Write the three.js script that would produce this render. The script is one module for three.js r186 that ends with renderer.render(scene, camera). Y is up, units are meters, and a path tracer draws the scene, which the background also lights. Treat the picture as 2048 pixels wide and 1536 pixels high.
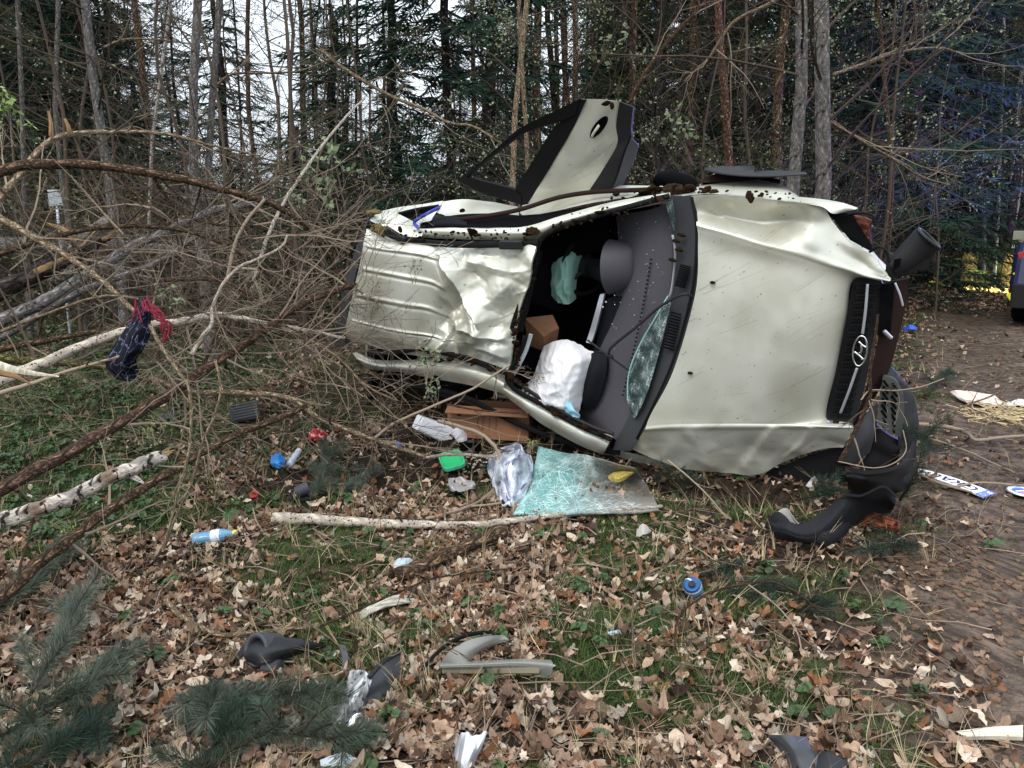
import * as THREE from 'three';
import { ImprovedNoise } from 'three/addons/math/ImprovedNoise.js';
import { RoundedBoxGeometry } from 'three/addons/geometries/RoundedBoxGeometry.js';

// ---------------------------------------------------------------- camera, sky, sun, exposure
const scene = new THREE.Scene();
const V3 = THREE.Vector3, R = Math.PI / 180, TAU = Math.PI * 2;
const FOCAL = 1484, EYE = 1.5, PITCH = 12.5 * R, SP = Math.sin(PITCH), CP = Math.cos(PITCH);
const camera = new THREE.PerspectiveCamera(2 * Math.atan(768 / FOCAL) / R, 4 / 3, 0.05, 400);
camera.position.set(0, EYE, 0);
camera.lookAt(0, EYE - SP, -CP);
const SUN = new V3(-0.35, 0.72, 0.62).normalize();
function makeSky() {
  const w = 256, h = 128, d = new Float32Array(w * h * 4), n = new ImprovedNoise();
  for (let y = 0; y < h; y++) for (let x = 0; x < w; x++) {
    const el = ((y + .5) / h - .5) * Math.PI, up = Math.max(0, Math.sin(el)), a = (x / w) * Math.PI * 2;
    const k = (1 + 2 * up) / 3 * (1 + .1 * n.noise(Math.cos(a) * 2, up * 4, Math.sin(a) * 2));   // overcast: zenith three times the horizon
    const g = el < -0.02 ? .25 : 1, i = (y * w + x) * 4, s = 2.75 * k * g;
    d[i] = s * .86; d[i + 1] = s * .95; d[i + 2] = s * 1.04; d[i + 3] = 1;
  }
  const t = new THREE.DataTexture(d, w, h, THREE.RGBAFormat, THREE.FloatType);
  t.mapping = THREE.EquirectangularReflectionMapping; t.magFilter = THREE.LinearFilter; t.needsUpdate = true;
  return t;
}
scene.background = makeSky(); scene.environment = scene.background;
const sun = new THREE.DirectionalLight(0xfff1e0, 1.5);
sun.position.copy(SUN).multiplyScalar(40); sun.shadow.radius = 45; sun.castShadow = true;
sun.shadow.mapSize.set(2048, 2048);
Object.assign(sun.shadow.camera, { left: -25, right: 25, top: 25, bottom: -25, far: 120 });
scene.add(sun, sun.target);
const EXPOSURE = 1.14;

// ---------------------------------------------------------------- helpers
let seedState = 7;
const reseed = (s) => { seedState = (s * 2654435761) >>> 0 || 1; };
const rnd = () => { seedState = (seedState + 0x6d2b79f5) | 0; let t = Math.imul(seedState ^ (seedState >>> 15), 1 | seedState); t = (t + Math.imul(t ^ (t >>> 7), 61 | t)) ^ t; return ((t ^ (t >>> 14)) >>> 0) / 4294967296; };
const rr = (a, b) => a + (b - a) * rnd();
const pick = (l) => l[Math.floor(rnd() * l.length)];
const NZ = new ImprovedNoise();
const noise = (x, y, z = 0) => NZ.noise(x + 31.7, y + 11.3, z + 5.1);
const fbm = (x, y, z = 0, o = 4) => { let s = 0, a = .5, f = 1; for (let i = 0; i < o; i++) { s += a * noise(x * f, y * f, z * f + i * 9.1); a *= .5; f *= 2.03; } return s; };
const hash2 = (i, j, s) => { const q = Math.sin(i * 127.1 + j * 311.7 + s * 74.7) * 43758.5453; return q - Math.floor(q); };
function facet(x, y, s) {       // heights at jittered lattice corners joined by flat triangles, as in crumpled sheet metal
  const k = (x + y) * .36602540378, i = Math.floor(x + k), j = Math.floor(y + k), u = x + k - i, v = y + k - j, h = (a, b) => hash2(a, b, s) * 2 - 1;
  return u > v ? h(i, j) * (1 - u) + h(i + 1, j) * (u - v) + h(i + 1, j + 1) * v : h(i, j) * (1 - v) + h(i, j + 1) * (v - u) + h(i + 1, j + 1) * u;
}
const ss = THREE.MathUtils.smoothstep, clamp = THREE.MathUtils.clamp, lerp = THREE.MathUtils.lerp;
const gauss = (x, s) => Math.exp(-(x * x) / (s * s));

const used = {};
function numbered(n) { if (!(n in used)) { used[n] = 0; return n; } return n + '_' + String(++used[n]).padStart(3, '0'); }
function tag(o, label, category, group, kind) { o.userData.label = label; o.userData.category = category; if (group) o.userData.group = group; if (kind) o.userData.kind = kind; return o; }
function thing(name, label, category, at = new V3(), group) {
  const o = new THREE.Group(); o.name = numbered(name); o.position.copy(at); scene.add(o);
  return tag(o, label, category, group);
}
function add(mesh, name, parent, label) { mesh.name = parent === scene ? numbered(name) : name; mesh.castShadow = mesh.receiveShadow = true; parent.add(mesh); if (label) mesh.userData.label = label; return mesh; }
function originOf(p) { const o = new V3(); for (let q = p; q && q !== scene; q = q.parent) o.add(q.position); return o; }

// a bag of triangles in world coordinates that becomes one named mesh under a parent
class MB {
  constructor() { this.p = []; this.u = []; this.i = []; this.c = null; }
  get n() { return this.p.length / 3; }
  v(x, y, z, u = 0, w = 0) { this.p.push(x, y, z); this.u.push(u, w); return this.n - 1; }
  t(a, b, c) { this.i.push(a, b, c); }
  q(a, b, c, d) { this.i.push(a, b, c, a, c, d); }
  tube(pts, rad, sides = 6, o = {}) {     // pts: V3[]; rad: number | (t)=>number
    const rf = typeof rad === 'function' ? rad : () => rad, n = pts.length, base = this.n, T = new V3(), A = new V3(), B = new V3(), r0 = rf(.3), reps = Math.max(1, Math.round(r0 * 14)); let len = 0;
    for (let k = 0; k < n; k++) {
      T.subVectors(pts[Math.min(n - 1, k + 1)], pts[Math.max(0, k - 1)]).normalize();
      if (k === 0) { A.set(0, 1, 0); if (Math.abs(T.y) > .9) A.set(1, 0, 0); }
      A.addScaledVector(T, -A.dot(T)).normalize(); B.crossVectors(T, A);
      if (k) len += pts[k].distanceTo(pts[k - 1]);
      const r = rf(k / (n - 1)), fl = o.flat ?? 1;
      for (let s = 0; s <= sides; s++) {
        const a = (s / sides) * Math.PI * 2, c = Math.cos(a) * r, d = Math.sin(a) * r * fl, w = o.bump ? 1 + o.bump * noise(c * 40 / Math.max(r, .01) * .02, d * 40 / Math.max(r, .01) * .02, len * 6) : 1;
        this.v(pts[k].x + (A.x * c + B.x * d) * w, pts[k].y + (A.y * c + B.y * d) * w, pts[k].z + (A.z * c + B.z * d) * w, s / sides * reps, len * Math.min(7, reps / (TAU * Math.max(r0, .012)) * .7));
      }
    }
    for (let k = 0; k < n - 1; k++) for (let s = 0; s < sides; s++) {
      const a = base + k * (sides + 1) + s; this.q(a, a + sides + 1, a + sides + 2, a + 1);
    }
    if (o.cap !== false) for (const [k, f] of [[0, 1], [n - 1, 0]]) {
      const p = pts[k], c = this.v(p.x, p.y, p.z, .5, .5);
      for (let s = 0; s < sides; s++) { const a = base + k * (sides + 1) + s; if (f) this.t(c, a, a + 1); else this.t(c, a + 1, a); }
    }
    return this;
  }
  geo(geometry, matrix) {
    let g = geometry; if (matrix) { g = geometry.clone(); g.applyMatrix4(matrix); }
    const b = this.n, P = g.attributes.position, U = g.attributes.uv;
    for (let k = 0; k < P.count; k++) this.v(P.getX(k), P.getY(k), P.getZ(k), U ? U.getX(k) : 0, U ? U.getY(k) : 0);
    if (g.index) for (let k = 0; k < g.index.count; k++) this.i.push(b + g.index.getX(k)); else for (let k = 0; k < P.count; k++) this.i.push(b + k);
    return this;
  }
  box(center, size, q, r = .004) { const g = new RoundedBoxGeometry(size[0], size[1], size[2], 2, Math.min(r, ...size.map((s) => s * .45))); return this.geo(g, new THREE.Matrix4().compose(center, q || new THREE.Quaternion(), new V3(1, 1, 1))); }
  geometry(o = new V3(), flat = false) {
    const g = new THREE.BufferGeometry(), p = new Float32Array(this.p);
    for (let k = 0; k < p.length; k += 3) { p[k] -= o.x; p[k + 1] -= o.y; p[k + 2] -= o.z; }
    g.setAttribute('position', new THREE.BufferAttribute(p, 3)); g.setAttribute('uv', new THREE.BufferAttribute(new Float32Array(this.u), 2));
    if (this.c) g.setAttribute('color', new THREE.BufferAttribute(new Float32Array(this.c), 3));
    g.setIndex(this.i);
    if (flat) { const f = g.toNonIndexed(); f.computeVertexNormals(); return f; }
    g.computeVertexNormals(); return g;
  }
  build(name, mat, parent, label, flat) { return add(new THREE.Mesh(this.geometry(originOf(parent), flat), mat), name, parent, label); }
}
const smooth = (pts, n) => { const c = new THREE.CatmullRomCurve3(pts, false, 'centripetal'); return c.getPoints(n || pts.length * 4); };

// where a photograph point (2048 x 1536) lies in the place: along its line of sight at a depth, or on the ground
const ray = (px, py) => { const x = (px - 1024) / FOCAL, y = (768 - py) / FOCAL; return new V3(x, y * CP - SP, -y * SP - CP); };
const U = (px, py, d) => ray(px, py).multiplyScalar(d).add(new V3(0, EYE, 0));
function gh(x, z) {      // height of the ground
  const road = roadMask(x, z), rough = 1 - .75 * road;
  let y = rough * (.045 * noise(x * 1.1, z * 1.1) + .02 * noise(x * 3.3, z * 3.3, 4)) + .05 * noise(x * .25, z * .25, 9) * ss(Math.hypot(x, z), 3, 9);
  y += .42 * gauss(Math.hypot(x + 1.0, (z + 6.1) * 1.1), .85);          // bank under the car's raised rear
  y += .07 * gauss(Math.hypot(x + .78, z + 2.95), .22) + .05 * gauss(Math.hypot(x - 1.75, z + 3.05), .3);   // churned soil
  y -= .13 * shadeTrench(x, z);
  y -= .03 * road * gauss(roadAcross(x, z) - .7, .25) + .03 * road * gauss(roadAcross(x, z) - 2.3, .25);    // wheel tracks
  y += ss(-z, 14, 60) * 1.2;
  return y;
}
const TR = [.62, -4.30, 1.36, -3.92, 1.95, -3.72];      // dip added under the bonnet's edge for its shade, also coloured dark
function shadeTrench(x, z) { let d = 9; for (let k = 0; k < 4; k += 2) { const ax = TR[k], az = TR[k + 1], bx = TR[k + 2], bz = TR[k + 3], t = clamp(((x - ax) * (bx - ax) + (z - az) * (bz - az)) / ((bx - ax) ** 2 + (bz - az) ** 2), 0, 1); d = Math.min(d, Math.hypot(x - ax - t * (bx - ax), z - az - t * (bz - az))); } return gauss(d, .19); }
function roadAcross(x, z) { return (x - (1.25 + .55 * (-z - 2.5))) * .876; }
function roadMask(x, z) { const e = .35 * noise(x * .8, z * .8, 2); return ss(roadAcross(x, z) + e, -.25, .75) * (1 - ss(-z + .18 * (x - 6) + e * 2, 12.2, 13.4)) * (1 - ss(roadAcross(x, z) + e, 4.2, 5.2)); }
function G(px, py, h = 0) {
  const d = ray(px, py), e = new V3(0, EYE, 0); let t = (EYE - h) / Math.max(1e-3, -d.y);
  for (let k = 0; k < 8; k++) { const x = d.x * t, z = d.z * t; t = (EYE - h - gh(x, z)) / Math.max(1e-3, -d.y); }
  return e.addScaledVector(d, t);
}
const onGround = (x, z, h = 0) => new V3(x, gh(x, z) + h, z);

// ---------------------------------------------------------------- textures and materials
function tex(w, h, f, srgb, rep) {     // f(u, v) -> [r, g, b(, a)] in 0..1, tiling handled by f
  const d = new Uint8Array(w * h * 4);
  for (let y = 0; y < h; y++) for (let x = 0; x < w; x++) { const c = f(x / w, y / h), i = (y * w + x) * 4; d[i] = clamp(c[0], 0, 1) * 255; d[i + 1] = clamp(c[1], 0, 1) * 255; d[i + 2] = clamp(c[2], 0, 1) * 255; d[i + 3] = c.length > 3 ? clamp(c[3], 0, 1) * 255 : 255; }
  const t = new THREE.DataTexture(d, w, h, THREE.RGBAFormat); t.wrapS = t.wrapT = THREE.RepeatWrapping; t.magFilter = THREE.LinearFilter;
  if (srgb) t.colorSpace = THREE.SRGBColorSpace; if (rep) t.repeat.set(rep[0], rep[1]); t.needsUpdate = true; return t;
}
const tn = (u, v, fu, fv, s = 0) => { const a = u * TAU, b = v * TAU; return NZ.noise(Math.cos(a) * fu / TAU + s, Math.sin(a) * fu / TAU + Math.cos(b) * fv / TAU + 7.7, Math.sin(b) * fv / TAU + s * 1.7); };
const tf = (u, v, fu, fv, s = 0, o = 4) => { let r = 0, a = .55; for (let k = 0; k < o; k++) { r += a * tn(u, v, fu * 2 ** k, fv * 2 ** k, s + k * 3.3); a *= .55; } return r; };
const grey = (v) => [v, v, v];
const std = (o) => new THREE.MeshPhysicalMaterial({ roughness: .8, metalness: 0, side: THREE.DoubleSide, specularIntensity: (o.roughness ?? .8) > .65 ? .25 : .7, ...o });
const lin = (r, g, b) => new THREE.Color().setRGB(r, g, b);
function canvas(w, h, draw, srgb = true) { const c = document.createElement('canvas'); c.width = w; c.height = h; draw(c.getContext('2d'), w, h); const t = new THREE.CanvasTexture(c); t.wrapS = t.wrapT = THREE.RepeatWrapping; if (srgb) t.colorSpace = THREE.SRGBColorSpace; return t; }
const barkBump = tex(256, 512, (u, v) => { const a = Math.abs(tf(u, v, 10, 7, 1)); return grey(clamp(a * 2.2 + .3 * tf(u, v, 30, 20, 5, 2), 0, 1)); });
const bark = (r, g, b, k, spots) => tex(256, 512, (u, v) => {
  const a = clamp(Math.abs(tf(u, v, 10, 7, 1)) * 2.2, 0, 1), m = tf(u, v, 4, 5, 8, 3), s = 1 - k + k * 1.6 * a + .35 * m; let c = [r * s, g * s, b * s];
  if (spots) { const q = ss(tf(u, v, 9, 11, 15, 4), .14, .34); c = c.map((x) => lerp(x, x * .5, q)); }
  return c;
}, true);
const birchTex = tex(256, 512, (u, v) => {
  const band = ss(tn(u, v, 5, 60, 3) + .4 * tn(u, v, 12, 30, 8), .22, .4), blot = ss(tf(u, v, 5, 9, 21, 3), .17, .3), m = .9 + .3 * tf(u, v, 6, 6, 2);
  const k = 1 - .62 * band - .75 * blot; return [.80 * m * k, .76 * m * k, .72 * m * k];
}, true);
const M = {};
const barkMat = (t, o = {}) => std({ map: t, bumpMap: barkBump, bumpScale: .012, roughness: .95, ...o });
M.barkBrown = barkMat(bark(.43, .345, .27, .55));
M.barkGrey = barkMat(bark(.46, .44, .425, .3, true), { bumpScale: .005 });
M.barkRed = barkMat(bark(.50, .36, .29, .5));
M.barkDark = barkMat(bark(.24, .21, .19, .5));
M.barkTan = barkMat(bark(.62, .54, .44, .45), { bumpScale: .006 });
M.barkMoss = barkMat(bark(.40, .38, .22, .5));
M.paleBark = barkMat(tex(256, 512, (u, v) => { const m = .88 + .4 * tf(u, v, 6, 5, 2) , q = ss(tf(u, v, 8, 12, 12, 3), .2, .34); return [.74 * m * (1 - .6 * q), .69 * m * (1 - .62 * q), .63 * m * (1 - .65 * q)]; }, true), { bumpScale: .003, roughness: .8 });
M.birchLog = barkMat(tex(256, 512, (u, v) => { const m = .84 + .6 * tf(u, v, 5, 6, 2), q = ss(tf(u, v, 5, 12, 12, 3), .12, .3), w = ss(tf(u, v, 3, 4, 22, 3), .0, .3); return [lerp(.70, .46, w) * m * (1 - .7 * q), lerp(.66, .38, w) * m * (1 - .72 * q), lerp(.62, .31, w) * m * (1 - .74 * q)]; }, true), { bumpScale: .004 });
M.barkPole = barkMat(bark(.40, .31, .255, .5));
M.birch = barkMat(birchTex, { bumpScale: .004, roughness: .75 });
M.twig = std({ color: lin(.082, .062, .046), roughness: .9 });
M.twigPale = std({ color: lin(.25, .195, .145), roughness: .9 });
M.twigFar = std({ color: lin(.05, .043, .038), roughness: 1 });
M.splinter = std({ map: tex(128, 128, (u, v) => { const a = .75 + .5 * tf(u, v, 20, 2, 4); return [.72 * a, .58 * a, .42 * a]; }, true), roughness: .85 });
M.whiteWood = std({ map: tex(128, 128, (u, v) => { const a = .85 + .4 * tf(u, v, 3, 20, 4); return [.86 * a, .82 * a, .74 * a]; }, true), roughness: .8 });
const leafMat = (r, g, b) => std({ color: lin(r, g, b), roughness: .9 });
M.spruce = leafMat(.020, .042, .028);
M.spruce2 = leafMat(.032, .052, .026);
M.pineNeedle = leafMat(.040, .066, .042);
M.needleNear = std({ color: lin(.056, .072, .050), roughness: .6, specularIntensity: .4 }); M.needleGrey = std({ color: lin(.085, .10, .078), roughness: .6, specularIntensity: .4 }); M.needleDark = std({ color: lin(.026, .042, .03), roughness: .7 });
M.fresh = new THREE.MeshPhysicalMaterial({ color: lin(.20, .30, .06), roughness: .7, side: THREE.DoubleSide, transmission: .3 });
M.bud = new THREE.MeshPhysicalMaterial({ color: lin(.15, .18, .095), roughness: .8, side: THREE.DoubleSide });

// ---------------------------------------------------------------- ground
const underCar = (x, z) => ss(1 - Math.hypot((x - .2) / 1.9, (z + 4.9 + .45 * (x - .2)) / .8), 0, .3);  // area below the wreck; its shade goes into the ground colour
const mossAmt = (x, z) => { const left = ss(-x - 1.0 - .15 * (-z), -.3, 1.2) * ss(-z, 2.9, 3.8); const m = fbm(x * 1.6, z * 1.6, 3, 4) * 1.9 + .05; return clamp(.85 * left + ss(m, -.15, .38) * .85 + .5 * ss(-z, 9, 14), 0, 1) * (1 - roadMask(x, z)) * (1 - clamp(shadeTrench(x, z) * 1.5, 0, 1)) * (1 - underCar(x, z)); };
const mudAmt = (x, z) => gauss(Math.hypot(x + .78, z + 2.95), .24) + gauss(Math.hypot(x - 1.75, z + 3.05), .32) + .9 * ss(fbm(x * .7, z * .7, 8, 3), .12, .4);
let ground;
{
  const span = (a, b, s, far, g) => { const l = []; for (let t = a; t <= b + 1e-6; t += s) l.push(t); let d = s; for (let t = b; t < far; ) { d *= g; t += d; l.push(t); } return l; };
  const pos = span(0, 16, .075, 190, 1.28), neg = span(0, 14, .075, 190, 1.28).slice(1).map((v) => -v).reverse();
  const xs = [...neg, ...pos], zs = [...span(0, 18, .075, 220, 1.25).map((v) => -v).reverse(), ...span(0, 2, .1, 60, 1.4).slice(1)];
  const b = new MB(); b.c = [];
  for (const z of zs) for (const x of xs) {
    b.v(x, gh(x, z), z, x / 1.1, z / 1.1);
    const rd = roadMask(x, z), ms = mossAmt(x, z), mudShade = clamp(mudAmt(x, z) + shadeTrench(x, z) * 1.4 + 1.2 * underCar(x, z), 0, 1), n = 1 + .5 * fbm(x * 2.3, z * 2.3, 6, 3);  // mud, with shade below car and bonnet painted into the same dark tone
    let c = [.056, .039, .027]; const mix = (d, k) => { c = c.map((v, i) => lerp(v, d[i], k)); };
    mix([.032, .040, .015], ms * .85); mix([.028, .019, .013], mudShade * .92);
    const tr = .12 * (gauss(roadAcross(x, z) - .8, .4) + gauss(roadAcross(x, z) - 2.4, .4));
    mix([.165 - tr * .4, .122 - tr * .3, .094 - tr * .25], rd);
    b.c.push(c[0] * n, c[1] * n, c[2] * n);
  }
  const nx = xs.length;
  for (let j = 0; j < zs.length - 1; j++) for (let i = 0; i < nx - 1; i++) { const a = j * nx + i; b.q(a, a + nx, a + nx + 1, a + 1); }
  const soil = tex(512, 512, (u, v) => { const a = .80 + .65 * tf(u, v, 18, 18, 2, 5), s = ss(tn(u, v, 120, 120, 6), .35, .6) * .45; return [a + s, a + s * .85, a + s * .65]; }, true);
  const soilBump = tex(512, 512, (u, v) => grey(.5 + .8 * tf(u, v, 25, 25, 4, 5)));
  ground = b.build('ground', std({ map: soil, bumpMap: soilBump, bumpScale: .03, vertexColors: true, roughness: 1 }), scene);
  ground.userData.kind = 'structure'; ground.userData.label = 'leaf strewn forest floor with a bare dirt track along its far side';
}

// leaves: lobed, curled; unit length along x
function leafGeo(seed, lobes, curl, fold, wide = .30) {
  reseed(seed); const n = 20, b = new MB(), top = [], bot = [], mid = [];
  const lift = (x, y) => curl * (x * x * 1.6) + fold * Math.abs(y) * 1.2 + .05 * Math.sin(x * 13 + seed) + .04 * Math.sin(y * 21 + seed * 2);
  for (let k = 0; k <= n; k++) {
    const t = k / n, x = t - .5, env = Math.pow(Math.sin(Math.PI * Math.pow(t, .85)), .7) * wide;
    const w1 = env * (1 - lobes * (.5 + .5 * Math.cos(t * TAU * 3.6 + seed))), w2 = env * (1 - lobes * (.5 + .5 * Math.cos(t * TAU * 3.6 + seed + .7)));
    mid.push(b.v(x, lift(x, 0), 0, t, .5)); top.push(b.v(x + .03, lift(x, w1), w1, t, 1)); bot.push(b.v(x + .03, lift(x, w2), -w2, t, 0));
  }
  for (let k = 0; k < n; k++) { b.q(mid[k], top[k], top[k + 1], mid[k + 1]); b.q(bot[k], mid[k], mid[k + 1], bot[k + 1]); }
  return b.geometry();
}
const leafGeos = [leafGeo(1, .42, .5, .35, .27), leafGeo(2, .38, -.5, .4, .29), leafGeo(3, .45, .9, -.25, .26), leafGeo(4, .05, .35, .5, .26), leafGeo(5, .38, 1.4, .8, .3), leafGeo(6, .05, -.6, .3, .22), leafGeo(7, .45, -1.1, .9, .27), leafGeo(8, .12, 1.6, .9, .24)];
const leafVein = tex(256, 128, (u, v) => { const w = Math.abs(v - .5), rib = w < .025 ? .35 : 0, vn = ss(Math.abs(((u * 9 - w * 7) % 1 + 1) % 1 - .5), .38, .5) * .18, m = .86 + .3 * tf(u, v, 6, 6, 3); return grey(m - .3 * rib - vn); });
const leafColors = [[.36, .235, .165], [.43, .30, .215], [.26, .155, .105], [.52, .40, .295], [.27, .125, .065], [.16, .095, .063], [.095, .06, .042], [.40, .27, .185], [.58, .48, .38]];
const leafMats = leafColors.map((c) => std({ color: lin(...c), map: leafVein, roughness: .78, bumpMap: leafVein, bumpScale: .002 }));
const leafDensity = (x, z) => { const rd = roadMask(x, z), ra = roadAcross(x, z), left = ss(-x - .9 - .12 * (-z), -.2, 1.1) * ss(-z, 2.9, 3.7); let d = .42 + 1.25 * fbm(x * 1.3 + 3, z * 1.3, 1, 4) - .34 * mossAmt(x, z); d = clamp(d, .06, 1) * (1 - .88 * rd) * (1 - .7 * left) * (1 - .95 * clamp(shadeTrench(x, z) * 1.5, 0, 1)) * (1 - .9 * underCar(x, z)); d *= (1 - .55 * ss(ra, -1.3, .3)) * (1 - .3 * ss(x, .1, 1) * ss(-z, 1.2, 2)); d *= 1 - .8 * clamp(gauss(Math.hypot(x + .78, z + 2.95), .26), 0, 1); if (-z > 11 && x > 3) d = Math.max(d, .75 * (1 - ss(-z, 14, 17)) * ss(-z + .18 * (x - 6), 12.4, 13.2)); return d; };
const leafQuat = () => new THREE.Quaternion().setFromEuler(new THREE.Euler(rr(-1, 1) * rnd() * .95, rr(0, TAU), rr(-1, 1) * rnd() * .95, 'YXZ'));
reseed(11);
{
  let made = 0;      // the leaves that show largest, one by one
  while (made < 300) {
    const py = 1536 - 470 * Math.pow(rnd(), 1.6), px = rr(-20, 2068), p = G(px, py); if (rnd() > leafDensity(p.x, p.z) * 1.5) continue;
    const s = rr(.035, .095), m = new THREE.Mesh(pick(leafGeos), leafMats[Math.floor(Math.pow(rnd(), 1.1) * 9)]); m.position.copy(onGround(p.x, p.z, rr(.012, .032)));
    m.quaternion.copy(leafQuat()); m.scale.set(s, s * rr(.7, 1.2), s * rr(.8, 1.25)); add(m, made ? 'leaf_' + String(made).padStart(3, '0') : 'leaf', ground); made++;
  }
  const per = leafGeos.map(() => []); let tries = 0, total = 0;
  while (total < 44000 && tries++ < 400000) {
    const d = 1.3 + 15 * Math.pow(rnd(), 1.25), a = rr(-.80, .80), x = Math.tan(a) * d, z = -d; if (rnd() > leafDensity(x, z) * (d < 5 ? 1 : .8)) continue;
    const k = Math.floor(rnd() * leafGeos.length), s = rr(.02, .078) * (d > 8 ? 1.4 : 1), c = leafColors[Math.floor(rnd() * 9)], j = rr(.4, 1.15) * (d > 11 && x > 3 ? 1.15 : 1);
    per[k].push([new THREE.Matrix4().compose(onGround(x, z, rr(.002, .024)), leafQuat(), new V3(s, s * rr(.7, 1.2), s * rr(.8, 1.25))), [c[0] * j, c[1] * j, c[2] * j]]); total++;
  }
  const litter = new THREE.Group(); litter.name = 'leaf_litter'; litter.userData = { kind: 'stuff', label: 'carpet of fallen brown oak and beech leaves on the forest floor', category: 'leaf litter' }; scene.add(litter);
  const lm = std({ map: leafVein, roughness: .85 });
  per.forEach((l, k) => { const m = new THREE.InstancedMesh(leafGeos[k], lm, l.length), c = new THREE.Color(); l.forEach(([q, r], i) => { m.setMatrixAt(i, q); m.setColorAt(i, c.setRGB(...r)); }); add(m, 'fallen_leaves', litter); m.userData.kind = 'stuff'; });
}
// grass, moss sprigs, straw and bits of twig
function bladeTuft(seed, n, h, spread, width) {
  reseed(seed); const b = new MB();
  for (let k = 0; k < n; k++) {
    const a = rr(0, TAU), r = rnd() * spread, lean = rr(.2, 1.1), l = h * rr(.5, 1.1), ca = Math.cos(a), sa = Math.sin(a); let prev = null;
    for (let s = 0; s <= 3; s++) { const t = s / 3, o = r + lean * l * t * t * .8, y = l * t * (1 - .3 * lean * t), w = width * (1 - t * .92); const q = [b.v(ca * o - sa * w, y, sa * o + ca * w, 0, t), b.v(ca * o + sa * w, y, sa * o - ca * w, 1, t)]; if (prev) b.q(prev[0], prev[1], q[1], q[0]); prev = q; }
  }
  return b.geometry();
}
function scatter(name, label, category, geos, mat, count, dmax, dens, make, seed) {
  reseed(seed); const per = geos.map(() => []); let tries = 0, total = 0;
  while (total < count && tries++ < count * 12) { const d = 1.3 + dmax * Math.pow(rnd(), 1.3), x = Math.tan(rr(-.82, .82)) * d, z = -d; if (rnd() > dens(x, z)) continue; per[Math.floor(rnd() * geos.length)].push(make(x, z, d)); total++; }
  const g = new THREE.Group(); g.name = name; g.userData = { kind: 'stuff', label, category }; scene.add(g);
  per.forEach((l, k) => { if (!l.length) return; const m = new THREE.InstancedMesh(geos[k], mat, l.length), c = new THREE.Color(); l.forEach(([q, r], i) => { m.setMatrixAt(i, q); m.setColorAt(i, c.setRGB(...r)); }); add(m, name + '_piece', g); m.userData.kind = 'stuff'; });
}
const upright = (x, z, s, sy, h = -.004) => new THREE.Matrix4().compose(onGround(x, z, h), new THREE.Quaternion().setFromEuler(new THREE.Euler(rr(-.25, .25), rr(0, TAU), rr(-.25, .25))), new V3(s, sy, s));
scatter('grass', 'short green grass and moss growing between the fallen leaves', 'grass', [bladeTuft(21, 14, .042, .03, .0014), bladeTuft(22, 10, .06, .035, .0016), bladeTuft(23, 18, .03, .045, .0013)], std({ roughness: .75 }), 42000, 11, (x, z) => clamp(mossAmt(x, z) * 1.25 - .12, 0, 1),
  (x, z, d) => { const g = rr(.7, 1.25), y = rnd(); return [upright(x, z, rr(.8, 1.4), rr(.6, 1.2)), [(.034 + .05 * y * y) * g, (.066 + .045 * y * y) * g, (.018 + .01 * y) * g]]; }, 31);
scatter('dry_straw', 'dry pale grass stalks lying over the forest floor', 'straw', [bladeTuft(24, 5, .13, .02, .0013), bladeTuft(25, 4, .18, .03, .0012)], std({ roughness: .8 }), 4500, 11, (x, z) => .7 * (1 - roadMask(x, z)),
  (x, z) => { const g = rr(.6, 1.2); return [new THREE.Matrix4().compose(onGround(x, z, .004), new THREE.Quaternion().setFromEuler(new THREE.Euler(rr(-1.3, 1.3), rr(0, TAU), rr(-1.3, 1.3))), new V3(1, rr(.7, 1.4), 1)), [.42 * g, .33 * g, .2 * g]]; }, 32);
const broad = (() => { const b = new MB(); reseed(5); for (let k = 0; k < 7; k++) { const m = new THREE.Matrix4().compose(new V3(rr(-.03, .03), rr(.02, .06), rr(-.03, .03)), new THREE.Quaternion().setFromEuler(new THREE.Euler(rr(-.6, .6), rr(0, TAU), rr(-.6, .6))), new V3(.045, .045, .06)); b.geo(leafGeos[3], m); } return b.geometry(); })();
scatter('ground_plants', 'small green leafy plants low on the forest floor', 'ground cover', [broad], std({ roughness: .6 }), 2200, 9, (x, z) => { const l = ss(-x - 1.0 - .15 * (-z), -.3, 1.2) * ss(-z, 2.9, 3.8); return clamp(.03 + .8 * l, 0, 1) * (1 - roadMask(x, z)); },
  (x, z) => { const g = rr(.7, 1.3); return [upright(x, z, rr(.6, 1.2), rr(.6, 1.2)), [.036 * g, .066 * g, .02 * g]]; }, 33);
const stickGeo = (() => { const b = new MB(); b.tube([new V3(-.5, 0, 0), new V3(-.2, .03, .03), new V3(.15, -.01, -.02), new V3(.5, .02, .02)], (t) => .012 * (1 - .6 * t), 5); return b.geometry(); })();
scatter('twig_litter', 'broken twigs scattered over the leaves and dirt', 'twigs', [stickGeo], std({ roughness: .9 }), 3200, 12, (x, z) => .5 + .3 * (1 - roadMask(x, z)),
  (x, z) => { const g = rr(.5, 1.3), s = rr(.06, .38); return [new THREE.Matrix4().compose(onGround(x, z, .02), new THREE.Quaternion().setFromEuler(new THREE.Euler(rr(-.2, .2), rr(0, TAU), rr(-.15, .15))), new V3(s, s * .8, s * rr(.6, 1))), [.23 * g, .17 * g, .13 * g]]; }, 34);
const clodGeo = (() => { const g = new THREE.IcosahedronGeometry(1, 2), p = g.attributes.position; for (let k = 0; k < p.count; k++) { const v = new V3().fromBufferAttribute(p, k), s = 1 + .45 * noise(v.x * 1.7, v.y * 1.7, v.z * 1.7); p.setXYZ(k, v.x * s, v.y * s * .7, v.z * s); } g.computeVertexNormals(); return g; })();
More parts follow.
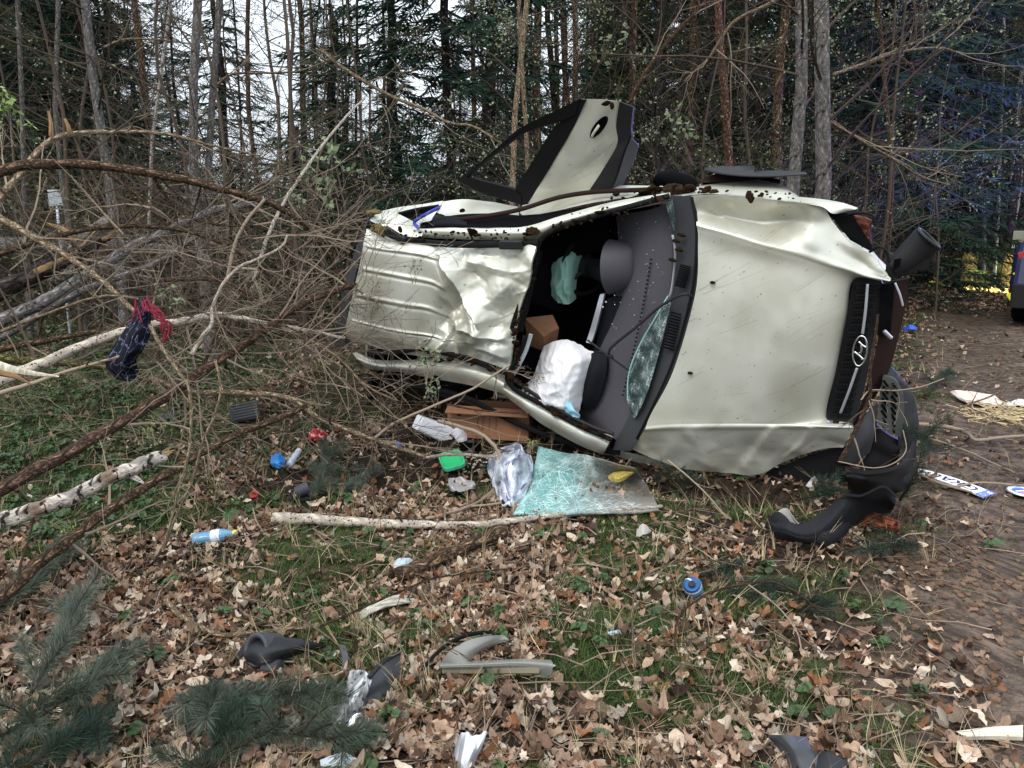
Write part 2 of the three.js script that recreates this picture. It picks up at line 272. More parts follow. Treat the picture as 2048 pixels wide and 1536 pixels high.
scatter('soil_clods', 'loose clods of dark churned soil', 'soil', [clodGeo], std({ roughness: 1 }), 5200, 8, (x, z) => clamp(1.3 * (gauss(Math.hypot(x + .78, z + 2.95), .27) + gauss(Math.hypot(x - 1.75, z + 3.05), .36)) + .04 + .06 * roadMask(x, z), 0, 1),
  (x, z) => { const g = rr(.6, 1.3) * (1 + 1.2 * roadMask(x, z)), s = rr(.003, .018); return [upright(x, z, s, s, s * .3), [.062 * g, .04 * g, .027 * g]]; }, 35);

// ---------------------------------------------------------------- the wood
const dirOf = (a, e) => new V3(Math.cos(a) * Math.cos(e), Math.sin(e), Math.sin(a) * Math.cos(e));
function limb(b, p, dir, len, r, depth, o) {       // a wandering limb with twigs; collects twig tips in o.tips
  const n = depth ? 6 : 4, pts = [p.clone()], d = dir.clone().normalize(), step = len / n;
  for (let k = 0; k < n; k++) { d.x += rr(-1, 1) * o.wander; d.y += rr(-1, 1) * o.wander + (o.rise || 0); d.z += rr(-1, 1) * o.wander; d.normalize(); pts.push(pts[k].clone().addScaledVector(d, step)); }
  b.tube(pts, (t) => Math.max(o.rmin || .0016, r * (1 - .8 * t)), r > .02 ? 6 : 3, { cap: false });
  if (o.tips) o.tips.push(pts[n], pts[n - 1]);
  if (!depth) return;
  const kids = Math.round(o.kids * rr(.7, 1.3));
  for (let k = 0; k < kids; k++) {
    const t = rr(.2, .98), i = Math.min(n - 1, Math.floor(t * n)), q = pts[i].clone().lerp(pts[i + 1], t * n - i), s = new V3(rr(-1, 1), rr(-1, 1) * (o.flat ?? .8), rr(-1, 1)).normalize();
    const nd = pts[i + 1].clone().sub(pts[i]).normalize().multiplyScalar(.75).addScaledVector(s, .8);
    limb(b, q, nd, len * rr(.3, .6) * (1 - .35 * t), r * .5 * (1 - .5 * t), depth - 1, o);
  }
}
const quadLeaf = (b, p, len, w, dir, roll) => {      // a slim leaf or needle spray
  const s = new V3().crossVectors(dir, roll).normalize().multiplyScalar(w), m = p.clone().addScaledVector(dir, len * .45), e = p.clone().addScaledVector(dir, len);
  const i0 = b.v(p.x, p.y, p.z, 0, 0), i1 = b.v(m.x + s.x, m.y + s.y, m.z + s.z, 1, .5), i2 = b.v(e.x, e.y, e.z, 0, 1), i3 = b.v(m.x - s.x, m.y - s.y, m.z - s.z, 0, .5); b.q(i0, i1, i2, i3);
};
const rv = () => new V3(rr(-1, 1), rr(-1, 1), rr(-1, 1)).normalize();
// pieces of a tree in its own axes: { trunk, branches, crown }
function treePieces(kind, H, r, lean, seed, o = {}) {
  reseed(seed); const T = new MB(), B = new MB(), C = new MB(), n = 14, pts = [];
  for (let k = 0; k <= n; k++) { const t = k / n; pts.push(new V3(lean.x * t * H + .2 * noise(t * 4, seed) * (o.wobble ?? 1), t * H - (k ? 0 : .25), lean.z * t * H + .2 * noise(t * 4, seed, 5))); }
  T.tube(pts, (t) => r * (1 - .72 * t) * (1 + .35 * gauss(t, .03)), 12, { bump: .06 });
  const at = (h) => { const t = clamp(h / H, 0, .999) * n, i = Math.floor(t); return pts[i].clone().lerp(pts[i + 1], t - i); };
  if (kind === 'spruce') {
    const from = o.from ?? .5;
    for (let h = from; h < H * .97; h += .26) { const k = h / H, L = (o.spread ?? 2.2) * Math.pow(1 - k, .8) * rr(.75, 1.15) + .2, m = o.sparse ? 3 : 5;
      for (let q = 0; q < m; q++) {
        const a = rr(0, TAU), p0 = at(h), e = rr(-.35, .05), bp = []; let p = p0.clone(), d = dirOf(a, e);
        for (let s = 0; s <= 6; s++) { bp.push(p.clone()); d.y += s < 3 ? -.06 : .07; d.normalize(); p.addScaledVector(d, L / 6); }
        B.tube(bp, (t) => .014 * (1 - .8 * t), 3, { cap: false });
        const cnt = Math.round(L * (o.leafy ?? 34) * 1.7);
        for (let c = 0; c < cnt; c++) { const t = Math.pow(rnd(), .75) * 5.99, i = Math.floor(t), q0 = bp[i].clone().lerp(bp[i + 1], t - i), side = new V3(-d.z, 0, d.x).multiplyScalar(rnd() < .5 ? -1 : 1), dd = d.clone().multiplyScalar(rr(.2, .8)).addScaledVector(side, rr(.3, 1)).add(new V3(0, rr(-.75, .15), 0)).normalize(); quadLeaf(C, q0, rr(.12, .32), rr(.008, .017), dd, rv()); }
      } }
  } else {
    const bare = kind === 'bare' || kind === 'birch', from = o.from ?? (bare ? 1.2 : 1.0), step = o.step ?? (bare ? .32 : .38), tips = [];
    for (let h = from; h < H * .96; h += step * rr(.6, 1.4)) { const k = h / H, L = (o.spread ?? (bare ? 2.4 : 1.5)) * rr(.5, 1.15) * (1 - .55 * k); limb(B, at(h), dirOf(rr(0, TAU), bare ? rr(.05, .8) : rr(-.35, .2)), L, r * (bare ? .2 : .10) * (1 - .5 * k) + .004, o.depth ?? 2, { wander: .16, kids: o.kids ?? 5, rise: bare ? .03 : -.015, flat: bare ? .8 : .3, tips: h < 9 ? tips : null }); }
    const lf = o.leaf ?? 0; for (const p of tips) for (let q = 0; q < lf; q++) quadLeaf(C, p.clone().addScaledVector(rv(), rr(0, .12)), rr(.018, .042), rr(.006, .013), rv(), rv());
    if (kind === 'pine') for (let q = 0; q < (o.tuft ?? 260); q++) { const h = H * rr(o.crownFrom ?? .45, 1), c = at(h).addScaledVector(dirOf(rr(0, TAU), rr(-.1, .4)), rr(.2, 1.7) * (1.15 - h / H)); for (let z = 0; z < 9; z++) quadLeaf(C, c, rr(.12, .26), rr(.006, .012), rv(), rv()); }
  }
  return { trunk: T.geometry(), branches: B.geometry(), crown: C.n ? C.geometry() : null };
}
function plantTree(name, label, category, kind, at, H, r, lean, seed, mats, o = {}, group) {
  const g = treePieces(kind, H, r, lean, seed, o), t = thing(name, label, category, at, group);
  add(new THREE.Mesh(g.trunk, mats[0]), 'trunk', t); add(new THREE.Mesh(g.branches, mats[1]), 'branches', t).userData.kind = 'stuff';
  if (g.crown) add(new THREE.Mesh(g.crown, mats[2]), 'crown', t).userData.kind = 'stuff';
  return t;
}
const leanOf = (xt, xb, yb, d) => { const b = U(xb, yb, d), t = U(xt, 0, d * .925), h = t.y - b.y; return new V3((t.x - b.x) / h, 0, 0); };
const foot = (px, d) => { const p = U(px, 640, d); return onGround(p.x, -Math.abs(p.z)); };
const olive = leafMat(.062, .064, .024), oliveBrown = leafMat(.072, .058, .034);
// trunks that stand out in the photograph: [name, label, kind, x at the top edge, x at its foot, depth, half width px, height, bark, options]
const standing = [
  ['slim_tree', 'slim pale grey trunk at the edge of the wood, first on its side', 'pine', 32, 62, 9.5, 5.0, 13, 'barkGrey', { kids: 4, spread: 1.6 }],
  ['slim_tree', 'slim grey trunk just behind the raised broken stubs of the fallen bough', 'pine', 108, 150, 9, 5.0, 13, 'barkGrey', { kids: 4 }],
  ['pale_tree', 'pale grey spotted trunk turning reddish low down, behind the arching bough', 'bare', 196, 246, 7.2, 9.3, 13, 'barkGrey', { kids: 4, spread: 2.1, step: .42 }],
  ['forked_tree', 'pale grey forked trunk turning red brown at its foot, beside the fallen logs', 'bare', 392, 414, 7.6, 9.3, 13, 'barkGrey', { kids: 4, spread: 2.4, step: .4 }],
  ['forked_tree', 'second pale stem of the forked grey trunk behind the fallen logs', 'bare', 436, 416, 7.65, 7.4, 12, 'barkGrey', { kids: 4, spread: 2.2, step: .5 }],
  ['thin_tree', 'thin spotted birch stem standing between the pale trunk and the forked trunk', 'birch', 322, 284, 11, 3.7, 12, 'birch', { kids: 3 }],
  ['thin_tree', 'thin brown pine stem under the open sky, bare below', 'pine', 508, 520, 11, 5.0, 14, 'barkBrown', { kids: 5, spread: 1.9, crownFrom: .62 }],
  ['thin_tree', 'thin dark stem with level twigs against the white sky', 'pine', 566, 570, 12, 3.1, 12, 'barkDark', { kids: 6, spread: 2.2, step: .28, crownFrom: .8, flat: .2 }],
  ['thin_tree', 'thin dark pole standing clear of the spruce, against the sky', 'pine', 726, 727, 12.5, 3.1, 13, 'barkDark', { kids: 5, spread: 1.5, crownFrom: .8 }],
  ['spruce_tree', 'dark blue green spruce with a straight trunk behind the roof of the wreck', 'spruce', 886, 897, 11, 9.3, 15, 'barkDark', { from: 1.7, spread: 2.4, leafy: 36 }],
  ['mossy_tree', 'mossy brown trunk framed inside the window of the open car door', 'bare', 1048, 1024, 8.5, 6.2, 12, 'barkTan', { kids: 4, spread: 1.8, leaf: 3 }],
  ['mossy_tree', 'brown stem close beside the open car door, behind the mossy trunk', 'bare', 1052, 1064, 9, 5.0, 12, 'barkTan', { kids: 4, spread: 1.8, leaf: 3 }],
  ['mossy_tree', 'grey brown stem half hidden by the upright car door', 'bare', 1150, 1158, 9.4, 6.2, 12, 'barkBrown', { kids: 4, spread: 2.0, leaf: 5 }],
  ['thin_tree', 'very thin larch like stem left of the leaning pale sapling', 'pine', 470, 476, 13, 2.5, 12, 'barkDark', { kids: 7, spread: 2.6, step: .24, crownFrom: .85, tuft: 60 }],
  ['thin_tree', 'very thin stem rising behind the top of the leaning pale sapling', 'pine', 640, 636, 13.5, 2.5, 12, 'barkDark', { kids: 7, spread: 2.6, step: .24, crownFrom: .85, tuft: 60 }],
  ['thin_tree', 'thin bare stem in the sky gap beside the blue green spruce', 'pine', 690, 694, 14.5, 2.5, 12, 'barkDark', { kids: 7, spread: 2.4, step: .26, crownFrom: .85, tuft: 60 }],
  ['red_pine', 'red barked pine trunk with crumbly plates behind the wheel of the wreck', 'pine', 1440, 1462, 13, 9.3, 15, 'barkRed', { kids: 5, crownFrom: .42 }],
  ['red_pine', 'narrower red pine trunk seen above the car door', 'pine', 1134, 1150, 15, 6.2, 15, 'barkRed', { kids: 5, crownFrom: .4 }],
  ['grey_tree', 'thick grey trunk with a mossy side, the thinner of the close pair behind the bonnet', 'bare', 1594, 1583, 7.9, 13, 13, 'barkGrey', { kids: 5, spread: 2.6, from: 2.6, leaf: 2 }],
  ['grey_tree', 'thickest smooth grey trunk, lit blue at its foot, behind the bonnet', 'bare', 1650, 1632, 7.5, 16, 13, 'barkGrey', { kids: 6, spread: 2.8, from: 1.5, leaf: 3 }],
  ['dark_tree', 'tall dark trunk beside the track with blue light on its foot', 'bare', 1950, 1932, 18, 12.4, 15, 'barkDark', { kids: 6, spread: 2.6, leaf: 4 }],
  ['birch_tree', 'thin birch stem just past the tall dark trunk by the track', 'birch', 2000, 1972, 18.5, 3.7, 11, 'birch', { kids: 5, leaf: 2 }],
  ['birch_tree', 'leaning thin birch stem nearest the yellow striped vehicle', 'birch', 2050, 1996, 19, 3.7, 11, 'birch', { kids: 5, leaf: 2 }],
  ['birch_tree', 'short pale stem lit yellow at its foot, first past the tall dark trunk', 'birch', 1950, 1952, 18.8, 3.5, 7, 'birch', { kids: 3, depth: 1 }],
  ['birch_tree', 'pale stem lit yellow, just before the mirror of the rescue vehicle', 'birch', 2040, 2013, 18.6, 3, 8, 'birch', { kids: 3, depth: 1 }],
  ['birch_tree', 'thin pale stem lit yellow at the near side of the tall dark trunk', 'birch', 1930, 1922, 19.2, 3, 7, 'birch', { kids: 3, depth: 1 }],
  ['thin_tree', 'slender bare stem in front of the dark spruces beyond the bonnet', 'bare', 1760, 1778, 11, 4.3, 10, 'barkBrown', { kids: 6, spread: 2.6, leaf: 4, from: .8 }],
];
standing.forEach(([name, label, kind, xt, xb, d, hw, H, bk, o], i) => {
  const at = foot(xb, d), depth = d, yb = 640, lean = leanOf(xt, xb, 560, depth);
  plantTree(name, label, 'tree', kind, at, H, hw / FOCAL * d, lean, 100 + i, [M[bk], bk === 'barkDark' || bk === 'barkRed' ? M.twigFar : M.twig, kind === 'spruce' ? M.spruce : kind === 'pine' ? M.pineNeedle : M.bud], o);
});
// dark spruces and leafy trees that read as single dark crowns: [label, x, depth, height, spread, material, kind, options, name]
const crowns = [
  ['broad dark spruce behind the grille end of the wreck', 1770, 13.5, 15, 2.9, 'spruce'], ['dark spruce between the two thick grey trunks and the tall dark trunk', 1840, 18, 17, 3.0, 'spruce'],
  ['dense low spruce with boughs to the ground beside the track', 1715, 17, 13, 3.0, 'spruce'], ['dark spruce at the end of the track, past the thin birches', 2040, 25, 16, 2.8, 'spruce'],
  ['tall dark spruce at the dim edge of the wood, behind the first slim trunk', 60, 16, 17, 2.8, 'spruce'], ['dark spruce behind the pale spotted trunk', 235, 17, 13, 2.3, 'spruce'],
  ['small blue green spruce beside the dark straight spruce', 800, 14, 7.5, 1.8, 'spruce'], ['thin dark spruce right of the wreck door window', 985, 16, 12, 1.6, 'spruce2'],
  ['green spruce deep in the wood above the wreck door', 1240, 19, 15, 2.4, 'spruce2'], ['dull green spruce behind the red barked pine', 1390, 18, 14, 2.4, 'spruce2'],
  ['shaded spruce low behind the fallen logs', 480, 14, 5.5, 1.7, 'spruce'], ['small shaded spruce above the roof of the wreck', 690, 12, 4.6, 1.5, 'spruce2'], ['young spruce at the back of the branch pile', 600, 9.5, 2.6, 1.0, 'spruce2'],
];
crowns.forEach(([label, px, d, H, sp, m], i) => plantTree('spruce_tree', label, 'tree', 'spruce', foot(px, d), H, .11 + H * .004, new V3(), 200 + i, [M.barkDark, M.twigFar, M[m]], { spread: sp, from: px > 1790 ? 2.4 : .4, leafy: 34 }));
// trees with the first small leaves, told apart by nothing: one built, the rest copies
{
  const spots = [[150, 20, 0], [330, 16, 1], [640, 22, 1], [950, 19, 1], [1100, 18, 0], [1180, 21, 1], [1300, 13, 0], [1350, 16, 1], [1480, 17, 0], [1530, 13.5, 1], [1420, 21, 0], [1250, 15, 1], [1690, 20, 0], [1890, 21, 1], [1990, 17, 0], [20, 13, 0], [1070, 13.5, 1], [1570, 19, 1], [2100, 15, 0], [-30, 18, 1]];
  const protos = [0, 1].map((k) => null);
  spots.forEach(([px, d, k], i) => {
    const label = k ? 'slim bare tree with brown twigs and specks of young leaf in the mid wood' : 'slim bare tree with olive specks of young leaf in the mid wood', grp = k ? 'brown twigged trees in the mid wood' : 'olive specked trees in the mid wood';
    const at = foot(px, d);
    if (!protos[k]) protos[k] = plantTree('woodland_tree', label, 'tree', 'bare', at, 12 + k, .085, new V3(k ? .02 : -.015, 0, 0), 300 + k, [k ? M.barkBrown : M.barkDark, M.twigFar, k ? oliveBrown : olive], { leaf: 6, kids: 6, spread: 2.6, step: .28, from: .9 }, grp);
    else { const c = protos[k].clone(); c.name = numbered('woodland_tree'); c.position.copy(at); c.rotation.y = i * 1.9; c.scale.setScalar(.85 + .35 * ((i * 7) % 5) / 4); scene.add(c); c.userData = { ...protos[k].userData }; }
  });
}
// young thin saplings at the edge of the wood
{
  const bare = (k) => treePieces('bare', 5.2, .022, new V3(k * .05 - .04, 0, .03), 340 + k, { from: .4, spread: 1.3, step: .2, kids: 4, depth: 1, leaf: 1 });
  const spots = [[520, 8], [590, 7.4], [640, 8.6], [470, 7.2], [380, 9], [300, 7.6], [160, 7.8], [700, 8.8], [770, 9.6], [560, 9.8], [90, 9], [1500, 9.5], [1700, 9.2], [1760, 9.8], [1860, 11.5], [1390, 10.5], [230, 10], [660, 10.5]];
  const g = [0, 1, 2].map(bare), protos = [];
  spots.forEach(([px, d], i) => {
    const k = i % 3; let t;
    if (!protos[k]) { t = protos[k] = new THREE.Group(); add(new THREE.Mesh(g[k].trunk, M.twig), 'trunk', t); add(new THREE.Mesh(g[k].branches, M.twig), 'branches', t).userData.kind = 'stuff'; add(new THREE.Mesh(g[k].crown, M.bud), 'buds', t).userData.kind = 'stuff'; } else t = protos[k].clone();
    t.name = numbered('bare_sapling'); t.position.copy(foot(px, d)); t.rotation.y = i * 2.3; t.scale.setScalar(.8 + .5 * ((i * 3) % 7) / 6); scene.add(t);
    tag(t, 'thin bare sapling with a few pale buds in the brush behind the wreck', 'sapling', 'bare saplings in the brush');
  });
}
// brush and the far wood: masses nobody could count
{
  const brush = [0, 1, 2].map((k) => { reseed(360 + k); const b = new MB(); for (let i = 0; i < 16; i++) limb(b, new V3(rr(-.5, .5), -.05, rr(-.5, .5)), dirOf(rr(0, TAU), rr(.5, 1.4)), rr(1.0, 2.3), .008, 2, { wander: .2, kids: 5, rmin: .0022 }); return b.geometry(); });
  const leafy = (() => { reseed(370); const b = new MB(); for (let i = 0; i < 900; i++) quadLeaf(b, new V3(rr(-.8, .8), Math.pow(rnd(), .7) * 1.9, rr(-.8, .8)), rr(.03, .06), rr(.012, .022), rv(), rv()); return b.geometry(); })();
  const gs = [brush[0], brush[1], brush[2], leafy], cols = [[.085, .068, .056], [.068, .055, .045], [.11, .09, .07], [.065, .074, .034]], lists = [[], [], [], []];
  reseed(380);
  for (let i = 0; i < 500; i++) {
    const d = 8.2 + 18 * Math.pow(rnd(), .9), px = rr(-120, 2170); if (px > 1640 && d < 13.8 + (px - 1700) * .006) continue; if (px > 1830 && d < 19.5) continue; if (px < 720 && d < 10.5 && rnd() < .6) continue;
    const p = foot(px, d), k = Math.min(3, Math.floor(rnd() * 4.4) % 4), s = rr(.7, 1.35) * (d > 14 ? 1.25 : 1), j = rr(.6, 1.2);
    lists[k].push([new THREE.Matrix4().compose(p, new THREE.Quaternion().setFromEuler(new THREE.Euler(0, rr(0, TAU), 0)), new V3(s, s * rr(.6, 1.15), s)), cols[k].map((v) => v * j)]);
  }
  const g = new THREE.Group(); g.name = 'undergrowth'; g.userData = { kind: 'stuff', label: 'tangled brown brush and bare shrubs filling the wood behind the wreck', category: 'undergrowth' }; scene.add(g);
  gs.forEach((geo, k) => { const m = new THREE.InstancedMesh(geo, std({ roughness: 1 }), lists[k].length), c = new THREE.Color(); lists[k].forEach(([q, r], i) => { m.setMatrixAt(i, q); m.setColorAt(i, c.setRGB(...r)); }); add(m, k < 3 ? 'bare_brush' : 'brush_leaves', g); m.userData.kind = 'stuff'; });

  const far = new THREE.Group(); far.name = 'far_wood'; far.userData = { kind: 'stuff', label: 'dense far wood of spruce and pine closing the view', category: 'far wood' }; scene.add(far);
  const kinds = [treePieces('spruce', 15, .14, new V3(), 390, { spread: 2.5, from: .6, leafy: 24 }), treePieces('pine', 17, .15, new V3(.01, 0, 0), 391, { kids: 3, tuft: 260, crownFrom: .35, depth: 1 }), treePieces('bare', 13, .1, new V3(-.02, 0, 0), 392, { leaf: 3, kids: 4 })];
  const mats = [[M.barkDark, M.twigFar, M.spruce], [M.barkRed, M.twigFar, M.spruce2], [M.barkBrown, M.twigFar, oliveBrown]];
  reseed(395); const spots = [[], [], []];
  for (let i = 0; i < 230; i++) {
    const px = rr(-250, 2300), d = 22 + 38 * Math.pow(rnd(), .8), open = Math.min(1, gauss(px - 560, 300) + .5 * gauss(px - 900, 120)); if (rnd() < open * .78) continue;
    const p = foot(px, d), s = rr(.75, 1.15) * lerp(1, d / 30 * rr(.34, .62), open), m = new THREE.Matrix4().compose(p, new THREE.Quaternion().setFromEuler(new THREE.Euler(0, rr(0, TAU), 0)), new V3(s, s, s)); spots[(px > 1150 || px < 250 ? rnd() < .62 : rnd() < .4) ? 0 : rnd() < .5 ? 1 : 2].push(m);
  }
  for (let i = 0; i < 95; i++) { const px = rnd() < .72 ? rr(1180, 2300) : rr(-250, 330), d = rr(18.5, 30); if (px > 1880 && d < 21) continue; const p = foot(px, d), s = rr(.45, .95); spots[0].push(new THREE.Matrix4().compose(p, new THREE.Quaternion().setFromEuler(new THREE.Euler(0, rr(0, TAU), 0)), new V3(s * 1.1, s, s * 1.1))); }
  kinds.forEach((k, i) => ['trunk', 'branches', 'crown'].forEach((part, j) => { const m = new THREE.InstancedMesh(k[part], mats[i][j], spots[i].length); spots[i].forEach((q, n) => m.setMatrixAt(n, q)); add(m, 'far_' + part, far); m.userData.kind = 'stuff'; }));
}

// ---------------------------------------------------------------- the wrecked car on its side
// car axes: CF forward, CL its left (now up), CN its roof side (towards the track); CO lies on the middle of the bonnet's rear edge
const CF = new V3(Math.cos(25 * R), 0, Math.sin(25 * R)), CN = new V3(-Math.sin(25 * R), 0, Math.cos(25 * R)), CL = new V3(0, 1, 0);
{ const f = CF.clone(), l = CL.clone(), a = 13 * R, b = 8 * R; CF.copy(f).multiplyScalar(Math.cos(a)).addScaledVector(l, -Math.sin(a)); const l1 = l.multiplyScalar(Math.cos(a)).addScaledVector(f, Math.sin(a)), n = CN.clone();
  CL.copy(l1).multiplyScalar(Math.cos(b)).addScaledVector(n, Math.sin(b)); CN.copy(n).multiplyScalar(Math.cos(b)).addScaledVector(l1, -Math.sin(b)); }
const CO = U(1325, 650, 4.15);
const carAt = (x, l, n) => CO.clone().addScaledVector(CF, x).addScaledVector(CL, l).addScaledVector(CN, n);
const carOf = (p) => { const q = p.clone().sub(CO); return [q.dot(CF), q.dot(CL), q.dot(CN)]; };
const K = (px, py, n = 0) => { const d = ray(px, py), e = new V3(0, EYE, 0); return e.addScaledVector(d, (CO.dot(CN) + n - EYE * CN.y) / d.dot(CN)); };
const carQuat = new THREE.Quaternion().setFromRotationMatrix(new THREE.Matrix4().makeBasis(CF, CL, CN));
const crv = (a, b, c, d, t) => .5 * (2 * b + (c - a) * t + (2 * a - 5 * b + 4 * c - d) * t * t + (3 * b - a - 3 * c + d) * t * t * t);
const ext = (l, i) => (i < 0 ? 2 * l[0] - l[1] : i >= l.length ? 2 * l[l.length - 1] - l[l.length - 2] : l[i]);
// a pressed sheet through a net of points; thickness behind; o.dent(u, v, X, L) moves it along the roof direction
function sheet(rows, o = {}) {
  const pts = rows.map((r) => r.map((p) => (p.isVector3 ? p : (o.at || K)(...p)))), nr = pts.length, nc = pts[0].length, sv = o.sv || 8, su = o.su || 8, back = o.dir || CN, th = o.thick ?? .006;
  const H = (nr - 1) * sv, W = (nc - 1) * su, b = new MB();
  const colPts = []; for (let i = 0; i <= W; i++) { const t = i / su, k = Math.min(nc - 2, Math.floor(t)), f = t - k; colPts.push(pts.map((r) => { const q = [-1, 0, 1, 2].map((d) => { const j = k + d; return j < 0 ? r[0].clone().multiplyScalar(2).sub(r[1]) : j >= nc ? r[nc - 1].clone().multiplyScalar(2).sub(r[nc - 2]) : r[j]; }); return new V3(crv(q[0].x, q[1].x, q[2].x, q[3].x, f), crv(q[0].y, q[1].y, q[2].y, q[3].y, f), crv(q[0].z, q[1].z, q[2].z, q[3].z, f)); })); }
  for (let side = 0; side < 2; side++) for (let j = 0; j <= H; j++) for (let i = 0; i <= W; i++) {
    const t = j / sv, k = Math.min(nr - 2, Math.floor(t)), f = t - k, c = colPts[i], q = [-1, 0, 1, 2].map((d) => { const m = k + d; return m < 0 ? c[0].clone().multiplyScalar(2).sub(c[1]) : m >= nr ? c[nr - 1].clone().multiplyScalar(2).sub(c[nr - 2]) : c[m]; });
    const p = new V3(crv(q[0].x, q[1].x, q[2].x, q[3].x, f), crv(q[0].y, q[1].y, q[2].y, q[3].y, f), crv(q[0].z, q[1].z, q[2].z, q[3].z, f)), a = carOf(p);
    if (o.dent) p.addScaledVector(back, o.dent(i / su, t, a[0], a[1]));
    if (side) p.addScaledVector(back, -th);
    b.v(p.x, p.y, p.z, o.uv ? o.uv(a, i / W, j / H)[0] : a[0], o.uv ? o.uv(a, i / W, j / H)[1] : a[1]);
  }
  const w = W + 1, off = w * (H + 1);
  for (let j = 0; j < H; j++) for (let i = 0; i < W; i++) { const a = j * w + i; b.q(a, a + w, a + w + 1, a + 1); b.q(off + a, off + a + 1, off + a + w + 1, off + a + w); }
  const rim = []; for (let i = 0; i < W; i++) rim.push(i); for (let j = 0; j < H; j++) rim.push(j * w + W); for (let i = W; i > 0; i--) rim.push(H * w + i); for (let j = H; j > 0; j--) rim.push(j * w);
  const rb = b.n; for (const r of rim) for (const s of [0, off]) { const k = (r + s) * 3, m = (r + s) * 2; b.v(b.p[k], b.p[k + 1], b.p[k + 2], b.u[m], b.u[m + 1]); }
  for (let k = 0; k < rim.length; k++) { const a = rb + k * 2, c = rb + ((k + 1) % rim.length) * 2; b.q(a, c, c + 1, a + 1); }
  return b;
}
// a flat plate with an outline, extruded away from dir
function plate(outline, th, dir = CN, at = K) {
  const p = outline.map((q) => (q.isVector3 ? q : at(...q))), flat = outline.map((q, i) => { const v = p[i].clone().sub(new V3(0, EYE, 0)); return new THREE.Vector2(v.x / -v.z, v.y / -v.z); });
  const tri = THREE.ShapeUtils.triangulateShape(flat, []), b = new MB(), n = p.length;
  for (let s = 0; s < 2; s++) p.forEach((v) => { const a = carOf(v); b.v(v.x - dir.x * th * s, v.y - dir.y * th * s, v.z - dir.z * th * s, a[0], a[1]); });
  for (const [x, y, z] of tri) { b.t(x, y, z); b.t(n + x, n + z, n + y); }
  const r0 = b.n; for (let k = 0; k < n; k++) for (let s = 0; s < 2; s++) { const v = p[k]; b.v(v.x - dir.x * th * s, v.y - dir.y * th * s, v.z - dir.z * th * s, k, s); }
  for (let k = 0; k < n; k++) { const a = r0 + k * 2, c = r0 + ((k + 1) % n) * 2; b.q(a, a + 1, c + 1, c); }
  return b;
}
const tubeK = (b, pts, r, sides = 6, o) => b.tube(smooth(pts.map((p) => (p.isVector3 ? p : K(...p))), (o?.n) || pts.length * 5), r, sides, o);

const clodLow = new THREE.IcosahedronGeometry(1, 0);
// paint: pale champagne, with mud flecks, scratches and grime that belong to the panels
const grime = (seed, scratches) => canvas(1024, 1024, (g, w, h) => {
  reseed(seed); g.fillStyle = '#fff'; g.fillRect(0, 0, w, h);
  for (let k = 0; k < 300; k++) { const r = rr(20, 140), x = rr(0, w), y = rr(0, h), q = g.createRadialGradient(x, y, 0, x, y, r); const a = rr(.02, .10); q.addColorStop(0, `rgba(110,100,70,${a})`); q.addColorStop(1, 'rgba(110,100,70,0)'); g.fillStyle = q; g.fillRect(x - r, y - r, 2 * r, 2 * r); }
  for (let k = 0; k < 22; k++) { const x = rr(0, w), y = rr(0, h), l = rr(30, 260), n = Math.floor(rr(3, 14)); for (let q = 0; q < n; q++) { g.strokeStyle = `rgba(104,92,66,${rr(.02, .09)})`; g.lineWidth = rr(1, 5); g.beginPath(); const o = rr(-14, 14); g.moveTo(x + o, y + o * .6); g.lineTo(x + o + l * rr(.3, 1) * .8, y + o * .6 - l * rr(.3, 1) * .55); g.stroke(); } }
  for (let k = 0; k < scratches; k++) { const x = rr(0, w), y = rr(0, h), l = rr(10, 130), a = rr(-.9, -.5); g.strokeStyle = rnd() < .35 ? `rgba(255,255,250,${rr(.2, .6)})` : `rgba(70,65,50,${rr(.1, .45)})`; g.lineWidth = rr(.5, 1.5); g.beginPath(); g.moveTo(x, y); g.quadraticCurveTo(x + l * .5 * Math.cos(a) + rr(-3, 3), y + l * .5 * Math.sin(a), x + l * Math.cos(a), y + l * Math.sin(a)); g.stroke(); }
  for (let k = 0; k < 300; k++) { const x = rr(0, w), y = rr(0, h); g.fillStyle = `rgba(60,54,40,${rr(.15, .7)})`; g.beginPath(); g.ellipse(x, y, rr(.6, 1.8), rr(.6, 3.4) * (rnd() < .15 ? 2 : 1), rr(.5, 1.1), 0, TAU); g.fill(); }
});
const PAINT = { color: lin(.66, .66, .585), metalness: .3, roughness: .36, clearcoat: .32, clearcoatRoughness: .14, side: THREE.DoubleSide };
const rough = tex(256, 256, (u, v) => { const a = .30 + .5 * Math.abs(tf(u, v, 6, 6, 3, 5)); return [0, a + .15, 0]; });
const paintMat = (seed, n) => { const t = grime(seed, n); t.repeat.set(.62, .55); return new THREE.MeshPhysicalMaterial({ ...PAINT, map: t, roughnessMap: rough, roughness: .75 }); };
M.paint = paintMat(51, 60); M.paintHood = paintMat(52, 150);
M.plastic = std({ color: lin(.014, .014, .016), roughness: .55, specularIntensity: .5 });
const grainBump = tex(128, 128, (u, v) => grey(.5 + tf(u, v, 60, 60, 2, 2)));
M.dash = std({ color: lin(.078, .074, .088), roughness: .65, bumpMap: grainBump, bumpScale: .0006 });
M.dashDark = std({ color: lin(.010, .011, .015), roughness: .7 });
M.greyPlastic = std({ color: lin(.048, .05, .055), roughness: .5, specularIntensity: .5 });
M.rubber = std({ color: lin(.008, .008, .0085), roughness: .75 });
M.black = std({ color: lin(.003, .003, .0035), roughness: .95, specularIntensity: .1 });
M.lining = std({ color: lin(.014, .013, .015), roughness: 1, specularIntensity: .1 });
M.seat = std({ color: lin(.012, .012, .016), roughness: 1, specularIntensity: .1 });
M.silver = std({ color: lin(.55, .57, .62), metalness: .7, roughness: .38 });
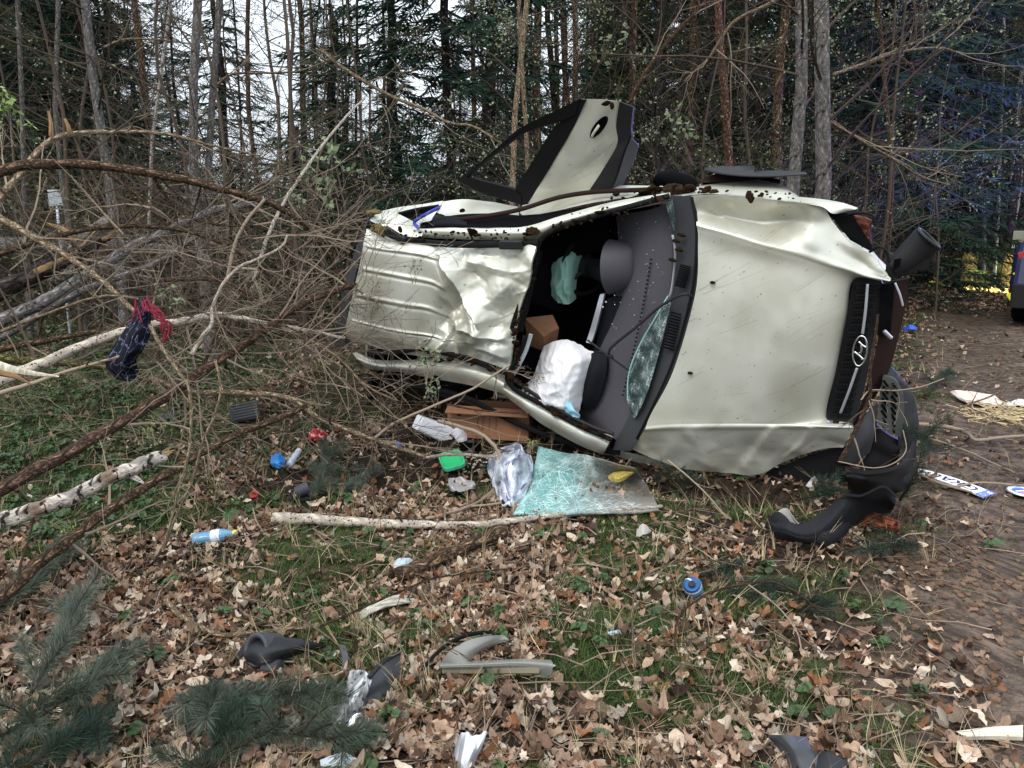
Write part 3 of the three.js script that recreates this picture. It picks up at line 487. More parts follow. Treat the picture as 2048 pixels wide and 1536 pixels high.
M.chrome = std({ color: lin(.8, .8, .8), metalness: 1, roughness: .16 });
M.rust = std({ map: tex(128, 128, (u, v) => { const a = .7 + .9 * tf(u, v, 8, 8, 3); return [.46 * a, .27 * a, .2 * a]; }, true), roughness: .95 });
M.maroon = std({ color: lin(.020, .010, .0085), roughness: .7 });
M.blue = std({ color: lin(.02, .04, .30), roughness: .5 });
M.dirt = std({ map: tex(128, 128, (u, v) => { const a = .7 + 1.1 * tf(u, v, 14, 14, 3); return [.20 * a, .13 * a, .07 * a]; }, true), roughness: 1 });
M.mossy = std({ color: lin(.11, .085, .028), roughness: 1 });

const car = thing('wrecked_car', 'pale champagne hatchback lying on its side, roof crushed and windscreen gone', 'car', onGround(.35, -4.6));
const C = (b, name, mat, parent = car, label) => b.build(name, mat, parent, label);

// bonnet
const crease = (u, v, u0, v0, u1, v1, h, wl, wr) => { const dx = u1 - u0, dy = v1 - v0, L = Math.hypot(dx, dy), t = ((u - u0) * dx + (v - v0) * dy) / (L * L), q = ((u - u0) * dy - (v - v0) * dx) / L, f = q < 0 ? Math.max(0, 1 + q / wl) : Math.max(0, 1 - q / wr); return h * f * ss(t, -.12, .1) * (1 - ss(t, .85, 1.12)); };
const hoodDent = (u, v, X, L) => {
  const edge = ss(Math.abs(v - 4.6), 2.4, 4.4), cr = (q) => .010 * gauss(v - q, .16);
  return cr(2) + cr(7) * 1.2 + edge * (.013 * facet(X * 6, L * 7, 1) + .006 * facet(X * 15, L * 16, 5) + .012 * fbm(X * 3.2, L * 4.2, 7, 2)) + .0025 * facet(X * 4, L * 4, 8) + .008 * fbm(X * 1.8, L * 1.8, 3, 2)
    - .05 * Math.max(0, 1 - Math.abs(u - 2.7) / .9) * Math.max(0, 1 - Math.abs(v - .9) / .8) + .03 * gauss(u - 3.5, .5) * gauss(v - 1.4, .4) + crease(u, v, 1.5, 7.2, 2.6, 9, .018, .25, .5) + crease(u, v, 4.2, 7.1, 3.4, 8.9, .022, .2, .6) + crease(u, v, 5.6, 7.1, 5.0, 8.6, .014, .2, .4) + crease(u, v, .6, .6, 1.6, 1.9, .012, .2, .4) - .022 * gauss(u - 6.6, .5) * gauss(v - 1.25, .5) + .012 * gauss(u - 1.2, .3) * gauss(v - 8, .7) - .016 * gauss(u - 3.6, .8) * gauss(v - 8.2, .5);
};
const hood = C(sheet([
  [[1383, 392, -.05], [1450, 390, -.03], [1530, 398, -.03], [1600, 405, -.05], [1642, 412, -.10], [1665, 445, -.12], [1700, 485, -.14], [1745, 512, -.17], [1773, 546, -.21]],
  [[1389, 424, -.06], [1450, 432, -.13], [1525, 444, -.14], [1595, 447, -.10], [1640, 462, -.09], [1667, 485, -.11], [1700, 510, -.13], [1740, 532, -.16], [1776, 552, -.20]],
  [[1394, 450, 0], [1450, 463, 0], [1520, 485, -.01], [1590, 503, -.03], [1640, 520, -.06], [1668, 530, -.08], [1700, 540, -.11], [1735, 553, -.15], [1777, 562, -.2]],
  [[1396, 490, 0], [1452, 507, .0], [1520, 525, -.01], [1590, 540, -.03], [1635, 552, -.06], [1664, 558, -.09], [1684, 561, -.12], [1700, 562, -.16], [1708, 560, -.2]],
  [[1390, 590, .02], [1447, 602, .03], [1510, 615, .02], [1573, 625, 0], [1620, 633, -.03], [1648, 638, -.06], [1670, 641, -.10], [1684, 643, -.15], [1692, 640, -.2]],
  [[1347, 740, .02], [1405, 740, .03], [1465, 740, .02], [1530, 740, 0], [1580, 740, -.03], [1613, 740, -.06], [1643, 740, -.10], [1660, 740, -.15], [1672, 740, -.2]],
  [[1301, 830, 0], [1355, 830, .01], [1420, 831, 0], [1485, 832, -.02], [1545, 833, -.05], [1585, 834, -.08], [1620, 835, -.12], [1640, 836, -.16], [1653, 838, -.2]],
  [[1290, 858, 0], [1345, 854, .0], [1410, 853, -.01], [1475, 852, -.03], [1535, 852, -.06], [1590, 852, -.09], [1640, 852, -.12], [1675, 853, -.16], [1704, 853, -.2]],
  [[1276, 880, -.07], [1335, 890, -.07], [1400, 895, -.08], [1465, 895, -.09], [1530, 892, -.11], [1590, 886, -.14], [1640, 879, -.17], [1670, 875, -.19], [1698, 874, -.22]],
  [[1262, 900, -.13], [1320, 921, -.14], [1377, 939, -.15], [1450, 947, -.16], [1513, 950, -.17], [1560, 929, -.19], [1600, 910, -.21], [1645, 897, -.22], [1686, 897, -.24]],
], { su: 10, sv: 12, dent: hoodDent, thick: .018 }), 'bonnet', M.paintHood, car, 'broad pale bonnet, creased along both sides and flecked with mud');
for (const [x, y] of [[1425, 565], [1380, 746]]) { const q = K(x, y, .035); C(new MB().geo(clodGeo, new THREE.Matrix4().compose(q, new THREE.Quaternion(), new V3(.014, .012, .012))), 'mud_clump', M.dirt, hood); }
// roof: ribbed at the rear, folded in at the front
const roofDent = (u, v, X, L) => {
  const k = ss(u, 2.9, 3.7), ribs = [1.05, 2.02, 3.05, 4.25].reduce((s, q) => s + gauss(v - q - .05 * u, .055) - .7 * gauss(v - q - .13 - .05 * u, .05), 0) * .013 * (1 - .8 * ss(u, 3.1, 4.2)) * ss(u, .15, .3);
  const f = (a, b, c) => 1 - Math.abs(2 * noise(X * a + 3, L * b + 1, c)) * 1.8;
  return ribs + .004 * fbm(X * 5, L * 5, 2) + k * (.034 * facet(X * 6.5, L * 5.5, 2) + .014 * facet(X * 15, L * 13, 4) + .004 * facet(X * 34, L * 30, 9))
    + crease(u, v, 3.7, .8, 5.5, 3.7, .085, .22, .9) - crease(u, v, 3.35, 1.2, 5.0, 4.0, .05, .3, .25) + crease(u, v, 4.3, 3.2, 3.5, 5.6, .05, .5, .2) + crease(u, v, 4.4, 3.6, 6.6, 4.7, .05, .25, .5) + crease(u, v, 4.4, 3.6, 4.5, 5.6, .035, .25, .25) + crease(u, v, 5.2, 4.9, 6.9, 5.6, .035, .2, .4) + crease(u, v, 4.8, .9, 6.6, 1.4, .04, .3, .4);
};
C(sheet([
  [[733, 458, .05], [762, 470, .05], [811, 480, .04], [859, 484, .03], [900, 488, .02], [950, 488, .02], [1010, 487, .03], [1076, 486, .06]],
  [[727, 488, .11], [765, 494, .12], [815, 498, .12], [862, 505, .12], [897, 525, .09], [945, 524, .04], [1005, 525, .04], [1069, 518, .10]],
  [[718, 535, .12], [760, 540, .13], [812, 547, .13], [865, 555, .13], [905, 570, .11], [950, 575, .03], [1005, 578, .08], [1056, 568, .12]],
  [[706, 585, .12], [752, 592, .13], [808, 600, .13], [860, 606, .12], [905, 625, .05], [950, 628, .10], [1000, 622, .03], [1042, 605, .11]],
  [[696, 630, .11], [745, 640, .12], [800, 650, .12], [855, 655, .11], [900, 665, .06], [945, 668, .12], [990, 660, .05], [1030, 645, .08]],
  [[692, 655, .09], [740, 668, .10], [795, 680, .11], [850, 688, .10], [895, 695, .09], [945, 700, .07], [985, 698, .10], [1023, 690, .06]],
  [[692, 676, .04], [742, 692, .05], [795, 706, .05], [850, 713, .05], [890, 718, .03], [940, 728, .05], [980, 736, .03], [1015, 742, .04]],
], { su: 18, sv: 20, dent: roofDent, thick: .02 }), 'roof', M.paint, car, 'crushed pale roof with pressed ribs at the rear and deep folds at the front');
// tailgate seen on edge
C(sheet([[[744, 422, .02], [731, 456, .03]], [[722, 468, 0], [727, 490, .03]], [[700, 535, -.02], [712, 545, .03]], [[684, 588, -.02], [700, 600, .03]], [[672, 650, -.05], [690, 660, .01]], [[668, 700, -.2], [690, 690, -.02]]], { su: 5, sv: 6, thick: .05 }), 'tailgate', M.greyPlastic);
C((() => { const b = new MB(); tubeK(b, [[706, 483, -.05], [674, 512, -.05], [682, 522, -.05], [709, 494, -.05], [706, 483, -.05]], .009, 6); return b; })(), 'rear_handle', M.plastic);

// the side rails of the roof and the windscreen pillars, both sides
const rail = (up, lo, n, name, label, dn = .05) => {
  const rows = [0, .33, .66, 1].map((t) => up.map((p, i) => [lerp(p[0], lo[i][0], t), lerp(p[1], lo[i][1], t), (Array.isArray(n) ? n[i] : n) - dn + dn * Math.sin(Math.PI * t) * 1.0]));
  return C(sheet(rows, { su: 8, sv: 3, thick: .035, dent: (u, v, X, L) => .007 * facet(X * 12, L * 12, 5) }), name, M.paint, car, label);
};
rail([[822, 448], [900, 452], [985, 453], [1050, 453], [1118, 433], [1221, 405], [1337, 386]], [[826, 474], [900, 478], [985, 480], [1077, 479], [1120, 458], [1221, 428], [1338, 404]], [.0, .02, .03, .05, .04, .0, -.03], 'roof_rail', 'upper pale roof rail running into the windscreen pillar');
rail([[706, 706], [745, 722], [800, 723], [879, 720], [940, 726], [985, 740], [1010, 758]], [[735, 738], [765, 741], [810, 746], [850, 754], [915, 766], [965, 776], [1003, 786]], [0, .02, .03, .04, .04, .04, .04], 'roof_rail', 'lower pale roof rail close to the ground');
rail([[1009, 770], [1070, 800], [1146, 842], [1190, 862], [1223, 877]], [[1002, 785], [1084, 848], [1150, 886], [1185, 901], [1206, 908]], [.03, 0, -.03, -.06, -.08], 'windscreen_pillar');
const strip = (pts, r, mat, name, flat = .5, parent = car) => { const b = new MB(); tubeK(b, pts, r, 7, { flat }); return C(b, name, mat, parent); };
// black trims and seals
strip([[736, 446, .07], [797, 476, .07], [883, 488, .07], [1002, 489, .07], [1076, 486, .08]], .021, M.rubber, 'roof_trim');
C(new MB().box(K(790, 470, .10), [.16, .045, .03], carQuat.clone().multiply(new THREE.Quaternion().setFromAxisAngle(new V3(0, 0, 1), -.28)), .008), 'trim_end', M.plastic);
C(new MB().box(K(1022, 490, .10), [.15, .05, .03], carQuat.clone().multiply(new THREE.Quaternion().setFromAxisAngle(new V3(0, 0, 1), .24)), .008), 'trim_end', M.plastic);
strip([[735, 708, .04], [797, 704, .07], [838, 697, .07], [890, 706, .07], [948, 722, .07], [1014, 746, .07]], .02, M.rubber, 'roof_trim');
strip([[1339, 392, -.02], [1221, 424, .01], [1120, 455, .04], [1083, 478, .05], [1068, 517, .06], [1052, 575, .06], [1030, 636, .05], [1022, 662, .04]], .016, M.rubber, 'windscreen_seal', .8);
strip([[1050, 672, .03], [1043, 700, .02], [1022, 738, .03], [1014, 757, .02], [1028, 777, .01], [1090, 812, -.02], [1146, 845, -.05], [1224, 880, -.07]], .016, M.rubber, 'windscreen_seal', .8);
strip([[1024, 757, .0], [1050, 776, -.01], [1122, 822, -.04], [1190, 856, -.06], [1228, 868, -.07]], .013, M.plastic, 'windscreen_seal', .8);
C(sheet([[[1076, 500, .04], [1082, 505, -.02]], [[1060, 548, .04], [1070, 552, -.03]], [[1044, 600, .03], [1058, 606, -.03]], [[1024, 660, .02], [1044, 664, -.04]]], { su: 3, sv: 5, thick: .02 }), 'header_lining', M.lining);
strip([[1062, 668, .02], [1052, 700, .02], [1035, 735, .02], [1026, 750, .02]], .013, M.silver, 'bent_flange', .4);

// upper (left) side of the body, seen along its length
C(sheet([[[740, 428, -.10], [794, 415, -.22], [846, 408, -.30], [884, 402, -.34]], [[742, 436, 0], [790, 432, -.04], [822, 446, -.05], [868, 430, -.14]], [[742, 448, .03], [780, 462, .04], [815, 472, .04], [843, 474, .02]]], { su: 8, sv: 8, dent: (u, v, X, L) => .016 * facet(X * 8, L * 8, 4) }), 'rear_quarter', M.paint);
C(plate([[796, 427, .0], [838, 416, -.04], [880, 412, -.10], [866, 424, -.04], [829, 444, .0]], .02), 'quarter_glass', M.black);
strip([[879, 415, -.06], [850, 430, 0], [829, 445, .02], [838, 458, .03]], .011, M.blue, 'glass_trim');
strip([[797, 427, .02], [834, 418, -.02], [878, 411, -.08]], .008, M.rubber, 'glass_trim');
C(sheet([[[880, 404, -.34], [930, 398, -.42], [980, 404, -.44], [1034, 413, -.44]], [[868, 420, -.24], [925, 414, -.3], [980, 416, -.32], [1036, 424, -.34]], [[890, 432, -.12], [930, 430, -.2], [985, 428, -.22], [1038, 432, -.24]]], { su: 7, sv: 6, dent: (u, v, X, L) => .02 * facet(X * 7, L * 9, 2) }), 'rear_door', M.paint);
C(new MB().geo(new THREE.CylinderGeometry(.018, .018, .02, 14), new THREE.Matrix4().compose(K(925, 423, -.24), new THREE.Quaternion().setFromUnitVectors(new V3(0, 1, 0), CL.clone().addScaledVector(CN, .6).normalize()), new V3(1, 1, 1))), 'door_lock', M.black);
C(sheet([[[840, 446, -.02], [900, 436, -.10], [985, 434, -.16], [1080, 428, -.2], [1180, 412, -.26], [1300, 384, -.3]], [[840, 456, .0], [900, 455, -.01], [985, 454, .0], [1060, 452, .0], [1160, 422, -.02], [1320, 390, -.06]]], { su: 6, sv: 4, thick: .02 }), 'window_opening', M.black);
C(sheet([[[868, 440, -.05], [905, 432, -.10], [935, 440, -.09]], [[862, 455, -.01], [900, 452, -.02], [940, 453, -.02]]], { su: 6, sv: 6, dent: (u, v) => .03 * Math.sin(Math.PI * v) }), 'headrest', M.seat);
strip([[905, 440, -.1], [945, 436, -.06], [1033, 421, -.12], [1118, 395, -.2], [1180, 385, -.26], [1280, 380, -.3], [1330, 378, -.3]], .014, M.maroon, 'window_rubber');
strip([[868, 446, -.02], [905, 434, -.1], [985, 430, -.2], [1060, 436, -.18]], .010, M.rubber, 'window_rubber');
C(sheet([[[1046, 408, -.44], [1120, 386, -.46], [1220, 372, -.48], [1330, 372, -.5]], [[1040, 424, -.34], [1120, 404, -.34], [1220, 388, -.36], [1340, 380, -.4]], [[1050, 434, -.2], [1120, 420, -.2], [1205, 402, -.24], [1345, 385, -.28]]], { su: 7, sv: 6, dent: (u, v, X, L) => .01 * fbm(X * 6, L * 9, 2, 3) }), 'door_sill', M.paint);
// upper front wing
C(sheet([[[1290, 388, -.5], [1345, 374, -.5], [1400, 368, -.5], [1447, 360, -.5], [1500, 359, -.5], [1560, 370, -.5], [1592, 388, -.45]], [[1330, 388, -.3], [1370, 378, -.3], [1415, 374, -.3], [1455, 372, -.3], [1505, 373, -.3], [1562, 381, -.28], [1596, 393, -.28]], [[1340, 394, -.08], [1385, 390, -.06], [1425, 388, -.05], [1465, 390, -.04], [1515, 395, -.04], [1565, 402, -.05], [1602, 406, -.07]]], { su: 7, sv: 7, dent: (u, v, X, L) => .014 * facet(X * 9, L * 9, 6) }), 'front_wing', M.paintHood, car, 'upper front wing, dirty and arched over the wheel');
C(sheet([[[1590, 393, -.3], [1640, 398, -.3], [1682, 405, -.3], [1714, 415, -.28]], [[1600, 401, -.16], [1645, 405, -.17], [1688, 410, -.19], [1713, 418, -.22]], [[1604, 406, -.06], [1645, 414, -.08], [1665, 427, -.12], [1692, 424, -.2]]], { su: 6, sv: 5 }), 'wing_tip', M.paintHood);
strip([[1405, 366, -.46], [1448, 356, -.52], [1500, 353, -.52], [1560, 364, -.5]], .012, M.rubber, 'wheel_arch');
for (const [x, y, n, s] of [[1345, 378, -.2, .05], [1372, 384, -.14, .035], [1300, 383, -.2, .04], [945, 464, .07, .028], [955, 470, .07, .02], [1066, 462, .08, .026], [1055, 468, .08, .018], [1200, 424, .03, .02], [1150, 440, .05, .016], [748, 424, .05, .034], [765, 462, .10, .032], [752, 455, .1, .024], [1320, 398, .0, .02], [1212, 207, -.09, .016], [1224, 212, -.09, .012], [1500, 394, -.02, .02]])
  C(new MB().geo(clodGeo, new THREE.Matrix4().compose(K(x, y, n), new THREE.Quaternion().setFromEuler(new THREE.Euler(x, y, 0)), new V3(s * 1.5, s * .6, s))), 'mud_clump', x < 800 ? M.mossy : M.dirt);
{ reseed(58); const b = new MB(); for (const [l, n, w] of [[[[745, 455, .1], [800, 470, .1], [880, 478, .06], [960, 470, .06], [1075, 470, .08], [1150, 440, .05], [1330, 398, .0]], 150, 12], [[[1200, 395, -.26], [1300, 386, -.2], [1345, 380, -.14], [1400, 378, -.1], [1590, 396, -.05]], 80, 9], [[[1076, 490, .06], [1060, 560, .07], [1030, 650, .06], [1035, 740, .03]], 120, 6], [[[840, 700, .09], [940, 722, .09], [1012, 745, .08], [1090, 812, .0], [1220, 878, -.05]], 120, 7]]) for (let k = 0; k < n; k++) { const t = rnd() * (l.length - 1), i = Math.min(l.length - 2, Math.floor(t)), f = t - i, p = [0, 1, 2].map((q) => lerp(l[i][q], l[i + 1][q], f)), s = rr(.0025, .010) * (rnd() < .12 ? 2 : 1); b.geo(clodLow, new THREE.Matrix4().compose(K(p[0] + rr(-1, 1) * w, p[1] + rr(-1, 1) * w, p[2] + .005), new THREE.Quaternion().setFromEuler(new THREE.Euler(rr(0, 6), rr(0, 6), 0)), new V3(s * 1.6, s * .8, s))); } const m = C(b, 'dirt_crumbs', M.dirt); m.userData.kind = 'stuff'; }
// door mirror, wheel liner
C((() => { const g = new THREE.SphereGeometry(1, 24, 16), P = g.attributes.position; for (let k = 0; k < P.count; k++) { const v = new V3().fromBufferAttribute(P, k); P.setXYZ(k, Math.sign(v.x) * Math.pow(Math.abs(v.x), .7), v.y * (v.x < -.2 ? .9 : 1), v.z); } g.computeVertexNormals(); return new MB().geo(g, new THREE.Matrix4().compose(K(1352, 362, -.35), carQuat, new V3(.125, .05, .07))); })(), 'door_mirror', M.black);
strip([[1318, 372, -.4], [1310, 360, -.38], [1330, 345, -.36]], .018, M.black, 'mirror_arm', .6);
C((() => { const b = new MB(), N = 40, c = K(1509, 343, -.5), up = (() => { const v = ray(1509, 343).normalize(), u = new V3(.02, 1, 0); return u.addScaledVector(v, -u.dot(v) - .015).normalize(); })(), e1 = CF.clone().addScaledVector(up, -CF.dot(up)).normalize(), e2 = new V3().crossVectors(up, e1).normalize(); const ring = [[0, .008], [.1, .008], [.19, .006], [.245, .001], [.262, -.008], [.255, -.014], [.19, -.010], [0, -.010]];
  ring.forEach(([r, h]) => { for (let k = 0; k <= N; k++) { const a = k / N * TAU, p = c.clone().addScaledVector(e1, Math.cos(a) * r * 1.06).addScaledVector(e2, Math.sin(a) * r).addScaledVector(up, h + .010 * Math.cos(a * 2) - .012 * Math.cos(a)); b.v(p.x, p.y, p.z, k / N, r); } });
  for (let q = 0; q < ring.length - 1; q++) for (let k = 0; k < N; k++) { const a = q * (N + 1) + k; b.q(a, a + 1, a + N + 2, a + N + 1); } return b; })(), 'wheel_cover', M.plastic, car, 'dark round wheel cover standing on edge above the wing');
C(plate([[1395, 366, -.4], [1425, 350, -.42], [1500, 350, -.44], [1570, 350, -.44], [1540, 358, -.42], [1470, 362, -.42], [1440, 364, -.4]], .12), 'wheel_liner', M.maroon);

// cowl, wipers and vents
const cowl = [[1340, 392, -.06], [1383, 392, -.05], [1393, 425, -.04], [1396, 470, -.03], [1394, 560, -.02], [1380, 640, -.02], [1350, 730, -.02], [1305, 825, -.03], [1278, 880, -.06], [1262, 902, -.1], [1226, 900, -.12], [1232, 880, -.12], [1252, 845, -.1], [1290, 755, -.09], [1326, 660, -.09], [1342, 560, -.09], [1345, 480, -.09]];
C(plate(cowl.map(([x, y, n]) => [x, y, n - .005]), .03), 'cowl', M.greyPlastic);
strip([[1383, 394, -.03], [1393, 450, -.01], [1388, 560, .0], [1368, 650, 0], [1340, 738, 0], [1300, 825, -.01], [1274, 878, -.05]], .009, M.rubber, 'bonnet_seal');
for (const [a, b2] of [[[1371, 532], [1360, 573]], [[1352, 627], [1338, 697]]]) { const m = new MB(), n = 13; for (let k = 0; k < n; k++) { const t = k / (n - 1), x = lerp(a[0], b2[0], t), y = lerp(a[1], b2[1], t); m.box(K(x, y, -.02), [.06, .0055, .012], carQuat, .002); } C(m, 'cowl_vent', M.black); }
strip([[1386, 594, .0], [1370, 588, .03], [1325, 610, .02], [1275, 652, .02], [1228, 690, .02], [1219, 700, .02], [1217, 714, .01]], .0085, M.plastic, 'wiper_arm', .7);
strip([[1175, 680, -.02], [1218, 712, .0], [1258, 741, -.02]], .006, M.plastic, 'wiper_blade', .8);
C(new MB().box(K(1218, 712, .01), [.05, .02, .02], carQuat, .006), 'wiper_clip', M.plastic);
strip([[1345, 470, -.04], [1350, 500, -.04], [1348, 540, -.05], [1340, 590, -.04], [1330, 606, -.04]], .007, M.silver, 'bent_flange', .4);
for (const [x, y] of [[1352, 482], [1358, 500], [1345, 520], [1363, 470]]) C(new MB().geo(clodGeo, new THREE.Matrix4().compose(K(x, y, -.03), carQuat, new V3(.022, .014, .012))), 'mud_clump', M.dirt);

C(plate([[1080, 482], [1120, 456], [1221, 426], [1318, 408], [1318, 440], [1240, 490], [1085, 530]].map(([x, y]) => [x, y, -.32]), .03), 'cabin_shade_plate', M.black);  // black plate added to stand in for the dark of the cabin
// dashboard seen through the missing windscreen
C(sheet([
  [[1232, 432, -.28], [1280, 424, -.16], [1312, 416, -.12], [1342, 402, -.10]], [[1236, 470, -.30], [1276, 462, -.17], [1312, 455, -.13], [1348, 448, -.12]],
  [[1238, 530, -.30], [1270, 530, -.17], [1306, 528, -.13], [1346, 530, -.12]], [[1230, 590, -.30], [1260, 592, -.17], [1298, 590, -.13], [1340, 596, -.12]],
  [[1212, 640, -.30], [1246, 642, -.18], [1286, 645, -.14], [1328, 660, -.12]], [[1188, 700, -.30], [1230, 702, -.19], [1268, 705, -.15], [1304, 725, -.12]],
  [[1178, 760, -.32], [1216, 764, -.2], [1248, 770, -.16], [1276, 790, -.12]], [[1155, 810, -.34], [1185, 822, -.24], [1215, 835, -.18], [1250, 850, -.13]], [[1150, 838, -.38], [1180, 850, -.28], [1205, 862, -.2], [1232, 880, -.14]]],
  { su: 8, sv: 6, thick: .03 }), 'dashboard', M.dash);
{ const b = new MB(); for (let k = 0; k < 34; k++) { const t = k / 33, x = lerp(1302, 1245, t) + 4 * Math.sin(t * 3), y = lerp(519, 790, t); b.box(K(x, y, -.118), [.011, .0065, .012], carQuat, .002); } C(b, 'defrost_vent', M.black); }
// instrument hood: half dome with a dark mouth
C((() => { const b = new MB(), N = 26, H = 14; for (let j = 0; j <= H; j++) for (let i = 0; i <= N; i++) { const t = j / H, a = -Math.PI / 2 + Math.PI * i / N, q = Math.sin(Math.PI * .5 * (1 - t * .92)); const x = 1270 - 50 * t - 20 * t * Math.cos(a), y = 530 + 4 * t + (54 * (.62 + .38 * Math.sqrt(t)) + 6 * t) * Math.sin(a) * (1 - .08 * t), n = -.24 + .17 * Math.cos(a) * (.3 + .7 * Math.pow(t, .6)); const p = K(x, y, n); b.v(p.x, p.y, p.z, i / N, t); } for (let j = 0; j < H; j++) for (let i = 0; i < N; i++) { const a = j * (N + 1) + i; b.q(a, a + N + 1, a + N + 2, a + 1); } return b; })(), 'instrument_hood', M.dash);
C(sheet([[[1206, 492, -.32], [1222, 486, -.2], [1240, 496, -.18]], [[1200, 530, -.32], [1205, 532, -.17], [1214, 534, -.14]], [[1208, 572, -.32], [1226, 580, -.2], [1244, 572, -.18]]], { su: 5, sv: 5 }), 'instrument_panel', M.black);
C(plate([[1208, 600, -.26], [1250, 590, -.22], [1252, 620, -.22], [1244, 660, -.22], [1222, 706, -.24], [1190, 700, -.28]], .05), 'centre_console', M.dashDark);
C(sheet([[[1200, 589, -.22], [1209, 588, -.22]], [[1190, 625, -.2], [1200, 626, -.2]], [[1180, 660, -.2], [1191, 661, -.2]], [[1172, 685, -.22], [1182, 687, -.22]]], { su: 3, sv: 5, thick: .03 }), 'silver_trim', M.silver);
for (const [x, y] of [[1212, 604], [1206, 614]]) C(new MB().geo(new THREE.SphereGeometry(.007, 10, 8), new THREE.Matrix4().makeTranslation(...K(x, y, -.2).toArray())), 'knob', M.silver);
C(sheet([[[1170, 712, -.24], [1190, 706, -.17], [1214, 710, -.17]], [[1160, 740, -.24], [1182, 745, -.12], [1212, 748, -.15]], [[1154, 785, -.25], [1172, 790, -.14], [1200, 794, -.17]], [[1150, 806, -.27], [1162, 818, -.2], [1188, 818, -.2]]], { su: 7, sv: 7, thick: .03 }), 'airbag_cover', M.dashDark);
// steering wheel: rim, hub and spokes
{ const c = K(1174, 531, -.42), ax = CF.clone().multiplyScalar(.80).addScaledVector(CN, .52).addScaledVector(CL, .1).normalize(), e1 = CL.clone().addScaledVector(ax, -CL.dot(ax)).normalize(), e2 = new V3().crossVectors(ax, e1), P = (a, r, h = 0) => c.clone().addScaledVector(e1, Math.cos(a) * r).addScaledVector(e2, Math.sin(a) * r).addScaledVector(ax, h);
  const b = new MB(), pts = []; for (let k = 0; k <= 48; k++) pts.push(P(k / 48 * TAU, .182)); b.tube(pts, .0155, 10, { cap: false }); const w = C(b, 'steering_wheel', M.rubber);
  for (const a of [.2, 2.2, 4.2]) { const s = new MB(); s.tube([P(a, .04, .03), P(a, .1, .02), P(a, .18)], .014, 7, { flat: .6 }); C(s, 'spoke', M.plastic, w); }
  const h = new MB(); h.geo(new THREE.CylinderGeometry(.055, .075, .06, 24), new THREE.Matrix4().compose(P(0, 0, .03), new THREE.Quaternion().setFromUnitVectors(new V3(0, 1, 0), ax), new V3(1, 1, 1))); C(h, 'hub', M.plastic, w);
  const col = new MB(); col.tube([P(0, 0, .05), P(0, 0, .2), P(0, 0, .34)], (t) => .06 + .02 * t, 12); C(col, 'steering_column', M.dashDark, w); }
// airbags: crumpled cloth
const cloth = (o) => std({ roughness: .75, bumpMap: tex(128, 128, (u, v) => grey(.5 + .8 * Math.abs(tf(u, v, 6, 6, 5, 4)))), bumpScale: .006, ...o });
M.greenBag = new THREE.MeshPhysicalMaterial({ color: lin(.34, .62, .52), roughness: .6, side: THREE.DoubleSide, transmission: .12 }); M.whiteBag = cloth({ color: lin(.80, .80, .83) });
const creased = (a, s) => (u, v, X, L) => a * (1 - 2.2 * Math.abs(noise(X * 9 + s, L * 7, s))) + a * .55 * (1 - 2 * Math.abs(noise(X * 19, L * 16 + s, s))) + a * .25 * noise(X * 45, L * 45, s);
C(sheet([[[1120, 508, -.40], [1140, 500, -.34], [1158, 502, -.36], [1166, 520, -.4]], [[1106, 528, -.38], [1124, 524, -.27], [1146, 524, -.28], [1160, 534, -.38]], [[1105, 552, -.38], [1122, 552, -.27], [1142, 552, -.27], [1154, 556, -.36]], [[1103, 580, -.38], [1120, 578, -.27], [1138, 578, -.28], [1152, 582, -.36]], [[1110, 602, -.40], [1124, 606, -.33], [1138, 608, -.33], [1152, 598, -.38]]], { su: 12, sv: 12, thick: .012, dent: (u, v, X, L) => .020 * (1 - 2.4 * Math.abs(noise(X * 14 + 4, L * 8, 3))) + .014 * facet(X * 14, L * 12, 2) + .004 * facet(X * 40, L * 30, 6) }), 'airbag', M.greenBag, car, 'limp mint green airbag hanging from the steering wheel');
C(sheet([[[1088, 692, -.26], [1110, 682, -.2], [1140, 680, -.2], [1162, 690, -.22], [1192, 706, -.22]], [[1078, 726, -.24], [1104, 715, -.10], [1136, 712, -.08], [1162, 716, -.10], [1184, 724, -.18]], [[1066, 755, -.22], [1096, 752, -.06], [1130, 752, -.03], [1156, 752, -.08], [1174, 756, -.17]], [[1048, 772, -.2], [1082, 788, -.04], [1116, 790, -.02], [1144, 792, -.06], [1164, 796, -.16]], [[1046, 786, -.22], [1074, 806, -.06], [1106, 812, -.04], [1134, 818, -.07], [1158, 822, -.16]], [[1056, 790, -.26], [1082, 812, -.2], [1106, 820, -.18], [1132, 828, -.18], [1154, 832, -.2]]], { su: 18, sv: 18, thick: .012, dent: (u, v, X, L) => .017 * (1 - 2.4 * Math.abs(noise(X * 15 + 4, L * 4.5, 8))) + .010 * (1 - 2.2 * Math.abs(noise(X * 8, L * 13, 3))) + .004 * facet(X * 40, L * 30, 6) + .012 * facet(X * 11, L * 9, 2) }), 'airbag', M.whiteBag, car, 'large limp white airbag spilling over the lower windscreen frame');
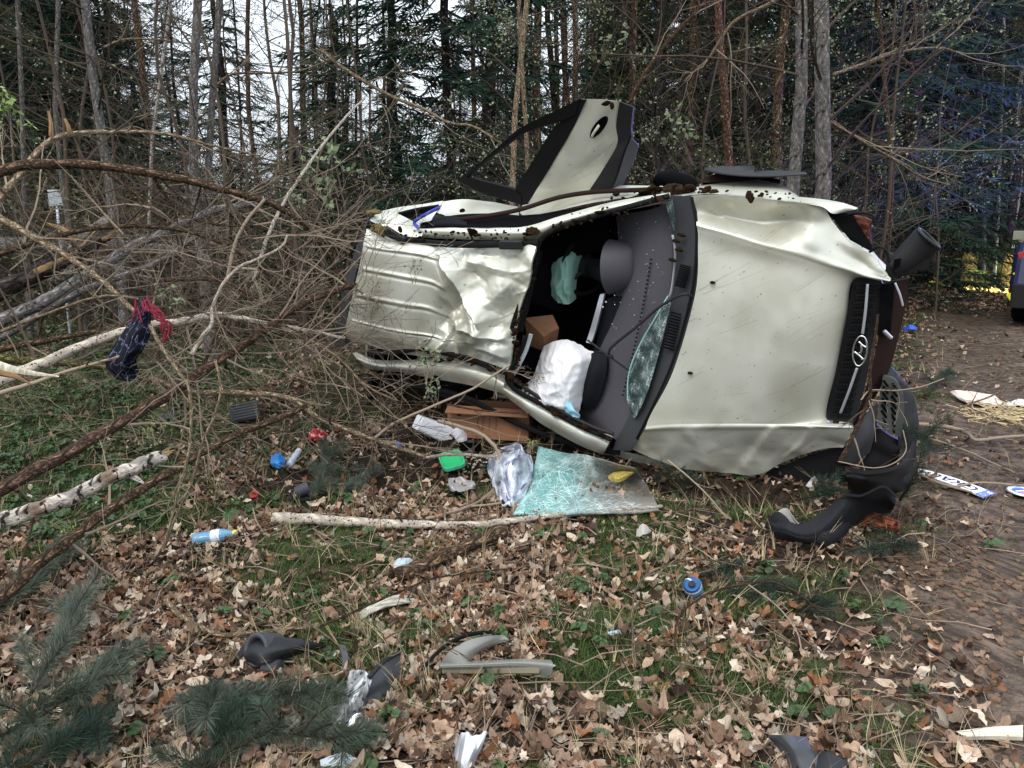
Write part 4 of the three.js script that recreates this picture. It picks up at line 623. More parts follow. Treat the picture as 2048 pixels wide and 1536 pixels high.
// interior: dark shell, seats
{ const b = new MB(), box = (x0, x1, l0, l1, n0, n1) => b.geo(new THREE.BoxGeometry(x1 - x0, l1 - l0, n1 - n0), new THREE.Matrix4().compose(carAt((x0 + x1) / 2, (l0 + l1) / 2, (n0 + n1) / 2), carQuat, new V3(1, 1, 1)));
  box(-2.0, -.15, -1.3, -.02, -.97, -.94); box(-.9, -.15, -1.3, .2, -.97, -.94); box(-2.03, -2.0, -1.3, .02, -.95, -.12); box(-.22, -.19, -1.1, .4, -.95, -.34); C(b, 'cabin_floor', M.lining);
  for (const [l, lab] of [[-.1, 0], [-.7, 1]]) { const s = new MB(); s.box(carAt(-1.05, l, -.62), [.5, .46, .14], carQuat, .05); s.box(carAt(-1.32, l, -.38), [.16, .44, .55], carQuat.clone().multiply(new THREE.Quaternion().setFromAxisAngle(new V3(0, 1, 0), -.25)), .06); const m = C(s, 'seat', M.seat); const h = new MB(); h.box(carAt(-1.4, l, -.06), [.1, .24, .15], carQuat, .04); C(h, 'headrest', M.seat, m); } }
// lower body, sills and floor: the side that lies on the ground and the side in the air
{ const sec = [[-2.06, -.06], [-1.9, -.02], [-1.3, .12], [-.5, .32], [.2, .5], [.75, .56], [1.0, .44]], cs = [[0, -.42], [.04, -.55], [.03, -.72], [-.02, -.9], [-.12, -1.0]];
  const up = sec.map(([x, l]) => cs.map(([dl, n]) => carAt(x, l + dl, n * .97))), lo = sec.map(([x, l]) => cs.map(([dl, n]) => carAt(x, Math.max(-1.38 + .22 * x * 0, l - 1.42 + (x > .3 ? .05 : 0)) - dl * 1.2, n)));
  C(sheet(up, { su: 4, sv: 5, thick: .02 }), 'body_side', M.paint); C(sheet(lo, { su: 4, sv: 5, thick: .02 }), 'body_side', M.paint);
  C(sheet(sec.map(([x, l]) => [carAt(x, l - .12, -.97), carAt(x, l - .7, -1.0), carAt(x, l - 1.3, -.97)]), { su: 5, sv: 5, thick: .02 }), 'underbody', M.black);
  C(sheet([[carAt(-2.05, .14, -.1), carAt(-2.08, -.4, -.1), carAt(-2.05, -.95, -.1)], [carAt(-2.1, .02, -.5), carAt(-2.14, -.7, -.5), carAt(-2.1, -1.36, -.5)], [carAt(-2.08, -.1, -.96), carAt(-2.12, -.7, -.96), carAt(-2.08, -1.36, -.96)]], { su: 5, sv: 5, thick: .02, dir: CF.clone().negate() }), 'rear_end', M.paint);
  for (const [x, l] of [[-1.62, -.14], [-1.62, -1.25], [.35, -.84], [.35, .4]]) { const w = new MB(), p = [[.10, -.07], [.2, -.085], [.262, -.07], [.275, -.03], [.275, .03], [.262, .07], [.2, .085], [.10, .07]]; w.geo(new THREE.LatheGeometry(p.map(([r, y]) => new THREE.Vector2(r, y)), 28), new THREE.Matrix4().compose(carAt(x, l, -.80), carQuat, new V3(1, 1, 1))); const t = C(w, 'wheel', M.rubber); const rm = new MB(); rm.geo(new THREE.CylinderGeometry(.17, .17, .1, 24), new THREE.Matrix4().compose(carAt(x, l, -.80), carQuat, new V3(1, 1, 1))); C(rm, 'rim', M.silver, t); } }
// lower door frames close to the ground, dark
strip([[735, 745, -.05], [790, 770, -.1], [850, 775, -.1], [930, 795, -.1], [1000, 830, -.12], [1070, 862, -.14], [1160, 892, -.16], [1240, 905, -.16]], .02, M.rubber, 'door_frame');
strip([[800, 760, -.16], [870, 785, -.18], [940, 812, -.2], [1000, 850, -.22], [1040, 875, -.26]], .016, M.plastic, 'door_frame');
C(sheet([[[1236, 902, -.18], [1300, 918, -.2], [1377, 940, -.22], [1450, 950, -.22], [1512, 953, -.22]], [[1230, 912, -.22], [1300, 932, -.24], [1377, 948, -.25], [1440, 955, -.25], [1505, 958, -.25]]], { su: 6, sv: 4, thick: .02 }), 'front_wing', M.paintHood, car, 'lower front wing pressed to the ground');
C(sheet([[[1512, 956, -.26], [1570, 932, -.26], [1630, 908, -.28], [1690, 892, -.3]], [[1530, 990, -.3], [1590, 985, -.3], [1650, 960, -.32], [1700, 930, -.34]], [[1540, 1010, -.42], [1600, 1015, -.42], [1650, 1005, -.42], [1700, 980, -.44]]], { su: 5, sv: 6, thick: .02 }), 'wheel_arch', M.plastic);

// grille with its mesh, bar and emblem
const gr = C(plate([[1722, 553, -.19], [1712, 554, -.19], [1706, 562, -.19], [1692, 640, -.19], [1672, 740, -.19], [1652, 833, -.19], [1656, 840, -.2], [1702, 846, -.24], [1712, 838, -.26], [1726, 790, -.27], [1746, 700, -.28], [1762, 620, -.28], [1768, 570, -.27], [1762, 562, -.25]], .03), 'grille', M.plastic);
{ const b = new MB(), row = (x, y, n, d) => b.geo(new THREE.TorusGeometry(.0095, .0034, 5, 6), new THREE.Matrix4().compose(K(x, y, n), carQuat.clone().multiply(new THREE.Quaternion().setFromAxisAngle(new V3(0, 1, 0), .5)), new V3(.85, 1, 1)));
  for (let j = 0; j < 36; j++) { const t = j / 35, y = lerp(572, 832, t), xl = lerp(1710, 1657, t), xr = lerp(1764, 1706, t); for (let i = 0; i < 7; i++) row(lerp(xl + 5, xr - 5, (i + (j % 2) * .5) / 7), y, lerp(-.175, -.245, i / 7), 0); } const m = C(b, 'grille_mesh', M.rubber, gr); m.userData.kind = 'stuff'; }
strip([[1735, 568, -.2], [1731, 620, -.19], [1725, 668, -.19]], .008, M.silver, 'grille_bar', .6, gr);
strip([[1714, 736, -.19], [1698, 782, -.18], [1681, 826, -.18]], .008, M.silver, 'grille_bar', .6, gr);
{ const b = new MB(), pts = []; for (let k = 0; k <= 40; k++) { const a = k / 40 * TAU; pts.push(K(1720 + 14 * Math.cos(a) + 3 * Math.sin(a) * -1, 702 + 30 * Math.sin(a), -.155)); } b.tube(pts, .0042, 8, { cap: false });
  const P = (x, y) => K(1640 + x * .2083, 540 + y * .2083, -.155), bar = (l) => b.tube(smooth(l.map(([x, y]) => P(x, y)), 14), (t) => .006, 6, { flat: .5 }); bar([[372, 690], [400, 720], [440, 745]]); bar([[330, 790], [370, 820], [412, 862]]); bar([[400, 725], [392, 790], [372, 805]]); C(b, 'emblem', M.chrome, gr); }
// radiator support, bumper remains and torn parts at the nose
C(sheet([[[1770, 566, -.3], [1795, 562, -.34], [1820, 556, -.4]], [[1763, 640, -.3], [1788, 640, -.36], [1808, 628, -.42]], [[1745, 730, -.31], [1766, 730, -.37], [1784, 724, -.44]], [[1722, 810, -.31], [1742, 800, -.36], [1764, 770, -.42]], [[1706, 850, -.3], [1722, 842, -.34], [1740, 810, -.4]]], { su: 4, sv: 6, thick: .04 }), 'bumper_core', M.maroon);
C(sheet([[[1766, 570, -.24], [1790, 566, -.28]], [[1760, 620, -.25], [1785, 622, -.3]], [[1752, 670, -.25], [1780, 672, -.31]]], { su: 4, sv: 5, thick: .03, dent: (u, v, X, L) => .02 * noise(X * 20, L * 20, 2) }), 'headlamp_housing', M.black);
strip([[1790, 566, -.26], [1800, 590, -.27], [1806, 612, -.28]], .006, M.silver, 'lamp_edge', .4);
C((() => { const b = new MB(); b.tube([K(1782, 676, -.26), K(1768, 662, -.24)], .011, 10); return b; })(), 'bracket', M.silver);
C((() => { const b = new MB(); tubeK(b, [[1782, 535, -.32], [1806, 520, -.33], [1832, 498, -.34], [1856, 478, -.34]], (t) => .05 + .028 * Math.sin(Math.PI * Math.min(1, t * 1.1)) * 0 + .03 * t, 20, { cap: false, flat: .75 }); return b; })(), 'air_duct', M.plastic, car, 'torn dark plastic air duct jutting from the nose');
C((() => { const b = new MB(), q = K(1857, 477, -.34), e = K(1832, 498, -.34), d = q.clone().sub(e).normalize(); b.geo(new THREE.TorusGeometry(.078, .010, 8, 28), new THREE.Matrix4().compose(q, new THREE.Quaternion().setFromUnitVectors(new V3(0, 0, 1), d), new V3(1, .8, 1))); return b; })(), 'duct_rim', M.plastic);
C(plate([[1774, 505, -.3], [1792, 512, -.3], [1830, 520, -.32], [1868, 505, -.34], [1864, 520, -.34], [1852, 536, -.34], [1820, 546, -.33], [1778, 558, -.3], [1772, 540, -.28]], .06), 'duct_flange', M.plastic);
C(plate([[1788, 520, -.27], [1802, 517, -.27], [1800, 532, -.27], [1786, 540, -.27]], .02), 'duct_hole', M.black);
C((() => { const b = new MB(); tubeK(b, [[1690, 448, -.34], [1705, 442, -.34], [1724, 446, -.34], [1738, 452, -.34]], .03, 8, { bump: .3 }); tubeK(b, [[1728, 452, -.34], [1732, 480, -.34], [1734, 492, -.33]], .026, 8, { bump: .2 }); return b; })(), 'hinge_bracket', M.rust, car, 'rusty red brown bracket laid bare behind the bonnet edge');
C(plate([[1650, 425, -.2], [1690, 425, -.3], [1730, 440, -.36], [1740, 470, -.36], [1745, 505, -.3], [1700, 480, -.24], [1668, 440, -.2]], .2), 'engine_bay', M.black);
for (const l of [[[1700, 430, -.3], [1722, 426, -.3], [1746, 432, -.3], [1750, 450, -.3]], [[1738, 505, -.24], [1756, 494, -.22], [1772, 500, -.2], [1778, 525, -.2]]]) strip(l, .006, M.rubber, 'cable', 1);
C(sheet([[[1706, 855, -.28], [1732, 830, -.3], [1756, 808, -.36]], [[1694, 900, -.28], [1728, 880, -.28], [1752, 858, -.32]], [[1676, 926, -.3], [1706, 926, -.3], [1740, 905, -.34]]], { su: 5, sv: 6, thick: .03 }), 'bumper_panel', M.greyPlastic);
const lower = C(sheet([[[1766, 752, -.36], [1790, 760, -.38], [1806, 790, -.42]], [[1760, 800, -.33], [1785, 810, -.36], [1808, 835, -.42]], [[1752, 842, -.3], [1778, 862, -.33], [1802, 876, -.4]]], { su: 5, sv: 5, thick: .03 }), 'lower_grille', std({ color: lin(.055, .058, .052), roughness: .8 }));
for (let k = 0; k < 8; k++) for (const c of [0, 1]) { const t = k / 7, b = new MB(); b.box(K(lerp(1772, 1766, t) + c * 18, lerp(768, 852, t) + c * 6, -.325 - c * .03), [.05, .012, .012], carQuat.clone().multiply(new THREE.Quaternion().setFromAxisAngle(new V3(0, 0, 1), -.7)), .003); C(b, 'slot', M.black, lower); }
C(sheet([[[1752, 845, -.34], [1780, 870, -.38], [1804, 880, -.46]], [[1745, 890, -.34], [1775, 905, -.38], [1800, 900, -.46]], [[1720, 935, -.36], [1760, 950, -.4], [1795, 930, -.46]]], { su: 7, sv: 7, thick: .03, dent: (u, v, X, L) => .035 * facet(X * 10, L * 10, 6) }), 'bumper_corner', M.plastic);
C(sheet([[[1766, 742, -.42], [1784, 738, -.46], [1802, 752, -.52]], [[1790, 772, -.44], [1806, 770, -.5], [1826, 792, -.58]], [[1800, 826, -.44], [1814, 826, -.5], [1838, 846, -.58]], [[1796, 878, -.42], [1818, 884, -.48], [1832, 896, -.56]], [[1806, 926, -.42], [1812, 936, -.48], [1822, 930, -.54]]], { su: 8, sv: 8, thick: .012, dent: (u, v, X, L) => .05 * facet(X * 9, L * 9, 4) + .02 * facet(X * 22, L * 20, 7) }), 'bumper_skin', M.plastic, car, 'torn crumpled edge of the black bumper');

// the open front door standing up from the upper side
{ const d = -.42, KD = (x, y, n = 0) => K(x, y, n + .30 * clamp((400 - y) / 200, -.1, 1));
  const door = C(sheet([[[1160, 198, d], [1200, 199, d], [1238, 203, d]], [[1140, 240, d], [1186, 243, d + .02], [1232, 250, d]], [[1118, 285, d], [1176, 288, d + .035], [1234, 288, d]], [[1086, 335, d], [1150, 336, d + .04], [1208, 335, d]], [[1062, 372, d], [1120, 376, d + .02], [1180, 378, d]], [[1046, 408, d], [1108, 402, d], [1164, 398, d]]], { at: KD, su: 9, sv: 7, thick: .03, dent: (u, v, X, L) => .006 * fbm(X * 4, L * 4, 5, 2) + .022 * gauss(u - .9, .6) * gauss(v - 4.2, .5) }), 'front_door', M.paint, car, 'front door swung open and pointing up');
  C(sheet([[[1236, 202, d], [1266, 214, d - .06]], [[1231, 250, d], [1262, 256, d - .06]], [[1235, 288, d], [1262, 276, d - .06]], [[1208, 335, d], [1244, 322, d - .06]], [[1178, 380, d], [1224, 380, d - .06]]], { at: KD, su: 4, sv: 7, thick: .03 }), 'door_edge', M.plastic, door);
  C(sheet([[[1262, 276, d - .05], [1276, 290, d - .14]], [[1250, 306, d - .05], [1268, 318, d - .14]], [[1238, 345, d - .05], [1254, 350, d - .14]], [[1224, 382, d - .05], [1240, 376, d - .14]]], { at: KD, su: 3, sv: 5, thick: .02 }), 'door_trim', M.greyPlastic, door);
  C(plate([[1160, 198, d + .005], [1172, 199, d + .01], [1150, 250, d + .01], [1078, 372, d + .01], [1052, 412, d + .01], [1036, 408, d], [1030, 380, d], [1104, 258, d], [1124, 240, d]], .05, CN, KD), 'door_belt', M.rubber, door);
  for (const o of [[[1159, 198], [1110, 222], [1062, 244], [1066, 258], [1126, 240], [1150, 230]], [[1062, 244], [1033, 260], [1000, 290], [958, 326], [914, 360], [932, 354], [975, 318], [1014, 288], [1044, 266], [1066, 258]], [[914, 360], [924, 372], [984, 392], [1044, 410], [1042, 392], [1026, 378], [980, 366], [932, 354]]]) C(plate(o.map(([x, y]) => [x, y, d + .012]), .05, CN, KD), 'window_frame', M.rubber, door);
  const h = C((() => { const b = new MB(), N = 24, c0 = KD(1198, 254, d + .035); for (let r = 0; r <= 4; r++) for (let k = 0; k <= N; k++) { const a = k / N * TAU, q = r / 4, u = 27 * q * Math.cos(a), w = 10 * q * Math.sin(a), p = KD(1198 + u * .62 + w * .78, 254 - u * .78 + w * .62, d + .037 - .012 * (1 - q * q)); b.v(p.x, p.y, p.z, 0, 0); } for (let r = 0; r < 4; r++) for (let k = 0; k < N; k++) { const a = r * (N + 1) + k; b.q(a, a + N + 1, a + N + 2, a + 1); } return b; })(), 'handle', M.black, door);
  const b = new MB(); b.tube([KD(1184, 272, d + .045), KD(1190, 262, d + .058), KD(1198, 251, d + .055)], .010, 8, { flat: .6 }); C(b, 'handle_pull', M.paint, h);
}
// crazed remains of the windscreen still hanging in the frame
const crazed = (seed, cell, tint, edgeA) => {
  const S = 1024, n = Math.floor(S / cell), pts = []; reseed(seed); for (let j = 0; j < n; j++) for (let i = 0; i < n; i++) pts.push([(i + rnd()) / n, (j + rnd()) / n]);
  return tex(S, S, (u, v) => { const ci = Math.floor(u * n), cj = Math.floor(v * n); let d1 = 9, d2 = 9, id = 0; for (let j = -1; j <= 1; j++) for (let i = -1; i <= 1; i++) { const a = ((ci + i) % n + n) % n, b = ((cj + j) % n + n) % n, q = pts[b * n + a]; let dx = Math.abs(q[0] - u), dy = Math.abs(q[1] - v); dx = Math.min(dx, 1 - dx); dy = Math.min(dy, 1 - dy); const d = Math.hypot(dx, dy); if (d < d1) { d2 = d1; d1 = d; id = b * n + a; } else if (d < d2) d2 = d; }
    const e = 1 - ss((d2 - d1) * n, .04, .22), w = ((id * 7919) % 100) / 100, m = clamp(.5 + 1.6 * tf(u, v, 4, 4, seed, 3), 0, 1), l = clamp(e * (.35 + .65 * m) + (w > .84 ? .5 : 0) * m, 0, 1); return [lerp(tint[0], .86, l), lerp(tint[1], .93, l), lerp(tint[2], .92, l), clamp(edgeA + .6 * l + .12 * w, 0, 1)]; }, true);
};
const glassTex = crazed(61, 17, [.30, .48, .47], .38), glassTex2 = crazed(62, 20, [.13, .14, .14], .6);
M.crazed = new THREE.MeshPhysicalMaterial({ map: glassTex, alphaMap: null, roughness: .25, side: THREE.DoubleSide, transparent: true, opacity: 1 });
{ const g = crazed(63, 24, [.10, .15, .15], .5); g.repeat.set(3.2, 3.2); M.shard = new THREE.MeshPhysicalMaterial({ map: g, roughness: .2, side: THREE.DoubleSide });
  C(sheet([[[1336, 592, -.03], [1339, 597, -.03], [1342, 606, -.03]], [[1308, 640, -.04], [1322, 645, -.03], [1332, 650, -.03]], [[1282, 685, -.06], [1304, 690, -.03], [1318, 705, -.03]], [[1258, 745, -.08], [1284, 752, -.04], [1300, 768, -.03]], [[1255, 800, -.09], [1272, 806, -.05], [1284, 810, -.03]], [[1264, 834, -.09], [1268, 836, -.06], [1272, 834, -.05]]], { su: 8, sv: 8, thick: .006, dent: (u, v, X, L) => .012 * fbm(X * 9, L * 9, 3, 2) }), 'windscreen_shard', M.shard, car, 'hanging strip of crazed windscreen with a teal edge');
  strip([[1336, 592, -.028], [1308, 640, -.038], [1282, 685, -.058], [1258, 745, -.078], [1255, 800, -.088]], .0045, std({ color: lin(.32, .58, .55), roughness: .3 }), 'shard_edge', 1);
  C(plate([[1330, 402, -.02], [1344, 398, -.02], [1350, 440, -.02], [1349, 465, -.03], [1340, 440, -.03], [1333, 415, -.02]], .006), 'windscreen_shard', M.shard); }
{ const b = new MB(); reseed(66); for (let k = 0; k < 80; k++) { const x = rr(1215, 1340), y = rr(430, 700); b.geo(new THREE.TetrahedronGeometry(rr(.0016, .004)), new THREE.Matrix4().compose(K(x, y, lerp(-.17, -.10, (x - 1215) / 125)), new THREE.Quaternion().setFromEuler(new THREE.Euler(rr(0, 6), rr(0, 6), 0)), new V3(1, 1, 1))); } const m = C(b, 'glass_crumbs', std({ color: lin(.75, .8, .8), roughness: .2 })); m.userData.kind = 'stuff'; }

// ---------------------------------------------------------------- things thrown out of the car and lying about
const UPV = new V3(0, 1, 0);
const GS = (rows, o = {}) => sheet(rows, { at: G, dir: UPV, su: 6, sv: 6, uv: (a, u, v) => [u, v], ...o });
const GP = (outline, th) => plate(outline, th, UPV, G);
const item = (name, label, cat, px, py, build, group) => { const t = thing(name, label, cat, G(px, py), group); build(t, G(px, py)); return t; };
const one = (name, label, cat, b, mat, px, py) => { const t = thing(name, label, cat, G(px, py)); b.build('body', mat, t); return t; };
const crinkle = (a, f, s = 1) => (u, v, X, L) => a * (1 - 2 * Math.abs(noise(X * f + s, L * f, s))) + a * .4 * noise(X * f * 3, L * f * 3, s);
// the fallen rear screen, crazed: teal on one side, grey with grit on the other
{ const base = canvas(1024, 512, (g, w, h) => { reseed(69); g.fillStyle = '#6f6b67'; g.fillRect(0, 0, w, h);
    for (let k = 0; k < 5200; k++) { g.fillStyle = `rgba(${rnd() < .5 ? '190,190,185' : '40,36,34'},${rr(.15, .6)})`; g.fillRect(rr(0, w), rr(0, h), rr(1, 3.5), rr(1, 3.5)); }
    const gr = g.createLinearGradient(0, 0, w, 120); gr.addColorStop(0, 'rgba(96,150,146,1)'); gr.addColorStop(.34, 'rgba(88,138,134,.96)'); gr.addColorStop(.62, 'rgba(120,150,146,.25)'); gr.addColorStop(.8, 'rgba(120,150,146,0)'); g.fillStyle = gr; g.fillRect(0, 0, w, h);
    for (let k = 0; k < 70; k++) { const x = rr(0, w * .6), y = rr(0, h), r = rr(15, 70), q = g.createRadialGradient(x, y, 0, x, y, r), c = rnd() < .5 ? '30,62,60' : '222,240,238'; q.addColorStop(0, `rgba(${c},${rr(.1, .4)})`); q.addColorStop(1, `rgba(${c},0)`); g.fillStyle = q; g.fillRect(x - r, y - r, 2 * r, 2 * r); }
    const line = (x, y, a, l, lw, al) => { g.strokeStyle = `rgba(236,250,248,${al})`; g.lineWidth = lw; g.beginPath(); g.moveTo(x, y); const n = 7; for (let q = 0; q < n; q++) { a += rr(-.35, .35); x += Math.cos(a) * l / n; y += Math.sin(a) * l / n; g.lineTo(x, y); } g.stroke(); };
    for (const [cx, cy, n] of [[250, 330, 16], [420, 180, 10], [90, 120, 8]]) for (let k = 0; k < n; k++) line(cx + rr(-12, 12), cy + rr(-12, 12), rr(0, TAU), rr(60, 420), rr(1, 3.2), rr(.25, .85));
    for (let k = 0; k < 1500; k++) { const x = w * Math.pow(rnd(), 1.35) * .85; line(x, rr(0, h), rnd() < .6 ? rr(-.5, .9) : rr(0, TAU), rr(20, 120), rr(.8, 2.6), rr(.2, .75)); } });
  one('windscreen_glass', 'crazed sheet of windscreen glass, teal at one end, flat on the leaves before the wreck', 'broken glass', GS([
    [[1077, 895, .12], [1140, 908, .12], [1205, 921, .10], [1270, 938, .06]], [[1068, 935, .07], [1140, 945, .09], [1215, 955, .07], [1290, 968, .05]],
    [[1050, 985, .04], [1130, 990, .06], [1215, 995, .055], [1308, 995, .04]], [[1026, 1033, .03], [1110, 1030, .045], [1210, 1028, .045], [1318, 1020, .03]]], { su: 10, sv: 10, thick: .006, dent: crinkle(.012, 3.2, 4) }), new THREE.MeshPhysicalMaterial({ map: base, roughness: .3, clearcoat: .4, side: THREE.DoubleSide }), 1170, 970); }
{ const t = tex(256, 256, (u, v) => { const a = clamp(.5 + 1.4 * tf(u, v, 7, 7, 3, 5), 0, 1), p = ss(tf(u, v, 6, 6, 11, 3), .18, .3); return [lerp(.45 + .5 * a, .35, p), lerp(.47 + .5 * a, .36, p), lerp(.54 + .46 * a, .48, p)]; }, true);
  one('plastic_bag', 'crumpled silvery plastic bag beside the fallen windscreen glass', 'plastic bag', GS([
    [[1012, 898, .14], [1035, 893, .16], [1058, 912, .12]], [[985, 915, .10], [1025, 918, .20], [1066, 930, .08]], [[975, 945, .05], [1020, 948, .15], [1064, 960, .06]], [[990, 985, .03], [1020, 990, .08], [1052, 990, .04]], [[1000, 1010, .02], [1020, 1018, .03], [1036, 1012, .02]]], { su: 12, sv: 10, dent: crinkle(.028, 11, 2), thick: .004 }), new THREE.MeshPhysicalMaterial({ map: t, roughness: .3, metalness: .2, side: THREE.DoubleSide }), 1020, 960); }
const cardTex = (draw) => canvas(512, 256, (g, w, h) => { g.fillStyle = '#8f6850'; g.fillRect(0, 0, w, h); reseed(70); for (let k = 0; k < 900; k++) { g.fillStyle = `rgba(${rnd() < .5 ? '70,40,25' : '220,170,130'},${rr(.02, .07)})`; g.fillRect(rr(0, w), rr(0, h), rr(10, 90), 1.5); } draw(g, w, h); });
const scribble = (g, x, y, s) => { g.strokeStyle = 'rgba(50,25,22,.85)'; g.lineWidth = 5 * s; g.beginPath(); g.arc(x + 62 * s, y, 62 * s, Math.PI * .62, Math.PI * 1.18); g.stroke(); g.lineWidth = 2.5 * s; for (let r = 0; r < 3; r++) { g.beginPath(); for (let k = 0; k < 13; k++) { const yy = y - 60 * s + k * 9 * s, xx = x + (34 + r * 42) * s + (k % 2 ? 9 : -6) * s * (r ? .6 : 1.1); k ? g.lineTo(xx, yy) : g.moveTo(xx, yy); } g.stroke(); } };
// a cardboard box of thin walls, its open side towards dirO
function cardboardBox(parent, center, size, q, mat, th = .006) {
  const [w, h, d] = size, add1 = (n, p, s) => { const b = new MB(); b.geo(new THREE.BoxGeometry(...s), new THREE.Matrix4().compose(p.clone().applyQuaternion(q).add(center), q, new V3(1, 1, 1))); return b.build(n, mat, parent); };
  add1('panel', new V3(0, 0, d / 2), [w, h, th]); add1('panel', new V3(0, 0, -d / 2), [w, h, th]); add1('panel', new V3(-w / 2, 0, 0), [th, h - .002, d - th * 2]); add1('panel', new V3(w / 2, 0, 0), [th, h - .002, d - th * 2]); add1('panel', new V3(0, -h / 2, 0), [w - .01, th, d - .01]);
  const fl = (x, a, s) => { const b = new MB(), m = new THREE.Matrix4().compose(new V3(0, h / 2, x).applyQuaternion(q).add(center), q.clone().multiply(new THREE.Quaternion().setFromEuler(new THREE.Euler(a, 0, 0))), new V3(1, 1, 1)); b.geo(new THREE.BoxGeometry(w, th * .8, s).translate(0, 0, Math.sign(x) * s / 2), m); b.build('flap', mat, parent); };
  fl(d / 2 + .004, .35, .1); fl(-d / 2 - .004, -.9, .1);
}
{ const p = G(980, 884), t = thing('cardboard_box', 'brown cardboard box with dark markings wedged under the wreck', 'cardboard box', p); const m = std({ map: cardTex((g) => { scribble(g, 190, 130, 1); g.fillStyle = 'rgba(40,20,16,.8)'; g.fillRect(60, 60, 26, 22); }), roughness: .9 });
  cardboardBox(t, p.clone().add(new V3(.0, .12, -.14)), [.56, .22, .24], new THREE.Quaternion().setFromEuler(new THREE.Euler(-.06, -.12, -.04)), m); }
{ const p = K(1084, 662, -.3), t = thing('cardboard_box', 'small cardboard box with a curved mark inside the cabin', 'cardboard box', p); const m = std({ map: cardTex((g) => { g.strokeStyle = 'rgba(50,28,24,.8)'; g.lineWidth = 9; g.beginPath(); g.ellipse(300, 110, 80, 34, -.1, 1.8, 5.2); g.stroke(); g.fillRect(110, 40, 20, 16); }), roughness: .9 });
  const b = (n, o, th) => plate(o, th).build(n, m, t); b('panel', [[1049, 636, -.25], [1104, 630, -.3], [1117, 656, -.27], [1087, 673, -.22]], .01); b('panel', [[1087, 673, -.221], [1117, 656, -.271], [1112, 690, -.32], [1092, 704, -.3]], .01); b('panel', [[1049, 637, -.252], [1087, 674, -.222], [1092, 705, -.3], [1056, 690, -.32]], .01); b('panel', [[1049, 640, -.4], [1110, 640, -.42], [1110, 690, -.42], [1056, 690, -.42]], .01); }
const whiteP = std({ color: lin(.72, .72, .76), roughness: .4 });
item('plastic_tub', 'white plastic tub on its side in front of the cardboard box', 'tub', 866, 880, (t, p) => {      // a tapered tub with a foot and a rim
  const q = new THREE.Quaternion().setFromEuler(new THREE.Euler(0, .55, -.5)), c = p.clone().add(new V3(0, .075, -.02)), P = (x, y, z) => new V3(x, y, z).applyQuaternion(q).add(c), b = new MB();
  const prof = [[-.13, .046], [-.128, .05], [.12, .064], [.12, .07], [.13, .07], [.13, .062], [-.115, .044]], N = 28; prof.forEach(([x, r]) => { for (let k = 0; k <= N; k++) { const a = k / N * TAU, cc = Math.cos(a), s = Math.sin(a), sq = Math.pow(Math.abs(cc) ** 12 + Math.abs(s) ** 12, -1 / 12), v = P(x, cc * r * sq, s * r * sq * 1.05); b.v(v.x, v.y, v.z); } });
  for (let r = 0; r < prof.length - 1; r++) for (let k = 0; k < N; k++) { const a = r * (N + 1) + k; b.q(a, a + N + 1, a + N + 2, a + 1); } const e = P(-.13, 0, 0), ci = b.v(e.x, e.y, e.z); for (let k = 0; k < N; k++) b.t(ci, k, k + 1); b.build('body', whiteP, t); });
one('plastic_flap', 'torn pale plastic flap between the white tub and the cardboard box', 'plastic scrap', GS([[[902, 862, .10], [918, 856, .12], [934, 870, .11]], [[908, 874, .06], [922, 874, .07], [934, 880, .07]], [[918, 888, .02], [924, 889, .03], [930, 888, .03]]], { dent: crinkle(.006, 14), thick: .003 }), std({ color: lin(.5, .48, .53), roughness: .6 }), 920, 886);
item('black_tray', 'black plastic tray standing behind the green lid', 'tray', 942, 905, (t) => { GS([[[922, 884, .09], [942, 880, .1], [960, 886, .09]], [[920, 898, .03], [942, 898, .05], [960, 900, .03]], [[926, 908, .01], [942, 910, .02], [956, 908, .01]]], { thick: .01 }).build('base', M.plastic, t); GS([[[918, 884, .10], [962, 886, .10]], [[916, 900, .04], [964, 902, .04]]], { thick: .004 }).build('rim', M.black, t); });
item('box_lid', 'green square plastic lid with a raised rim on the leaves', 'lid', 904, 922, (t) => { const g = std({ color: lin(.02, .40, .14), roughness: .45 }), c = G(904, 921, .075), q = new THREE.Quaternion().setFromEuler(new THREE.Euler(.28, .32, .12)), P = (x, y, z) => new V3(x, y, z).applyQuaternion(q).add(c), N = 36, b = new MB(), e = new MB(), R2 = (r, k) => { const a = k / N * TAU, cc = Math.cos(a), s = Math.sin(a), f = r * Math.pow(Math.abs(cc) ** 5 + Math.abs(s) ** 5, -1 / 5); return [cc * f, s * f * 1.25]; };
  const c0 = P(0, 0, 0), i0 = b.v(c0.x, c0.y, c0.z); for (let k = 0; k <= N; k++) { const [x, z] = R2(.062, k), v = P(x, 0, z); b.v(v.x, v.y, v.z); } for (let k = 0; k < N; k++) b.t(i0, i0 + 1 + k + 1, i0 + 1 + k);
  for (const [r, y] of [[.06, -.004], [.061, .012], [.066, .016], [.072, .012], [.072, -.008]]) for (let k = 0; k <= N; k++) { const [x, z] = R2(r, k), v = P(x, y, z); e.v(v.x, v.y, v.z); } for (let r = 0; r < 4; r++) for (let k = 0; k < N; k++) { const a = r * (N + 1) + k; e.q(a, a + 1, a + N + 2, a + N + 1); } b.build('panel', g, t); e.build('rim', std({ color: lin(.06, .42, .22), roughness: .4 }), t); });
one('foil_tray', 'squashed silver grey foil tray on the leaves by the green lid', 'foil tray', GS([[[896, 960, .02], [915, 955, .06], [945, 962, .02]], [[898, 970, .06], [920, 968, .025], [950, 970, .06]], [[900, 982, .02], [925, 984, .05], [952, 978, .02]]], { dent: crinkle(.012, 12, 3), thick: .003 }), std({ color: lin(.42, .4, .4), metalness: .4, roughness: .45 }), 924, 972);
